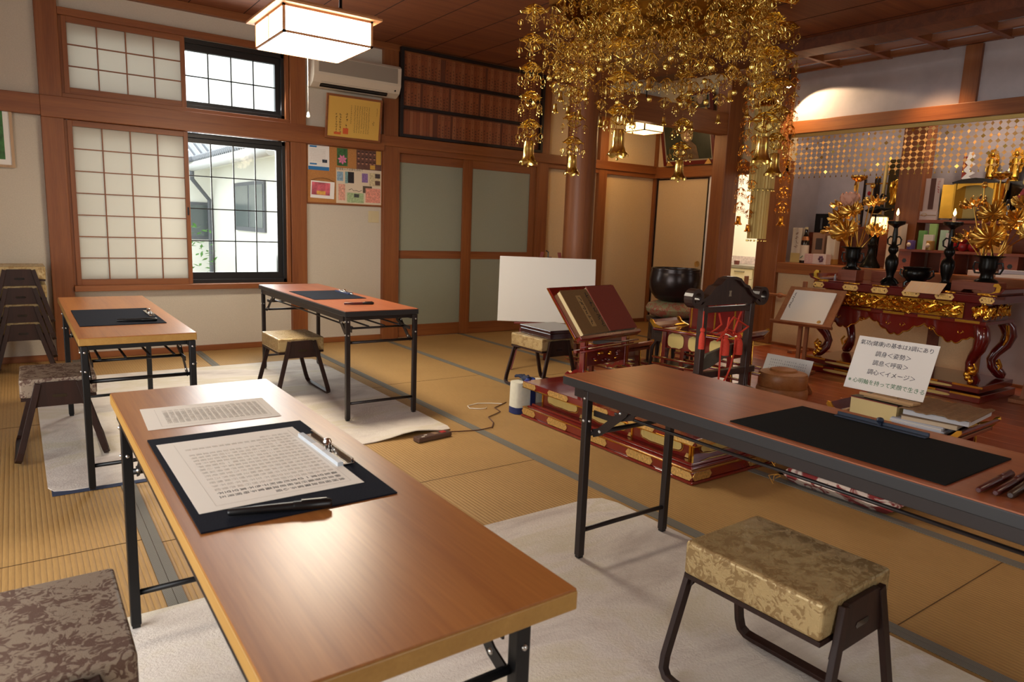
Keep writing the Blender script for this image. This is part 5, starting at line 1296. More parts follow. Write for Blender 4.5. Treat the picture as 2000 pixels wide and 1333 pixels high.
for k in range(6):
    m = MB(); rg = random.Random(k); a = R(rg.uniform(-2.5, 2.5)); m.box((-0.125, -0.20, 0.0075*k), (0.13, 0.21, 0.0075*k+0.0065), plain('stack_paper_%d' % (k % 3), [(206, 208, 214), (224, 222, 218), (190, 194, 206)][k % 3], 0.8), Matrix.Rotation(a, 4, 'Z')); m.build('sheet', t)
t = thing('notebook', 'stiff-backed pale booklet in the middle of the pile on the side desk', 'book', (4.02, 1.625, ZS+0.046), R(-80))
m = MB(); m.box((-0.13, -0.17, 0), (0.13, 0.18, 0.024), plain('pale_booklet', (206, 188, 160), 0.8)); m.build('pages', t); m = MB(); m.box((-0.135, -0.172, 0.024), (0.135, 0.182, 0.028), plain('brown_edge', (120, 96, 70), 0.7)); m.build('cover', t)
t = thing('old_sutra_book', 'worn brown sutra book with wrinkled cover on top of the pile on the side desk', 'book', (4.06, 1.60, ZS+0.0750), R(-84))
m = MB(); m.box((-0.15, -0.19, 0), (0.16, 0.20, 0.026), plain('stack_paper_0', (206, 208, 214), 0.8)); m.build('pages', t)
m = MB(); pr_ = [(-0.17+0.34*i/20, 0.026+0.005*math.sin(i*0.7)+0.003*math.sin(i*2.1)) for i in range(21)]
m.prism(pr_+[(x, z+0.006) for x, z in pr_[::-1]], -0.20, 0.21, plain('worn_brown_cover', (138, 108, 78), 0.85, noise=0.2, nscale=40, bstr=0.3), 'Y'); m.build('cover', t)
m = MB(); m.ball((0, 0, 0.07), 0.11, plain('dark_cloth_bundle', (34, 26, 40), 0.9), 14, 0.75); m.ball((0.09, 0.05, 0.045), 0.07, plain('dark_cloth_bundle', (34, 26, 40), 0.9), 12, 0.75)
tag(m.build('cloth_bundle', loc=(4.23, 2.30, 0.0)), 'dark cloth bundle on the floor beside the near side desk', 'cloth')

# ------------------------------------------------------------------ floor cushions
for k in range(2):
    t = thing('floor_cushion', ['rose floor cushion with white blossoms under the right-hand table, lower of the two', 'rose floor cushion with white blossoms, upper of the two under the right-hand table'][k], 'cushion', (3.42, 1.69+0.01*k, 0.002+0.094*k), R(1+3*k), 'rose floor cushions')
    m = MB(); L = 0.29; n = 14; vs = []; 
    for sgn in (1, -1):
        for j in range(n+1):
            for i in range(n+1):
                u, v = -1+2*i/n, -1+2*j/n; e = (1-u**8)*(1-v**8); z = 0.046+sgn*0.044*max(0.0, e)**0.35
                vs.append((u*L*(1-0.03*(1-v*v)), v*L*(1-0.03*(1-u*u)), z))
    fs = []; N1 = (n+1)*(n+1)
    for j in range(n):
        for i in range(n): a = j*(n+1)+i; fs.append((a, a+1, a+n+2, a+n+1)); fs.append((a+N1, a+N1+n+1, a+N1+n+2, a+N1+1))
    m.add(vs, fs, ZABU, True); m.build('pad', t)
    for sx in (-1, 1):
        m = MB()
        for j in range(3):
            a = R(200+40*j) if sx < 0 else R(-60+40*j); p0 = Vector((sx*0.285, 0.285, 0.042)); m.tube([p0, p0+Vector((math.cos(a)*0.04, 0.03-0.02*j, -0.01)), p0+Vector((math.cos(a)*0.075, 0.02*j-0.02, -0.032 if k == 0 else -0.03))], 0.002, plain('ochre_tassel', (206, 150, 56), 0.8), 5)
        m.build('corner_tassel', t)

# ------------------------------------------------------------------ wooden stands near the altar
LW = wood('light_stand_wood', (168, 112, 74), (140, 84, 52), 'Z', rough=0.5)
t = thing('music_stand', 'wooden book rest on two posts standing left of the red altar table', 'book rest', (5.84, 3.58, 0.005), R(-82))
for x in (-0.028, 0.03):
    m = MB(); m.box((x-0.016, 0.0, 0.01), (x+0.016, 0.03, 0.50), LW); m.build('post', t, bevel=0.003)
m = MB(); m.box((-0.09, -0.16, 0), (0.09, 0.16, 0.025), LW); m.build('foot', t, bevel=0.003)
Mp = Matrix.Translation((0, -0.06, 0.465)) @ Matrix.Rotation(R(48), 4, 'X')
m = MB(); m.box((-0.25, 0, 0), (0.27, 0.42, 0.014), LW, Mp); m.box((-0.28, -0.02, 0.0), (0.29, 0.0, 0.04), LW, Mp); m.build('rest_board', t, bevel=0.002)
t2 = thing('white_booklet', 'white sutra booklet with a title line and round seal on the wooden book rest', 'book', (0, 0, 0)); t2.matrix_world = Matrix.Translation((5.84, 3.58, 0.005)) @ Matrix.Rotation(R(-82), 4, 'Z') @ Mp @ Matrix.Translation((0, 0.002, 0.0145))
m = MB(); m.box((-0.19, 0, 0), (0.20, 0.37, 0.012), PAPERW); m.build('booklet', t2, bevel=0.001)
m = MB(); marks(m, Matrix.Translation((0, 0, 0.0125)), -0.175, -0.15, 0.15, 0.34, 1, 8, INK, 0.9, 0.8, 0, seed=40); m.build('title_writing', t2)
m = MB(); m.lathe([(0.018, 0.0122), (0.018, 0.0128)], (0.16, 0.03, 0), GOLDD, 16); m.build('gold_seal', t2)
t = thing('wooden_railing', 'light wooden railing with a knobbed crossbar beside the corner post', 'railing', (6.95, 4.62, 0.005), R(-90))
for x in (-0.42, 0.33):
    m = MB(); m.box((x-0.02, -0.02, 0.02), (x+0.02, 0.02, 0.78), LW); m.build('post', t, bevel=0.006); m = MB(); m.box((x-0.03, -0.16, 0), (x+0.03, 0.16, 0.03), LW); m.build('foot', t, bevel=0.003)
m = MB(); m.tube([(-0.42, 0, 0.60), (0.33, 0, 0.60)], 0.016, LW, 10); m.lathe([(0.016, -0.03), (0.026, -0.02), (0.03, 0), (0.026, 0.02), (0.016, 0.03)], (0.04, 0, 0.60), LW, 14, M=Matrix.Rotation(PI/2, 4, 'Y')); m.build('crossbar', t)
t = thing('picture_easel', 'tall light wooden easel post standing at the right end of the altar table', 'easel', (6.55, 2.02, 0.005), R(-90))
m = MB(); m.strip([(-0.02, 0.0, 0.03), (0.06, 0.06, 0.86)], (1, 0, 0), 0.04, 0.03, LW); m.build('post', t)
m = MB(); m.box((-0.09, -0.10, 0), (0.05, 0.10, 0.03), LW); m.build('foot', t, bevel=0.003)
m = MB(); m.box((-0.09, 0.035, 0.80), (0.14, 0.06, 0.83), LW); m.build('crosspiece', t)

# ------------------------------------------------------------------ red and gold altar table
AX0, AX1, AY0, AY1, AH = 6.16, 6.80, 2.20, 3.72, 0.865
acx, acy = (AX0+AX1)/2, (AY0+AY1)/2; ax, ay = (AX1-AX0)/2, (AY1-AY0)/2
t = thing('altar_table', 'ornate red and gold altar table with curved legs before the recess', 'altar table', (acx, acy, 0.005))
AHL = AH-0.005
m = MB(); m.box((-ax, -ay, AHL-0.075), (ax, ay, AHL-0.012), LACQD); m.box((-ax+0.02, -ay+0.02, AHL-0.012), (ax-0.02, ay-0.02, AHL), LACQD); m.build('table_top', t, bevel=0.008, seg=3)
for i in range(6):
    yy = -ay+0.10+(2*ay-0.2)*i/5; w_ = 0.075
    if i in (0, 5): yy = -ay+0.055 if i == 0 else ay-0.055; w_ = 0.055
    q = MB(); Mi = Matrix.Translation((-ax, 0, 0)) @ Matrix.Rotation(-PI/2, 4, 'Z')
    cap_plate(q, Mi @ Matrix.Translation((0, 0, AHL-0.07)), -yy-w_, -yy+w_, 0.05); pp = q.build('gilt_plate', t)
    for hx_ in (-0.6, 0.6):
        q = MB(); q.ball(tuple(Mi @ Vector((-yy+hx_*w_, -0.004, AHL-0.045))), 0.006, LACQD, 8); q.build('rivet_hole', pp)
    q = MB(); q.tube([(-ax+0.02, yy-w_, AHL-0.008), (-ax+0.02, yy+w_, AHL-0.008)], 0.009, GOLD, 8); q.build('gilt_edge', t)
for sy in (-1, 1):
    q = MB(); q.prism([(-ax+0.01, 0), (-ax+0.01, 0.012)] and [(0, 0), (0.12, 0), (0.15, 0.03), (0.155, 0.075), (0.135, 0.10), (0.105, 0.095), (0.10, 0.075), (0.125, 0.07), (0.12, 0.04), (0.09, 0.018), (0, 0.015)], -ax+0.02, -ax+0.045, GOLD, 'X')
    M_ = Matrix.Scale(sy, 4, (0, 1, 0)); me_ = q.build('gilt_horn', t); me_.data.transform(Matrix.Translation((0, sy*(ay-0.135), AHL-0.01)) @ M_); me_.data.flip_normals() if sy < 0 else None
    q = MB(); q.strip([(0, sy*(ay-0.04), AHL), (0, sy*(ay+0.03), AHL+0.02), (0, sy*(ay+0.05), AHL+0.05)], (1, 0, 0), 2*ax, 0.014, LACQD); q.build('upturned_end', t)
m = MB(); m.box((-ax+0.07, -ay+0.09, AHL-0.22), (ax-0.07, ay-0.09, AHL-0.075), LACQD); m.build('neck', t)
# gilt dragon frieze in high relief
m = MB(); rg = random.Random(8)
def relief(m, M, x0, x1, z0, z1, n, seed):
    rg = random.Random(seed); L = x1-x0; H_ = z1-z0
    for j in range(3):
        pts = [M @ Vector((x0+L*i/40, -0.012-0.008*math.sin(i*0.9+j), z0+H_*(0.5+0.30*math.sin(i*0.62+j*2.1)))) for i in range(41)]
        m.tube(pts, [0.013+0.005*math.sin(i*1.7) for i in range(41)], GOLD, 7)
    for i in range(n):
        c = M @ Vector((rg.uniform(x0, x1), -0.010-0.008*rg.random(), rg.uniform(z0, z1)))
        r = rg.uniform(0.012, 0.021); a0 = rg.uniform(0, 360)
        q = [c + (M.to_3x3() @ Vector((r*(1-0.04*k)*math.cos(R(a0+k*26)), -0.006*math.sin(k*0.5), r*(1-0.04*k)*math.sin(R(a0+k*26))))) for k in range(12)]
        m.tube(q, 0.0042, GOLD, 5)
Mi = Matrix.Translation((-ax+0.062, 0, 0)) @ Matrix.Rotation(-PI/2, 4, 'Z')
m.box((-ay+0.23, -0.008, AHL-0.21), (ay-0.23, 0.0, AHL-0.085), GOLD, Mi); relief(m, Mi, -ay+0.24, ay-0.24, AHL-0.205, AHL-0.09, 150, 3); m.build('dragon_frieze', t)
for sy in (-1, 1):
    m = MB(); relief(m, Mi, sy*(ay-0.10)-0.055, sy*(ay-0.10)+0.055, AHL-0.20, AHL-0.085, 16, 5+sy); m.build('gilt_corner_relief', t)
    m = MB(); Me = Matrix.Translation((0, sy*(ay-0.085), 0)) @ (Matrix.Identity(4) if sy < 0 else Matrix.Rotation(PI, 4, 'Z')); relief(m, Me, -ax+0.1, ax-0.1, AHL-0.20, AHL-0.09, 30, 9+sy); m.build('gilt_end_relief', t)
m = MB(); m.box((-ax+0.03, -ay+0.05, AHL-0.25), (ax-0.03, ay-0.05, AHL-0.22), LACQ); m.build('lower_rail', t, bevel=0.006)
for i in range(5):
    yy = -ay+0.18+(2*ay-0.36)*i/4; q = MB(); q.box((-ax+0.022, yy-0.09, AHL-0.238), (-ax+0.032, yy+0.09, AHL-0.218), GOLD); q.build('gilt_strip', t)
def apron(pts_n, half):
    out = []
    for i in range(pts_n+1):
        u = -1+2*i/pts_n; x = u*half
        d = 0.10+0.055*math.cos(PI*u*3.0)+0.022*abs(math.sin(PI*u*9))+(0.17*max(0, abs(u)-0.86)/0.14)
        out.append((x, AHL-0.25-d))
    return out
ap = apron(96, ay-0.06)
m = MB(); n_ = len(ap)
vs = [Mi @ Vector((x, 0.02, z)) for x, z in ap] + [Mi @ Vector((x, 0.0, AHL-0.25)) for x, z in ap] + [Mi @ Vector((x, 0.035, z)) for x, z in ap] + [Mi @ Vector((x, 0.03, AHL-0.25)) for x, z in ap]
fs = []
for i in range(n_-1): fs += [(i, i+1, n_+i+1, n_+i), (2*n_+i, 3*n_+i, 3*n_+i+1, 2*n_+i+1), (i, 2*n_+i, 2*n_+i+1, i+1)]
m.add(vs, fs, LACQ, True); apo = m.build('scalloped_apron', t)
m = MB(); m.tube([Mi @ Vector((x, 0.016, z)) for x, z in ap], 0.0055, GOLD, 6); m.build('gilt_outline', apo)
for x in (-0.52, -0.30, -0.06, 0.06, 0.30, 0.52):
    m = MB(); m.tube([Mi @ Vector((x+0.024*(1-0.05*k)*math.cos(R(k*30)), 0.012, AHL-0.325+0.024*(1-0.05*k)*math.sin(R(k*30)))) for k in range(13)], 0.005, GOLD, 6); m.build('gilt_scroll', apo)
for sx in (-1, 1):
    for sy in (-1, 1):
        m = MB(); prof = [(0.0, AHL-0.25, 0.050), (0.035, AHL-0.30, 0.058), (0.050, AHL-0.36, 0.056), (0.030, AHL-0.44, 0.048), (-0.02, AHL-0.51, 0.040), (-0.045, AHL-0.57, 0.036), (-0.03, AHL-0.63, 0.040), (0.01, AHL-0.675, 0.046), (0.03, AHL-0.70, 0.044), (0.03, AHL-0.725, 0.03)]
        cxl, cyl = sx*(ax-0.085), sy*(ay-0.11)
        m.tube([(cxl+sx*o*0.7, cyl+sy*o*0.9, z) for o, z, r in prof], [r for o, z, r in prof], LACQD, 14); lg = m.build('curved_leg', t)
        m = MB()
        for k in range(5): m.ball((cxl+sx*(0.02+0.006*k)-0.035, cyl+sy*0.02*math.sin(k*2), AHL-0.60-0.025*k), 0.026-0.002*abs(k-2), GOLD, 10, 1.2)
        m.tube([(cxl-0.05, cyl+sy*0.02, AHL-0.56), (cxl-0.06, cyl+sy*0.045, AHL-0.60), (cxl-0.05, cyl+sy*0.03, AHL-0.65)], 0.010, GOLD, 8); m.build('gilt_foot_leaf', lg)
        m = MB(); m.tube([(cxl-0.052, cyl+sy*0.05, AHL-0.27), (cxl-0.062, cyl+sy*0.065, AHL-0.33), (cxl-0.05, cyl+sy*0.06, AHL-0.39), (cxl-0.04, cyl+sy*0.035, AHL-0.44)], [0.014, 0.011, 0.012, 0.008], GOLD, 8); m.build('gilt_knee_leaf', lg)
for z0, z1, o in ((0.075, 0.13, -0.02), (0.0, 0.06, 0.0)):
    m = MB(); m.box((-ax-0.03-o, -ay-0.01-o, z0), (ax+0.03+o, ay+0.01+o, z1), LACQ if z0 == 0 else LACQD); b = m.build('plinth', t, bevel=0.005)
    for i in range(5):
        yy = -ay+0.10+(2*ay-0.2)*i/4; q = MB(); q.box((-ax-0.036-o, yy-0.11, z1-0.014), (-ax-0.026-o, yy+0.11, z1+0.002), GOLD); q.build('gilt_strip', b)
    q = MB(); q.prism(cloud(-0.55, -0.20, z0+0.016, z1-0.018), -0.004, 0.0, GOLDP, 'Y', Matrix.Translation((-ax-0.03-o, 0, 0)) @ Matrix.Rotation(-PI/2, 4, 'Z')); q.prism(cloud(0.20, 0.55, z0+0.016, z1-0.018), -0.004, 0.0, GOLDP, 'Y', Matrix.Translation((-ax-0.03-o, 0, 0)) @ Matrix.Rotation(-PI/2, 4, 'Z')) if False else None; q.build('gilt_inlay', b)
    q = MB(); q.prism(cloud(0.20, 0.55, z0+0.016, z1-0.018), -0.004, 0.0, GOLDP, 'Y', Matrix.Translation((-ax-0.03-o, 0, 0)) @ Matrix.Rotation(-PI/2, 4, 'Z')); q.build('gilt_inlay', b)
TA = AH+0.001
# ---- objects on the altar table
CW = wood('altar_small_wood', (146, 74, 44), (118, 54, 30), 'Y', rough=0.4)
t = thing('wooden_box', 'brown wooden box carrying the left lotus vase on the altar table', 'box', (6.44, 3.52, TA)); m = MB(); m.box((-0.07, -0.09, 0), (0.07, 0.09, 0.105), CW); m.build('body', t, bevel=0.004)
t = thing('offering_stand', 'brown wooden stand with a notched foot carrying the right lotus vase', 'stand', (6.40, 2.42, TA)); m = MB(); m.prism([(-0.16, 0.04), (0.16, 0.04), (0.16, 0.0), (0.08, 0.0), (0.06, 0.02), (-0.06, 0.02), (-0.08, 0.0), (-0.16, 0.0)], -0.11, 0.11, CW, 'X'); m.box((-0.11, -0.16, 0.04), (0.11, 0.16, 0.085), CW); m.build('body', t, bevel=0.003)
def vase(label, x, y, z):
    t = thing('bronze_vase', label, 'vase', (x, y, z))
    m = MB(); m.lathe([(0.085, 0), (0.08, 0.012), (0.05, 0.03), (0.045, 0.06), (0.06, 0.09), (0.068, 0.12), (0.064, 0.16), (0.07, 0.19), (0.11, 0.205), (0.112, 0.211), (0.06, 0.211), (0.05, 0.19), (0.001, 0.185)], (0, 0, 0), BRONZE, 28); m.build('body', t)
    for sy in (-1, 1):
        m = MB(); m.tube([(0, sy*0.062, 0.15), (0, sy*0.10, 0.155), (0, sy*0.108, 0.11), (0, sy*0.09, 0.07), (0, sy*0.055, 0.07)], 0.008, BRONZE, 8); m.build('handle', t)
    return t
LEAFG = plain('gilt_leaf', (230, 184, 92), 0.27, metal=0.95, noise=0.12, nscale=25)
PINK = plain('pink_lotus_petal', (232, 176, 150), 0.6)
def lotus_leaf(m, c, n_dir, r, seed=1):
    """ruffled cup-shaped leaf with its rim turned up"""
    w = Vector(n_dir).normalized(); u = w.orthogonal().normalized(); v = w.cross(u); N_ = 72; vs = []; rings = 5
    for j in range(rings+1):
        q = j/rings
        for i in range(N_):
            a = 2*PI*i/N_; rr = r*q*(1+0.14*q*math.sin(a*12+seed)); h = r*(0.30*q**2+0.20*q*q*math.sin(a*12+seed+1.2))
            vs.append(Vector(c)+u*rr*math.cos(a)+v*rr*math.sin(a)+w*h)
    fs = [(j*N_+i, j*N_+(i+1) % N_, (j+1)*N_+(i+1) % N_, (j+1)*N_+i) for j in range(rings) for i in range(N_)]
    m.add(vs, fs, LEAFG, True)
    for i in range(10):
        a = 2*PI*i/10; m.tube([Vector(c), Vector(c)+u*r*0.5*math.cos(a)+v*r*0.5*math.sin(a)+w*r*0.09, Vector(c)+u*r*math.cos(a)+v*r*math.sin(a)+w*r*0.44], [0.0035, 0.003, 0.0015], LEAFG, 4)
        rim = Vector(c)+u*r*1.05*math.cos(a+0.2)+v*r*1.05*math.sin(a+0.2)+w*r*0.52
        m.ball(rim, r*0.075, LEAFG, 6)
def petals(m, c, r, h, n, open_, mat, rot=0):
    for i in range(n):
        a = 2*PI*i/n+rot; d = Vector((math.cos(a), math.sin(a), 0)); s = Vector((-math.sin(a), math.cos(a), 0)); o = Vector(c); K = 5; vs = []
        for k in range(K+1):
            q = k/K; rad = r*(open_*q+(0.55*math.sin(PI*q*0.8))); wd = r*0.55*math.sin(PI*min(0.98, 0.12+q*0.86))+0.002
            for e in (-1, -0.4, 0.4, 1): vs.append(o+d*(rad-abs(e)*wd*0.25)+s*e*wd+Vector((0, 0, h*q)))
        fs = [(k*4+e, k*4+e+1, k*4+e+5, k*4+e+4) for k in range(K) for e in range(3)]
        m.add(vs, fs, mat, True)
def arrangement(label, x, y, z, pink, mir=1, seed=2):
    t = thing('gilt_lotus_bouquet', label, 'ornament', (x, y, z))
    parts_ = []
    S_ = [((-0.02, 0.02, 0), (-0.03, 0.02, 0.20), (-0.03, 0.01, 0.62), 'flower'),
          ((0, 0.06, 0), (0, 0.08, 0.15), (-0.01, 0.155, 0.30), 'leaf'), ((0, -0.05, 0), (-0.05, -0.02, 0.16), (-0.07, 0.01, 0.35), 'leaf'),
          ((0, 0.03, 0), (-0.08, 0.03, 0.10), (-0.11, 0.03, 0.16), 'leaf'), ((0, 0.05, 0), (0, 0.12, 0.12), (0, 0.24, 0.19), 'leafside'),
          ((0, -0.05, 0), (0, -0.10, 0.16), (-0.02, -0.16, 0.42), 'leafside'), ((0, -0.04, 0), (0, -0.09, 0.22), (0, -0.11, 0.56), 'bud'),
          ((0, 0.04, 0), (0, 0.14, 0.16), (0, 0.19, 0.27), 'bud'), ((0, -0.06, 0), (0, -0.14, 0.10), (0, -0.19, 0.16), 'leafside'), ((0.02, 0.08, 0), (0.02, 0.10, 0.28), (0.02, 0.18, 0.42), 'leafside'), ((0, -0.03, 0), (0.0, -0.02, 0.2), (0, 0.05, 0.54), 'budleaf')]
    for i, (a, b, c, kind) in enumerate(S_):
        a, b, c = [Vector((p[0], p[1]*mir, p[2])) for p in (a, b, c)]
        m = MB(); pts = [a*(1-q)**2+b*2*q*(1-q)+c*q*q for q in [k/8 for k in range(9)]]; m.tube(pts, 0.0055, LEAFG, 6)
        nm = 'gilt_stem'
        st__ = m.build(nm, t)
        m = MB(); d = (c-b).normalized()
        if kind == 'flower': petals(m, c, 0.075, 0.06, 8, 0.6, LEAFG); m.lathe([(0.02, 0), (0.035, 0.03), (0.03, 0.035), (0.001, 0.035)], c, LEAFG, 12); nm2 = 'gilt_flower'
        elif kind == 'leaf': lotus_leaf(m, c, Vector((-1.0, 0.15*math.sin(i*2), 0.75)), 0.10 if i != 3 else 0.125, i+seed); nm2 = 'gilt_leaf'
        elif kind == 'leafside': lotus_leaf(m, c, d*0.8+Vector((-0.6, 0, 0.4)), 0.088, i+seed); nm2 = 'gilt_leaf'
        elif kind == 'bud': petals(m, c, 0.026, 0.05, 6, 0.1, LEAFG); m.ball(c+Vector((0, 0, 0.022)), 0.022, LEAFG, 10, 1.1); nm2 = 'gilt_bud'
        else: m.prism([(-0.01, 0), (0.01, 0), (0.018, 0.05), (0.0, 0.09), (-0.018, 0.05)], -0.008, 0.008, LEAFG, 'Y', Matrix.Translation(c)); nm2 = 'gilt_rolled_leaf'
        m.build(nm2, st__)
    if pink:
        m = MB(); petals(m, (-0.03, 0.075*mir, 0.385), 0.11, 0.135, 8, 0.35, PINK); petals(m, (-0.03, 0.075*mir, 0.385), 0.08, 0.145, 6, 0.25, PINK, 0.4); m.build('pink_lotus_lamp', t)
        m = MB(); m.ball((-0.03, 0.075*mir, 0.47), 0.028, plain('lotus_glow', (255, 190, 120), 0.6, emit=6.0), 10); m.build('lotus_glow', t)
    return t
vase('black bronze vase of the left gilt lotus bouquet', 6.44, 3.52, TA+0.106)
arrangement('gilt lotus bouquet with a pink lotus lamp in the left vase', 6.44, 3.52, TA+0.106+0.188, True)
vase('black bronze vase of the right gilt lotus bouquet', 6.40, 2.37, TA+0.086)
arrangement('gilt lotus bouquet in the right vase, partly beyond the picture edge', 6.40, 2.37, TA+0.086+0.188, False, -1, 5)
def candlestick(label, x, y, z):
    t = thing('candlestick', label, 'candlestick', (x, y, z))
    m = MB(); m.lathe([(0.068, 0), (0.07, 0.01), (0.05, 0.03), (0.032, 0.06), (0.03, 0.08), (0.045, 0.13), (0.056, 0.19), (0.05, 0.235), (0.028, 0.26), (0.024, 0.27), (0.042, 0.30), (0.040, 0.33), (0.022, 0.35), (0.02, 0.40), (0.022, 0.44), (0.016, 0.50), (0.03, 0.515), (0.07, 0.535), (0.074, 0.56), (0.07, 0.562), (0.064, 0.55), (0.001, 0.548)], (0, 0, 0), BRONZE, 26); m.build('stem', t)
    for s in (-1, 1):
        m = MB(); m.tube([(0, s*0.022, 0.345), (0, s*0.055, 0.36), (0, s*0.06, 0.40), (0, s*0.04, 0.425), (0, s*0.02, 0.42)], 0.007, BRONZE, 8); m.build('handle', t)
    for k in range(3):
        a = 2*PI*k/3+0.5; m = MB(); m.tube([(0.035*math.cos(a), 0.035*math.sin(a), 0.05), (0.06*math.cos(a), 0.06*math.sin(a), 0.035), (0.075*math.cos(a), 0.075*math.sin(a), 0.006)], [0.012, 0.010, 0.014], BRONZE, 8); m.build('claw_foot', t)
    c = thing('candle', label.replace('black candlestick', 'lit candle on the black candlestick'), 'candle', (x, y, z+0.5485))
    m = MB(); m.lathe([(0.012, 0), (0.014, 0.06), (0.013, 0.062), (0.001, 0.06)], (0, 0, 0), CANDLE, 12); m.build('wax', c)
    m = MB(); m.lathe([(0.002, 0.062), (0.011, 0.076), (0.012, 0.088), (0.006, 0.108), (0.0005, 0.125)], (0, 0, 0), FLAME, 10); m.build('flame', c)
candlestick('black candlestick on the left half of the altar table', 6.42, 3.145, TA)
candlestick('black candlestick on the right half of the altar table', 6.42, 2.68, TA)
t = thing('incense_burner', 'black bronze incense burner between the two candlesticks', 'incense burner', (6.42, 2.92, TA))
m = MB(); m.lathe([(0.03, 0.03), (0.07, 0.04), (0.105, 0.09), (0.112, 0.125), (0.10, 0.145), (0.108, 0.16), (0.112, 0.168), (0.095, 0.168), (0.09, 0.14), (0.001, 0.13)], (0, 0, 0), BRONZE, 30); m.build('bowl', t)
for s in (-1, 1):
    m = MB(); m.tube([(0, s*0.10, 0.13), (0, s*0.135, 0.145), (0, s*0.14, 0.10), (0, s*0.11, 0.075), (0, s*0.085, 0.07)], 0.009, BRONZE, 8); m.build('handle', t)
for k in range(3):
    a = 2*PI*k/3; m = MB(); m.tube([(0.055*math.cos(a), 0.055*math.sin(a), 0.05), (0.085*math.cos(a), 0.085*math.sin(a), 0.025), (0.08*math.cos(a), 0.08*math.sin(a), 0.004)], [0.018, 0.012, 0.016], BRONZE, 8); m.build('foot', t)
m = MB(); Mn = Matrix.Translation((6.145, 2.72, TA)) @ Matrix.Rotation(R(2), 4, 'Z') @ Matrix.Rotation(R(-35), 4, 'Y')
m.box((-0.06, -0.14, 0.004), (0.09, 0.14, 0.0055), plain('cream_note', (214, 184, 150), 0.85), Mn); o = m.build('note_paper'); tag(o, 'cream handwritten note hanging over the front edge of the altar table', 'paper')
m = MB(); marks(m, Mn @ Matrix.Translation((0, 0, 0.0058)), -0.05, 0.08, -0.12, 0.12, 8, 6, INKG, 0.9, 0.9, 0, seed=50); m.build('handwriting', o)
m = MB(); m.lathe([(0.011, 0), (0.012, 0.03), (0.006, 0.034), (0.006, 0.05), (0.001, 0.05)], (6.42, 3.66, TA), plain('clear_bottle', (190, 190, 190), 0.2), 10); tag(m.build('small_bottle'), 'tiny clear bottle at the left end of the altar table', 'bottle')
m = MB(); m.box((-0.05, -0.07, 0), (0.05, 0.07, 0.10), CW); tag(m.build('small_tray', loc=(6.64, 3.33, TA)), 'plain wooden block behind the left vase on the altar table', 'block')

# ---- things in the altar recess
SZ = 0.9615
def bx(name, label, cat, x, y, z, sx, sy, sz, mat, rz=0, grp=None, bev=0.002, part='body'):
    t = thing(name, label, cat, (x, y, z), rz, grp); m = MB(); m.box((-sx/2, -sy/2, 0), (sx/2, sy/2, sz), mat); m.build(part, t, bevel=bev); return t
WBOX = plain('white_carton', (214, 196, 172), 0.8); YBOX = plain('straw_carton', (196, 168, 104), 0.8); PKB = plain('pink_carton', (204, 164, 160), 0.8); KBOX = plain('tan_carton', (150, 110, 84), 0.8)
def marked(t, x, y0, y1, z0, z1, c, r, mat, seed, nm='writing'):
    m = MB(); marks(m, Matrix.Translation((x, 0, 0)) @ Matrix.Rotation(-PI/2, 4, 'Z') @ Matrix.Rotation(PI/2, 4, 'X'), -y1, -y0, z0, z1, c, r, mat, 0.8, 0.7, 0, seed=seed); m.build(nm, t)
t = bx('sake_carton', 'tall white and straw carton at the left end of the altar shelf', 'carton', 7.50, 4.78-0.02, SZ, 0.12, 0.12, 0.40, WBOX); m = MB(); m.box((-0.061, -0.061, 0.0005), (0.061, 0.061, 0.11), YBOX); m.build('straw_base', t); marked(t, -0.0605, -0.04, 0.04, 0.16, 0.36, 1, 4, KBOX, 1)
t = thing('sake_bottle', 'dark sake bottle with a white label and gold collar', 'bottle', (7.46, 4.66, SZ))
m = MB(); m.lathe([(0.045, 0), (0.047, 0.02), (0.047, 0.24), (0.035, 0.29), (0.018, 0.33), (0.016, 0.385), (0.018, 0.39)], (0, 0, 0), plain('dark_glass', (24, 16, 12), 0.08, coat=0.5), 22); m.build('body', t)
m = MB(); m.lathe([(0.0478, 0.03), (0.0478, 0.205)], (0, 0, 0), WBOX, 22); lb = m.build('label', t); m = MB(); m.lathe([(0.045, 0.245), (0.037, 0.288), (0.030, 0.305)], (0, 0, 0), plain('amber_foil', (196, 130, 84), 0.35, metal=0.6), 22); m.build('neck_foil', t)
m = MB(); m.lathe([(0.019, 0.385), (0.02, 0.41), (0.001, 0.412)], (0, 0, 0), plain('pale_cap', (206, 190, 140), 0.5), 14); m.build('cap', t)
m = MB(); m.tube([(-0.0485, 0.015, 0.06), (-0.0485, 0.0, 0.065), (-0.0485, -0.015, 0.085)], 0.004, INKGR, 5); m.build('leaf_emblem', lb)
t = bx('small_carton', 'pale printed carton in front of the bottle, low on the altar shelf', 'carton', 7.42, 4.545, SZ, 0.08, 0.11, 0.11, PKB); marked(t, -0.0405, -0.04, 0.04, 0.02, 0.09, 2, 3, WBOX, 3)
t = bx('flower_carton', 'low white carton with a purple flower print on the altar shelf', 'carton', 7.40, 4.40, SZ, 0.10, 0.16, 0.115, plain('lilac_carton', (206, 186, 180), 0.8)); m = MB(); [m.ball((-0.052, -0.02+0.02*math.cos(k), 0.06+0.025*math.sin(k)), 0.014, plain('purple_print', (96, 64, 84), 0.8), 8, 1) for k in range(6)]; m.build('flower_print', t)
t = bx('liquor_carton', 'tan carton with a dark window behind the bottle on the altar shelf', 'carton', 7.62, 4.56, SZ, 0.12, 0.15, 0.35, KBOX); m = MB(); m.box((-0.062, -0.05, 0.16), (-0.060, 0.03, 0.29), plain('print_dark2', (60, 44, 38), 0.6)); m.build('dark_window', t)
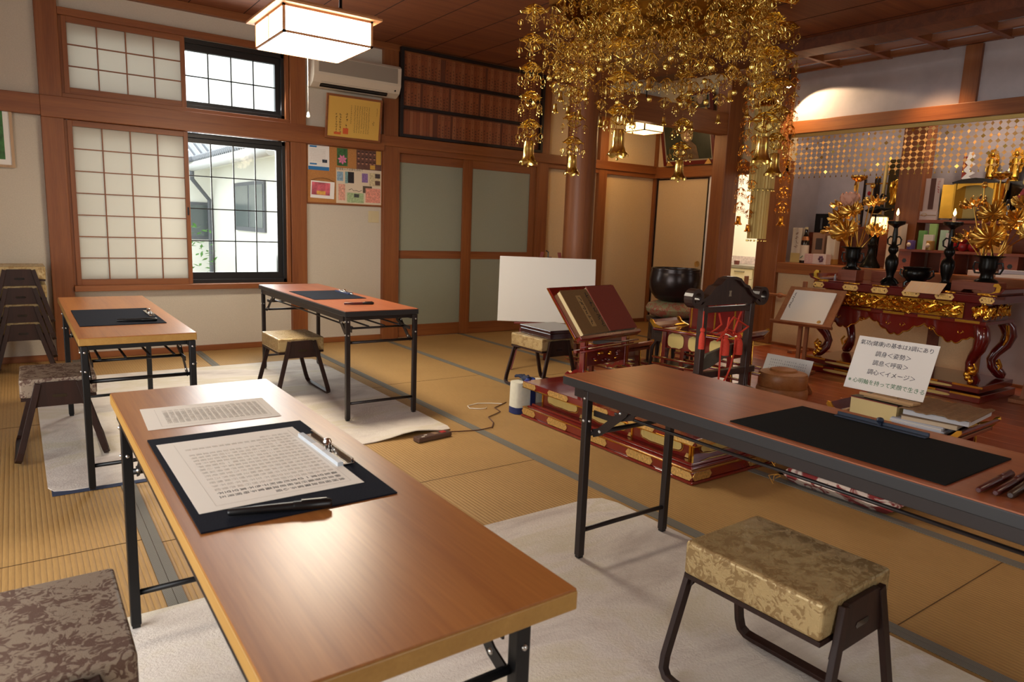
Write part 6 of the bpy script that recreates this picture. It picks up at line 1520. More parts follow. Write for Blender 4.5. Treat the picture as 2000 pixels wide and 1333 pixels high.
t = bx('glass_jar', 'squat bottle with a white label beside the tan carton', 'bottle', 7.52, 4.55-0.03, SZ+0.0, 0.01, 0.01, 0.01, KBOX) if False else None
t = bx('white_carton', 'white carton with a yellow foot beside the tan carton on the altar shelf', 'carton', 7.60, 4.40, SZ, 0.10, 0.10, 0.32, WBOX); m = MB(); m.box((-0.051, -0.051, 0.0005), (0.051, 0.051, 0.06), plain('yellow_foot', (190, 140, 66), 0.8)); m.build('yellow_foot', t)
t = bx('tablet_shrine', 'black memorial tablet box standing high behind the cartons', 'tablet', 7.90, 4.74, SZ+0.36, 0.04, 0.17, 0.22, BLACKP); m = MB(); m.box((-0.0215, -0.012, 0.04), (-0.0205, 0.012, 0.17), plain('grey_print2', (90, 88, 88), 0.7)); m.build('writing', t)
bx('back_shelf', 'narrow wooden shelf box under the black tablet at the back of the recess', 'shelf', 7.93, 4.63, SZ, 0.16, 0.48, 0.358, CW)
for i, y in enumerate((4.29, 4.13)):
    t = thing('hanging_tablet', ['left one of two white tablets in dark upright frames at the back of the recess', 'right one of two white tablets in dark upright frames at the back of the recess'][i], 'tablet', (8.05, y, SZ+0.46))
    m = MB(); m.box((-0.006, -0.042, 0), (0.006, 0.042, 0.46), plain('greyish_tablet', (168, 158, 156), 0.7)); m.build('tablet', t)
    for s in (-1, 1):
        m = MB(); m.box((-0.015, s*0.062-0.01, -0.02), (0.015, s*0.062+0.01, 0.52), BLACKL); p = m.build('frame_post', t); m = MB(); m.ball((0, s*0.062, 0.535), 0.016, GOLD, 8); m.build('gilt_tip', p)
    m = MB(); m.box((-0.012, -0.075, 0.46), (0.012, 0.075, 0.475), GOLD); m.build('gilt_bar', t)
    m = MB(); m.ball((-0.008, 0, 0.36), 0.02, plain('red_heart', (170, 30, 36), 0.6), 8, 1.3); m.build('red_mark', t)
    m = MB(); m.box((-0.02, -0.075, -0.04), (0.02, 0.075, -0.02), CW); m.build('base', t)
bx('picture_ledge', 'dark wooden cabinet under the framed white tablets', 'cabinet', 8.03, 4.21, SZ, 0.16, 0.32, 0.418, DARKF)
t = bx('carved_plaque', 'tall black and gold carved plaque beside the inner post', 'plaque', 8.00, 3.93, SZ+0.52, 0.05, 0.26, 0.66, BLACKL); m = MB(); relief(m, Matrix.Translation((-0.026, 0, 0)) @ Matrix.Rotation(-PI/2, 4, 'Z'), -0.08, 0.08, 0.1, 0.5, 14, 4); m.build('gilt_relief', t)
m = MB(); m.tube([(7.96, 4.10, SZ+0.50), (7.96, 4.08, SZ+1.16)], 0.018, GOLDP, 8); tag(m.build('gilt_banner_pole'), 'slim gilt banner pole in front of the black carved plaque', 'pole')
bx('plaque_cabinet', 'brown cabinet under the black carved plaque', 'cabinet', 8.0, 3.90, SZ, 0.2, 0.28, 0.518, CW)
t = thing('bronze_crane', 'black bronze crane candle holder standing beside the inner post', 'candle holder', (7.42, 3.86, SZ))
m = MB(); m.lathe([(0.10, 0), (0.10, 0.02), (0.07, 0.07), (0.045, 0.13), (0.035, 0.2), (0.05, 0.24), (0.035, 0.27), (0.04, 0.33), (0.06, 0.38), (0.05, 0.41), (0.02, 0.42)], (0, 0, 0), BRONZE, 22); m.build('pedestal', t)
m = MB(); m.tube([(0, 0, 0.42), (0, 0, 0.56)], 0.010, BRONZE, 6); m.build('leg', t)
m = MB(); m.tube([(0, 0.12, 0.60), (0, 0.06, 0.60), (0, 0, 0.61), (0, -0.04, 0.64), (0, -0.05, 0.70), (0, -0.03, 0.745), (0, -0.04, 0.76), (0, -0.10, 0.745)], [0.006, 0.035, 0.05, 0.035, 0.014, 0.012, 0.018, 0.004], BRONZE, 12); m.build('body', t)
m = MB(); m.tube([(-0.02, -0.03, 0.63), (-0.02, -0.10, 0.61), (0, -0.16, 0.62)], [0.012, 0.02, 0.006], BRONZE, 8); m.build('lotus_branch', t)
t = thing('lit_lantern', 'glowing lantern with a lattice shade behind the bronze crane', 'lantern', (7.66, 3.94, SZ+0.40))
m = MB(); m.lathe([(0.075, 0), (0.085, 0.03), (0.085, 0.11), (0.075, 0.14)], (0, 0, 0), plain('lantern_shade', (255, 206, 130), 0.6, emit=3.0), 20); sh = m.build('glowing_shade', t)
m = MB()
for k in range(10):
    for d in (-1, 1): m.tube([(0.087*math.cos(2*PI*k/10+d*0.35*q), 0.087*math.sin(2*PI*k/10+d*0.35*q), 0.005+0.13*q) for q in (0, 0.5, 1)], 0.0025, GOLDD, 4)
m.build('gilt_lattice', sh)
m = MB(); m.lathe([(0.02, 0.17), (0.05, 0.155), (0.10, 0.14), (0.085, 0.138)], (0, 0, 0), BRONZE, 20); m.lathe([(0.05, -0.40), (0.04, -0.38), (0.02, -0.35), (0.02, -0.05), (0.07, -0.01), (0.078, 0.0)], (0, 0, 0), BRONZE, 16); m.build('stand', t)
bx('low_cabinet', 'brown cabinet with a moulded top between the vase and the inner post', 'cabinet', 7.86, 4.12, SZ, 0.16, 0.02, 0.02, CW) if False else None
# stepped shelf on the right
t = thing('offering_shelf', 'long wooden offering shelf with round holes across the recess', 'shelf', (7.50, 2.55, SZ))
m = MB(); m.box((-0.16, -0.99, 0.19), (0.16, 0.99, 0.215), CW); m.build('shelf_board', t, bevel=0.002)
for y in (-0.9, -0.45, 0.0, 0.53, 0.93):
    m = MB(); m.box((-0.15, y-0.06, 0), (0.15, y+0.06, 0.19), CW); s = m.build('shelf_leg', t)
    m = MB(); m.prism([(y+0.022*math.cos(PI/3*k), 0.10+0.024*math.sin(PI/3*k)) for k in range(6)], -0.1515, -0.1495, BLACKP, 'X'); m.build('round_hole', s)
t = thing('upper_shelf', 'upper wooden shelf board of the altar recess carrying the shrine', 'shelf', (7.78, 2.40, SZ)); m = MB(); m.box((-0.22, -1.18, 0.485), (0.22, 1.10, 0.515), CW); m.build('shelf_board', t, bevel=0.002); m = MB(); m.box((0.0, -1.18, 0), (0.2, 1.05, 0.485), CW); m.build('cabinet_front', t)
US = SZ+0.516; LS = SZ+0.2155
t = bx('tall_white_carton', 'tall white carton with a red label left of the offering shelf', 'carton', 7.42, 3.615, SZ, 0.12, 0.13, 0.47, WBOX); m = MB(); m.ball((-0.06, -0.01, 0.40), 0.02, plain('red_label', (190, 40, 50), 0.7), 8, 1); m.build('red_label', t); marked(t, -0.0605, -0.03, 0.04, 0.1, 0.36, 2, 5, INKG, 7)
for i, (x, y, h, w, mt, lb) in enumerate([(7.50, 3.40, 0.19, 0.07, plain('green_pack', (104, 156, 88), 0.6), 'green and white pack standing at the left of the offering shelf'), (7.56, 3.33, 0.26, 0.07, plain('pale_green_pack', (160, 196, 120), 0.6), 'tall pale green pack behind the small tins'), (7.44, 3.31, 0.15, 0.09, plain('white_pack', (214, 208, 200), 0.7), 'white paper pack beside the small tins'), (7.55, 3.22, 0.20, 0.07, plain('mint_pack', (176, 206, 180), 0.7), 'mint and white pack leaning by the apples'), (7.47, 3.145, 0.17, 0.05, plain('white_pack', (214, 208, 200), 0.7), 'slim white pack next to the apples')]):
    bx('offering_pack', lb, 'packet', x, y, LS, 0.04, w, h, mt, R(8*i-10), 'packets offered on the shelf')
for i, (x, y, mt, lb) in enumerate([(7.37, 3.44, plain('purple_tin', (70, 50, 110), 0.5), 'small tin with a purple side on the offering shelf'), (7.37, 3.26, plain('gold_tin', (150, 116, 60), 0.4, metal=0.6), 'small gold tin with a round white label')]):
    t = thing('small_tin', lb, 'tin', (x, y, LS)); m = MB(); m.lathe([(0.038, 0), (0.038, 0.085), (0.034, 0.09), (0.001, 0.09)], (0, 0, 0), mt, 18); m.build('body', t); m = MB(); m.ball((-0.03, 0.008, 0.045), 0.022, WBOX, 10, 1.1); m.build('label', t)
AP = plain('apple_red', (140, 22, 28), 0.35, noise=0.2, nscale=8)
apl = None
for i, (y, z, lb) in enumerate([(3.07, 0, 'left apple of the bottom row of red apples'), (2.98, 0, 'middle apple of the bottom row of red apples'), (2.89, 0, 'right apple of the bottom row of red apples'), (2.985, 0.075, 'red apple on top of the other apples')]):
    if apl is None:
        apl = thing('apple', lb, 'apple', (7.40, y, LS+z), 0, 'red apples on the offering shelf'); m = MB(); m.lathe([(0.004, 0.004), (0.02, 0.0), (0.038, 0.02), (0.044, 0.045), (0.036, 0.072), (0.015, 0.078), (0.002, 0.066)], (0, 0, 0), AP, 18); m.build('fruit', apl); m = MB(); m.tube([(0, 0, 0.066), (0.004, 0, 0.085)], 0.0015, DARKF, 5); m.build('stalk', apl)
    else: dup(apl, (7.40, y, LS+z), i, lb)
t = bx('cardboard_box', 'yellow open box with printed letters on the offering shelf', 'box', 7.40, 2.70, LS-0.0, 0.12, 0.22, 0.075, plain('yellow_box', (204, 150, 70), 0.7)); marked(t, -0.0605, -0.07, 0.07, 0.02, 0.055, 9, 1, DARKF, 12); m = MB(); m.box((0.0, 0.11, 0.05), (0.10, 0.113, 0.17), YBOX, Matrix.Rotation(R(-20), 4, 'X')); m.build('open_flap', t)
ORM = plain('orange_peel', (206, 110, 50), 0.5, bstr=0.1, nscale=90)
for i, (y, lb) in enumerate([(2.42, 'left orange on the right part of the offering shelf'), (2.34, 'right orange on the right part of the offering shelf')]):
    m = MB(); m.ball((0, 0, 0.038), 0.038, ORM, 16, 0.92); tag(m.build('orange', loc=(7.40, y, LS-0.0025)), lb, 'orange', 'oranges on the offering shelf')
t = bx('food_pack', 'clear wrapped food pack with red berries on the altar shelf', 'food pack', 7.30, 2.74, SZ, 0.14, 0.20, 0.05, plain('cream_tray', (220, 196, 180), 0.4)); m = MB(); rg = random.Random(4); [m.ball((rg.uniform(-0.05, 0.05), rg.uniform(-0.08, 0.08), 0.05), 0.015, AP, 6) for _ in range(10)]; m.build('berries', t)
for k, (y, z, w, mt, lb) in enumerate([(2.50, 0, 0.24, PAPERW, 'lower white folded packet right of the food pack'), (2.50, 0.036, 0.2, plain('blue_white_packet', (196, 198, 214), 0.7), 'upper white folded packet right of the food pack'), (2.24, 0, 0.18, PKB, 'pink and white packet behind the right lotus vase')]):
    bx('folded_packet', lb, 'packet', 7.32, y, SZ+z, 0.12, w, 0.034, mt, R(3*k))
# golden shrine
t = thing('gold_shrine', 'open golden shrine cabinet with a black rounded roof on the upper shelf', 'shrine', (7.80, 3.06, US))
m = MB(); m.box((0.10, -0.17, 0.02), (0.12, 0.17, 0.36), GOLDP); m.build('back_panel', t)
m = MB(); m.box((-0.12, -0.19, 0), (0.12, 0.19, 0.02), BLACKL); m.build('base', t)
for s in (-1, 1):
    m = MB(); m.box((-0.12, s*0.18-0.012, 0.02), (0.12, s*0.18+0.012, 0.36), GOLD); m.build('side_panel', t)
    m = MB(); m.box((0, 0, 0.02), (0.012, s*0.10, 0.35), GOLD, Matrix.Translation((-0.12, s*0.185, 0)) @ Matrix.Rotation(s*R(35), 4, 'Z')); m.build('door', t)
m = MB(); m.prism([(-0.20, 0.36), (0.20, 0.36), (0.20, 0.375), (0.12, 0.40), (0, 0.412), (-0.12, 0.40), (-0.20, 0.375)], -0.14, 0.13, BLACKL, 'X'); m.build('roof', t)
m = MB(); m.prism([(-0.16, 0.36), (-0.16, 0.30), (-0.10, 0.335), (0, 0.345), (0.10, 0.335), (0.16, 0.30), (0.16, 0.36)], -0.115, -0.10, GOLD, 'X'); m.build('arched_valance', t)
def figure(label, x, y, z, h, robe, halo=None, s=1.0):
    t = thing('buddhist_statue', label, 'statue', (x, y, z))
    m = MB(); m.lathe([(0.30*h, 0), (0.30*h, 0.03*h), (0.18*h, 0.06*h), (0.22*h, 0.10*h), (0.24*h, 0.13*h)], (0, 0, 0), robe, 16, sx=0.6, sy=0.6); m.build('lotus_base', t)
    m = MB(); m.lathe([(0.10*h, 0.13*h), (0.11*h, 0.2*h), (0.085*h, 0.45*h), (0.10*h, 0.62*h), (0.11*h, 0.70*h), (0.05*h, 0.76*h), (0.03*h, 0.785*h), (0.052*h, 0.81*h), (0.06*h, 0.86*h), (0.048*h, 0.91*h), (0.02*h, 0.94*h), (0.001, 0.96*h)], (0, 0, 0), robe, 18, sy=1.15, wob=lambda a, zz: 1+0.05*math.sin(7*a)*(zz < 0.7*h)); m.build('body', t)
    for sg in (-1, 1):
        m = MB(); m.tube([(0, sg*0.11*h, 0.68*h), (-0.05*h, sg*0.13*h, 0.52*h), (-0.11*h, sg*0.03*h, 0.50*h)], [0.035*h, 0.03*h, 0.022*h], robe, 8); m.build('arm', t)
    if halo:
        m = MB(); pts = []
        for k in range(40):
            a = PI*2*k/40; r_ = 1+0.05*math.sin(12*a); pts.append((0.20*h*math.cos(a)*r_, 0.56*h+0.46*h*math.sin(a)*r_*(1.05 if math.sin(a) > 0 else 0.9)))
        m.prism(pts, 0.05*h, 0.08*h, halo, 'X')
        for k in range(16):
            a = PI*2*k/16; m.ball((0.05*h, 0.17*h*math.cos(a), 0.56*h+0.39*h*math.sin(a)), 0.028*h, halo, 8)
        m.build('halo', t)
    return t
figure('small gold statue with a pointed halo, left of the pair above the shrine', 8.01, 3.07, US+0.405, 0.30, GOLD, GOLD)
figure('small gold statue with a pointed halo, right of the pair above the shrine', 8.01, 2.86, US+0.395, 0.31, GOLD, GOLD)
bx('statue_block', 'black stepped block behind the shrine under the two gold statues', 'block', 8.02, 2.96, US, 0.10, 0.40, 0.394, BLACKL)
figure('dark seated figure with a grey face inside the golden shrine', 7.83, 3.05, US+0.021, 0.24, plain('aged_figure', (96, 72, 66), 0.5, noise=0.3))
t = thing('paper_streamer', 'white zigzag paper streamer on a red backing above the shrine', 'paper streamer', (7.98, 3.27, US+0.395))
m = MB(); zz = [(0.0, 0.0), (0.09, 0.0), (0.02, 0.06), (0.075, 0.09), (0.015, 0.13), (0.07, 0.18), (0.02, 0.21), (0.06, 0.26), (0.03, 0.30), (0.0, 0.30), (-0.01, 0.25), (-0.03, 0.2), (0.0, 0.17), (-0.04, 0.12), (0.0, 0.09), (-0.045, 0.04)]
m.prism([(-a, b) for a, b in zz], -0.006, -0.003, PAPERW, 'X'); m.build('folded_paper', t)
m = MB(); m.box((0.0, -0.02, 0), (0.01, 0.05, 0.26), plain('red_backing', (150, 60, 46), 0.6)); m.build('red_backing', t)
bx('streamer_block', 'narrow black block holding the paper streamer behind the shrine', 'block', 7.98, 3.27, US, 0.08, 0.12, 0.394, BLACKL)
t = bx('gift_box', 'white boxed gift tied with gold cord at the left end of the upper shelf', 'gift', 7.64, 3.425, US, 0.10, 0.17, 0.085, plain('gift_white', (222, 204, 196), 0.7)); m = MB(); m.tube([(-0.052, -0.085, 0.045), (-0.052, 0.085, 0.045)], 0.003, GOLD, 5); m.tube([(-0.053, 0.03+0.025*math.cos(a), 0.05+0.015*math.sin(a)) for a in [k*PI/6 for k in range(13)]], 0.002, GOLD, 5); m.build('gold_cord', t)
t = bx('memorial_pack', 'pair of white and brown upright envelopes standing on the gift box', 'envelopes', 7.66, 3.425, US+0.0855, 0.05, 0.15, 0.33, plain('pale_envelope', (210, 188, 176), 0.8)); m = MB(); m.box((-0.027, -0.025, 0.02), (-0.0252, 0.025, 0.33), plain('brown_band', (92, 56, 44), 0.7)); m.build('brown_band', t); marked(t, -0.0262, -0.07, -0.035, 0.18, 0.31, 1, 5, plain('red_ink', (190, 50, 50), 0.7), 15)
m = MB(); m.lathe([(0.03, 0), (0.035, 0.02), (0.025, 0.10), (0.035, 0.16), (0.02, 0.2), (0.001, 0.205)], (7.64, 2.735, US), BLACKL, 14); tag(m.build('black_flask'), 'black lacquered flask right of the golden shrine', 'flask')
# big golden mandala and the enthroned figure at the right edge
t = thing('gilt_mandala', 'large gilt openwork halo panel at the right edge of the recess', 'panel', (7.93, 2.45, US+0.0))
m = MB(); out = []
for k in range(60):
    a = 2*PI*k/60; r_ = 1+0.05*math.sin(15*a); out.append((0.30*math.cos(a)*r_, 0.52+0.46*math.sin(a)*r_))
m.prism(out, 0.0, 0.02, GOLDP, 'X'); m.build('backing', t)
m = MB(); rg = random.Random(12)
for i in range(150):
    a = rg.uniform(0, 2*PI); q = rg.uniform(0.2, 1); c = Vector((-0.012, 0.29*q*math.cos(a), 0.52+0.45*q*math.sin(a))); r_ = rg.uniform(0.012, 0.03); a0 = rg.uniform(0, 6)
    m.tube([c+Vector((-0.006*k/8, r_*(1-0.07*k)*math.cos(a0+k*0.6), r_*(1-0.07*k)*math.sin(a0+k*0.6))) for k in range(9)], 0.006, GOLD, 5)
m.build('scrollwork', t)
t = thing('enthroned_figure', 'robed priest figure in red, white and brocade seated at the right edge', 'statue', (7.72, 2.43, US))
RB = plain('figure_red_robe', (130, 26, 36), 0.6); WB = plain('figure_white_hood', (190, 176, 176), 0.7, noise=0.15, nscale=30)
m = MB(); m.box((-0.14, -0.25, 0), (0.14, 0.25, 0.10), GOLDD); m.build('throne', t, bevel=0.006)
m = MB(); m.lathe([(0.20, 0.10), (0.22, 0.13), (0.19, 0.19), (0.12, 0.26), (0.10, 0.32), (0.115, 0.38), (0.07, 0.42), (0.04, 0.44)], (0, 0, 0), mat_brocade('figure_brocade', (40, 36, 48), (196, 176, 150), 0.5, 30), 24, sx=0.6, sy=1.0, wob=lambda a, z: 1+0.04*math.sin(8*a)); m.build('robe', t)
m = MB(); m.lathe([(0.04, 0.44), (0.055, 0.47), (0.058, 0.51), (0.045, 0.55), (0.001, 0.565)], (-0.01, 0, 0), plain('figure_face', (196, 142, 120), 0.5), 18); m.build('head', t)
m = MB(); m.tube([(-0.0, 0.065, 0.42), (0.0, 0.085, 0.48), (0.0, 0.07, 0.55), (0, 0, 0.60), (0, -0.07, 0.55), (0, -0.085, 0.48), (0, -0.065, 0.42)], 0.022, WB, 10); m.build('hood', t)
m = MB(); m.tube([(-0.045, 0.10, 0.40), (-0.09, 0.03, 0.30), (-0.11, -0.05, 0.22), (-0.10, -0.16, 0.16)], [0.03, 0.035, 0.04, 0.045], RB, 10); m.tube([(-0.05, 0.13, 0.36), (-0.08, 0.17, 0.26), (-0.09, 0.22, 0.14)], [0.04, 0.05, 0.06], RB, 10); m.build('red_stole', t)
for s in (-1, 1):
    m = MB(); m.tube([(-0.02, s*0.11, 0.37), (-0.07, s*0.15, 0.28), (-0.13, s*0.06, 0.25)], [0.04, 0.045, 0.035], WB, 10); m.build('sleeve', t)
    m = MB(); m.ball((-0.14, s*0.045, 0.25), 0.022, plain('figure_face', (196, 142, 120), 0.5), 8); m.build('hand', t)
# small painted hanging scroll behind
m = MB(); m.box((8.12, 2.10, 2.0), (8.14, 2.62, 2.34), plain('scroll_pattern', (160, 158, 162), 0.7, noise=0.6, nscale=24)); tag(m.build('patterned_hanging'), 'black and white patterned hanging at the top right of the recess', 'hanging')
# pierced golden curtain below the beam
t = thing('gilt_net_curtain', 'net curtain of small gilt diamonds hanging under the altar beam', 'curtain', (XR-0.005, 0, 0))
NETG = plain('net_gilt', (226, 176, 108), 0.45, metal=0.6)
m = MB(); sp = 0.062; y = 4.78; j = 0
while y > -0.6:
    n = 8
    for k in range(n):
        z = 2.325-k*0.052; r = 0.0205
        a = (math.sin(j*7.3+k*3.1))*0.5
        dx, dy = math.sin(a)*r, math.cos(a)*r
        m.quad([(0-dx, y-dy, z), (0, y, z-r), (dx, y+dy, z), (0, y, z+r)], NETG if (j*5+k*3) % 7 else BRASS)
        m.quad([(-0.0015, y-0.002, z-r), (-0.0015, y+0.002, z-r), (-0.0015, y+0.002, z-0.052+r), (-0.0015, y-0.002, z-0.052+r)], GOLDP)
        m.quad([(-0.0015, y-sp+r*0.95, z-0.0015), (-0.0015, y-r*0.95, z-0.0015), (-0.0015, y-r*0.95, z+0.0015), (-0.0015, y-sp+r*0.95, z+0.0015)], GOLDP)
    y -= sp; j += 1
cu_ = m.build('diamond_net', t); cu_['kind'] = 'stuff'
m = MB(); y = 4.78
while y > -0.6: m.lathe([(0.002, 0), (0.004, -0.008), (0.009, -0.022)], (0, y, 1.925), BRASS, 6); y -= sp
o = m.build('small_pendants', t); o['kind'] = 'stuff'; o.name = 'pendant_fringe'

# ------------------------------------------------------------------ gilded canopy with hanging ornament strands
def ornament(m, z, w, h, mat, mini=True, seed=0, fat=1.0):
    """one openwork palmette, hung at height z, width w, height h"""
    zt = z
    for k in range(4):
        a = PI/4+k*PI/2+seed; d = Vector((math.cos(a), math.sin(a), 0)); o = Vector((0, 0, zt))
        m.tube([o, o+d*w*0.20+Vector((0, 0, -h*0.06)), o+d*w*0.36+Vector((0, 0, -h*0.20)), o+d*w*0.46+Vector((0, 0, -h*0.28)), o+d*w*0.50+Vector((0, 0, -h*0.22))], [v*fat for v in (0.002, 0.0035, 0.003, 0.0035, 0.0015)], mat, 4)
        m.tube([o+d*w*0.36+Vector((0, 0, -h*0.24)), o+d*w*0.22+Vector((0, 0, -h*0.36)), o+d*w*0.30+Vector((0, 0, -h*0.50)), o+d*w*0.12+Vector((0, 0, -h*0.60)), o+Vector((0, 0, -h*0.62))], 0.0025*fat, mat, 4)
        if fat > 1:
            for f0, f1 in ((0.10, 0.30), (0.2, 0.42)):
                m.tube([o+Vector((0, 0, -h*f0)), o+d*w*0.18+s_of(d)*w*0.08+Vector((0, 0, -h*(f0+0.08))), o+d*w*f1*1.1+s_of(d)*w*0.12+Vector((0, 0, -h*(f0+0.05)))], [0.003, 0.005, 0.001], mat, 4)
                m.tube([o+Vector((0, 0, -h*f0)), o+d*w*0.18-s_of(d)*w*0.08+Vector((0, 0, -h*(f0+0.08))), o+d*w*f1*1.1-s_of(d)*w*0.12+Vector((0, 0, -h*(f0+0.05)))], [0.003, 0.005, 0.001], mat, 4)
        s = Vector((-d.y, d.x, 0)); c = o+d*w*0.26+Vector((0, 0, -h*0.17))
        m.quad([c-d*w*0.14+Vector((0, 0, h*0.05)), c+d*w*0.05+Vector((0, 0, h*0.07)), c+d*w*0.15+Vector((0, 0, -h*0.06)), c-d*w*0.02+Vector((0, 0, -h*0.05))], mat)
        c = o+d*w*0.12+Vector((0, 0, -h*0.45)); m.quad([c+Vector((0, 0, h*0.10)), c+d*w*0.10, c+Vector((0, 0, -h*0.08)), c-d*w*0.05], mat)
        if mini:
            p = o+d*w*0.47+Vector((0, 0, -h*0.28)); q = p+Vector((0, 0, -h*0.22))
            m.tube([p, q], 0.0009, mat, 3)
            for e in (-1, 1):
                m.tube([q, q+s*e*w*0.10+Vector((0, 0, -h*0.05)), q+s*e*w*0.13+Vector((0, 0, -h*0.15)), q+s*e*w*0.04+Vector((0, 0, -h*0.22))], 0.0020, mat, 4)
                m.tube([q, q+d*e*w*0.08+Vector((0, 0, -h*0.05)), q+d*e*w*0.10+Vector((0, 0, -h*0.15)), q+Vector((0, 0, -h*0.22))], 0.0020, mat, 4)
                r_ = q+s*e*w*0.14+Vector((0, 0, -h*0.25)); m.quad([r_+Vector((0, 0, 0.006)), r_+s*0.005, r_-Vector((0, 0, 0.008)), r_-s*0.005], mat)
            m.tube([q+Vector((0, 0, -h*0.20)), q+Vector((0, 0, -h*0.30))], 0.0009, mat, 3); m.ball(q+Vector((0, 0, -h*0.33)), w*0.032, mat, 6)
    n = max(4, int(h/0.014))
    for k in range(n): m.ball((0, 0, zt-h*(k+0.5)/n), 0.0032, mat, 4)
def s_of(d): return Vector((-d.y, d.x, 0))
def bell_mesh(r, h, mat, scal=True):
    m = MB(); m.lathe([(0.001, 0), (r*0.45, -h*0.02), (r*0.52, -h*0.08), (r*0.55, -h*0.35), (r*0.58, -h*0.60), (r*0.72, -h*0.78), (r*1.0, -h*0.90)], (0, 0, 0), mat, 20)
    N_ = 24; vs = []
    for k in range(N_):
        a = 2*PI*k/N_
        for q, rr in ((0, 1.0), (1, 1.03)): vs.append((r*rr*math.cos(a), r*rr*math.sin(a), -h*0.90 if q == 0 else -h*(0.90+0.12*abs(math.cos(3*a)))))
    m.add(vs, [(2*k, (2*k+2) % (2*N_), (2*k+3) % (2*N_), 2*k+1) for k in range(N_)], mat, True)
    m.tube([(0, 0, -h*0.7), (0, 0, -h*1.05)], 0.002, mat, 4); m.ball((0, 0, -h*1.08), r*0.13, mat, 6)
    return m
KX, KY, KR, KZ = 3.24, 3.10, 0.775, 2.60
t = thing('gilded_canopy', 'large gilded hexagonal canopy with strands of ornaments and bells hanging from the ceiling', 'canopy', (KX, KY, KZ))
def hexp(r, a0=0): return [(r*math.cos(R(30+60*k+a0)), r*math.sin(R(30+60*k+a0))) for k in range(6)]
CP = plain('canopy_gilt_panel', (150, 104, 40), 0.38, metal=0.8, noise=0.2, nscale=12)
m = MB(); m.prism(hexp(KR+0.10), 0.10, 0.125, CP); m.build('roof_board', t)
m = MB(); m.prism(hexp(KR-0.02), 0.075, 0.0995, CP); m.prism(hexp(KR*0.62), 0.126, 0.20, CP); m.build('roof_crown', t)
m = MB(); m.tube([(0, 0, 0.20), (0, 0, ZC-KZ)], 0.015, BLACKP, 8); m.build('hanging_rod', t)
hp = hexp(KR)
for k in range(6):
    a, b = Vector((*hp[k], 0))*0.88, Vector((*hp[(k+1) % 6], 0))*0.88; u = (b-a).normalized(); nrm = Vector((u.y, -u.x, 0)); L = (b-a).length
    Mf = frame2(a, u, Vector((0, 0, 1)))
    m = MB(); m.box((0, -0.06, -0.008), (L, 0.075, 0.008), CP, Mf); pa = m.build('side_panel', t)
    m = MB()
    for j in range(3): m.prism(cloud(L*j/3+0.03, L*(j+1)/3-0.03, -0.04, 0.055), -0.011, 0.011, GOLD, 'Z', Mf)
    m.build('gilt_cartouche', pa)
    m = MB(); q = a.normalized()
    m.tube([a*0.9+Vector((0, 0, 0.09)), a+q*0.06+Vector((0, 0, 0.07)), a+q*0.13+Vector((0, 0, 0.06)), a+q*0.16+Vector((0, 0, 0.09)), a+q*0.13+Vector((0, 0, 0.12))], [0.02, 0.022, 0.02, 0.014, 0.008], GOLD, 8); m.build('curled_bracket', t)
me_big = None; me_bell = None
big = None
for k in range(6):
    x, y = hp[k]
    if big is None:
        m = MB(); z = -0.06
        for j in range(5): ornament(m, z, 0.165, 0.165, BRASS, True, 0.3*j, 1.5); z -= 0.163
        big = m.build('ornament_strand', t, loc=(x, y, 0)); bb = bell_mesh(0.056, 0.14, BRASS).build('bell', big, loc=(0, 0, -0.835)); s = big; sb = bb
        big_me, bell_me = big.data, bb.data
    else:
        s = big.copy(); C.objects.link(s); s.parent = t; s.location = (x, y, 0); s.rotation_euler = (0, 0, k*0.8)
        sb = bb.copy(); C.objects.link(sb); sb.parent = s
small = None
def small_strand(x, y, n, zt, rz, bell):
    global small, small_me, sbell
    key = (n, bell)
    if key not in SM:
        m = MB(); z = 0
        for j in range(n): ornament(m, z-0.004, 0.10, 0.118, BRASS, j % 2 == 0 or n < 4, 0.4*j); z -= 0.128
        o = m.build('ornament_strand', t); e = bell_mesh(0.020, 0.055, BRASS) if bell == 'bell' else MB().lathe([(0.001, 0), (0.015, -0.008), (0.018, -0.022), (0.012, -0.036), (0.001, -0.04)], (0, 0, 0), BRASS, 12)
        e = e.build('small_bell', o, loc=(0, 0, z-0.004)); SM[key] = (o, e)
    else:
        o0, e0 = SM[key]; o = o0.copy(); C.objects.link(o); o.parent = t; e = e0.copy(); C.objects.link(e); e.parent = o
    o.location = (x, y, zt); o.rotation_euler = (0, 0, rz)
SM = {}
rg = random.Random(21)
for k in range(6):
    a, b = Vector(hp[k])*0.86, Vector(hp[(k+1) % 6])*0.86
    for j in range(6):
        p = a.lerp(b, j/6); small_strand(p.x, p.y, 4 if j % 2 else 3, -0.06+0.02*math.sin(j), rg.uniform(0, 3), 'bell' if j % 2 else 'ball')
h2 = hexp(KR*0.62)
for k in range(6):
    a, b = Vector(h2[k]), Vector(h2[(k+1) % 6])
    for j in range(3):
        p = a.lerp(b, (j+0.5)/3); small_strand(p.x, p.y, 3 if j % 2 else 2, 0.02, rg.uniform(0, 3), 'ball')
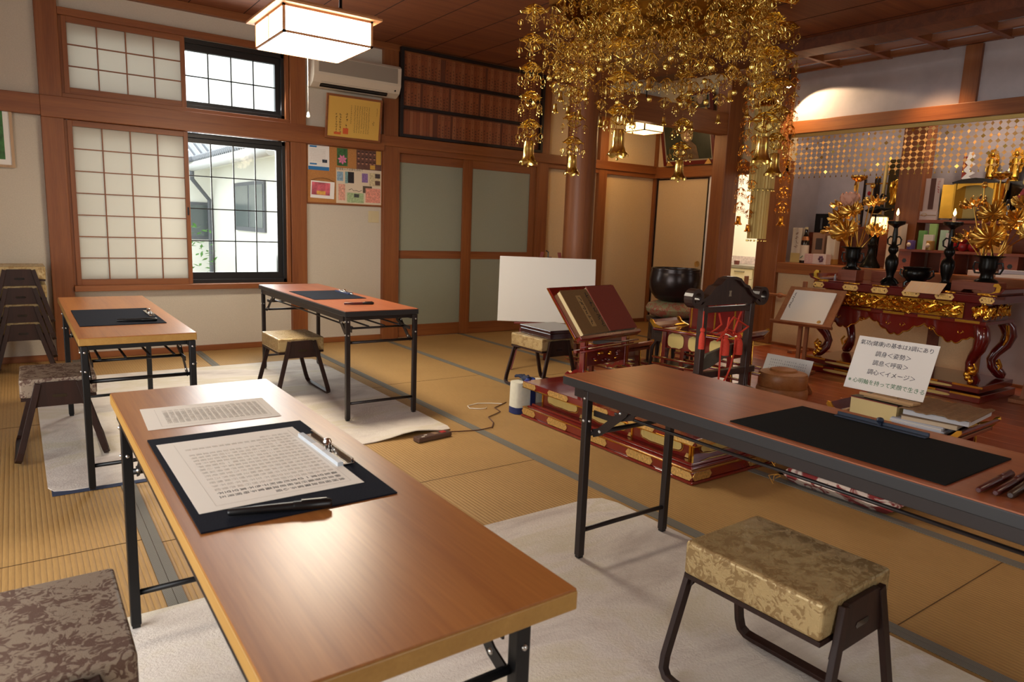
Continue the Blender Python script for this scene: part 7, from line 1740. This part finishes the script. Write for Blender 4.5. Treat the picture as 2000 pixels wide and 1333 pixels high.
# strands and pleated drum hanging before the altar wall
GO = plain('amber_gilt', (236, 160, 56), 0.25, metal=1.0)  # orange light on the far strands is put into this gilt colour
for i, (x, y, lb) in enumerate([(6.62, 4.98, 'long gilt ornament strand hanging left of the pleated gilt drum'), (6.60, 4.43, 'long gilt ornament strand hanging right of the pleated gilt drum')]):
    s = thing('hanging_ornament', lb, 'ornament', (x, y, 2.86), i*0.7, 'gilt strands before the altar wall')
    m = MB(); z = 0
    for j in range(9): ornament(m, z, 0.13, 0.15, GO, True, 0.5*j); z -= 0.155
    m.tube([(0, 0, ZC-2.86), (0, 0, 0)], 0.003, GO, 4); m.build('ornament_strand', s)
    bell_mesh(0.045, 0.10, GO).build('bell', s, loc=(0, 0, z))
s = thing('pleated_drum', 'long gilt pleated drum banner in two tiers hanging before the altar wall', 'banner', (6.60, 4.71, 0))
def drum(r, z0, z1, n):
    m = MB(); N_ = n*2; vs = []
    for z in (z0, z1):
        for k in range(N_): a = 2*PI*k/N_; rr = r*(1 if k % 2 else 0.93); vs.append((rr*math.cos(a), rr*math.sin(a), z))
    m.add(vs, [(k, (k+1) % N_, (k+1) % N_+N_, k+N_) for k in range(N_)], GOLDP)
    return m
drum(0.135, 1.75, 2.60, 26).build('upper_tier', s); drum(0.10, 1.22, 1.75, 20).build('lower_tier', s)
for r, z in ((0.135, 1.745), (0.10, 1.21)):
    m = MB()
    for k in range(16): a = 2*PI*k/16; m.ball((r*math.cos(a), r*math.sin(a), z-0.012), 0.010, BRASS, 6)
    m.build('bead_fringe', s)
m = MB(); m.lathe([(0.02, 2.72), (0.10, 2.66), (0.15, 2.60), (0.14, 2.59)], (0, 0, 0), GOLD, 12); m.tube([(0, 0, 2.7), (0, 0, 3.03)], 0.006, GOLD, 5); m.build('cap', s)
m = MB(); z = 2.30
for j in range(6): ornament(m, z, 0.12, 0.15, GO, False, 0.5*j); z -= 0.155
m.build('front_strand', s, loc=(-0.17, 0.0, 0)); bell_mesh(0.035, 0.08, GO).build('bell', s, loc=(-0.17, 0, z))
t = thing('spotlight', 'small lit spotlight below the coffered ceiling, half behind the ornaments', 'spotlight', (6.88, 4.68, 2.86))
m = MB(); m.tube([(0, 0, 0.17), (0, 0, 0.05)], 0.008, BLACKP, 6); m.build('stem', t)
m = MB(); m.lathe([(0.025, 0.05), (0.035, 0.04), (0.045, -0.01), (0.042, -0.01)], (0, 0, 0), BLACKP, 16); m.build('housing', t)
m = MB(); m.ball((0, 0, 0.0), 0.03, BULB, 10); m.build('bulb', t)

# ------------------------------------------------------------------ kitchen seen through the opening
KC = plain('kitchen_cabinet', (206, 196, 168), 0.5)
t = thing('kitchen_cabinet', 'cream kitchen cabinet with a grey worktop seen between the posts', 'cabinet', (9.28, 6.9, 0))
m = MB(); m.box((-0.28, -1.0, 0.06), (0.28, 1.0, 0.76), KC); m.build('body', t)
m = MB(); m.box((-0.31, -1.0, 0.76), (0.30, 1.0, 0.80), plain('grey_worktop', (130, 122, 110), 0.3)); m.build('worktop', t)
for y in (-0.98, -0.49, 0.0, 0.49):
    m = MB(); m.box((-0.30, y+0.01, 0.60), (-0.281, y+0.47, 0.75), KC); d = m.build('drawer', t, bevel=0.003); m = MB(); m.box((-0.312, y+0.15, 0.70), (-0.30, y+0.33, 0.715), plain('drawer_shadow', (120, 110, 90), 0.6)); m.build('handle', d)  # handle bar is a greyish beige of its own
    m = MB(); m.box((-0.30, y+0.01, 0.07), (-0.281, y+0.47, 0.59), KC); m.build('door', t, bevel=0.003)
TIL = plain('flower_tile', (196, 176, 170), 0.5, noise=0.3, nscale=30)
m = MB(); m.box((9.585, 6.0, 0.8), (9.599, 7.9, 0.92), TIL); tag(m.build('tile_strip'), 'strip of flowered tiles behind the kitchen worktop', 'tiles')
m = MB(); m.lathe([(0.035, 0), (0.045, 0.11), (0.04, 0.11), (0.03, 0.01)], (9.15, 6.98, 0.8005), PAPERW, 16); tag(m.build('white_cup'), 'white cup on the kitchen worktop', 'cup')
m = MB(); m.lathe([(0.04, 0), (0.045, 0.07), (0.04, 0.07), (0.03, 0.01)], (9.12, 7.12, 0.8005), plain('dark_red_mug', (90, 40, 32), 0.4), 16); tag(m.build('brown_mug'), 'brown mug left of the white cup on the kitchen worktop', 'mug')
m = MB(); m.lathe([(0.04, 0), (0.045, 0.06), (0.04, 0.06), (0.03, 0.01)], (9.15, 6.84, 0.8005), plain('dark_red_mug', (90, 40, 32), 0.4), 16); tag(m.build('brown_bowl'), 'small brown bowl right of the white cup on the kitchen worktop', 'bowl')
m = MB(); m.lathe([(0.12, 0), (0.15, 0.5), (0.155, 0.5), (0.14, 0.48)], (8.55, 6.62, 0.0), plain('green_bin', (128, 148, 118), 0.5), 20); tag(m.build('waste_bin'), 'pale green bin on the kitchen floor before the cabinet', 'bin')
# artificial flowers at the right edge
t = thing('flower_pot', 'pink flowers with green leaves in a pot at the right end below the altar recess', 'flowers', (6.95, 1.84, 0.005))
m = MB(); m.lathe([(0.07, 0), (0.10, 0.22), (0.105, 0.22), (0.09, 0.2), (0.001, 0.19)], (0, 0, 0), plain('clay_pot', (120, 84, 64), 0.7), 18); m.build('pot', t)
rg = random.Random(6); m = MB(); f = MB()
PKF = plain('pale_pink_petal', (226, 176, 176), 0.7)
for i in range(14):
    a = rg.uniform(0, 2*PI); q = rg.uniform(0.02, 0.14); top = Vector((q*math.cos(a), q*math.sin(a), rg.uniform(0.42, 0.72)))
    m.tube([(0, 0, 0.19), top*0.6+Vector((0, 0, 0.1)), top], 0.003, LEAF, 4)
    for k in range(4):
        c = Vector((0, 0, 0.2)).lerp(top, 0.4+0.15*k); u = Vector((rg.uniform(-1, 1), rg.uniform(-1, 1), 0.3)).normalized()*0.05; v = u.cross(Vector((0, 0, 1))).normalized()*0.014
        m.quad([c, c+u*0.5+v, c+u, c+u*0.5-v], LEAF)
    for k in range(5):
        b_ = 2*PI*k/5; f.ball(top+Vector((0.018*math.cos(b_), 0.018*math.sin(b_), 0)), 0.014, PKF, 6, 0.6)
m.build('foliage', t); f.build('blossom', t)
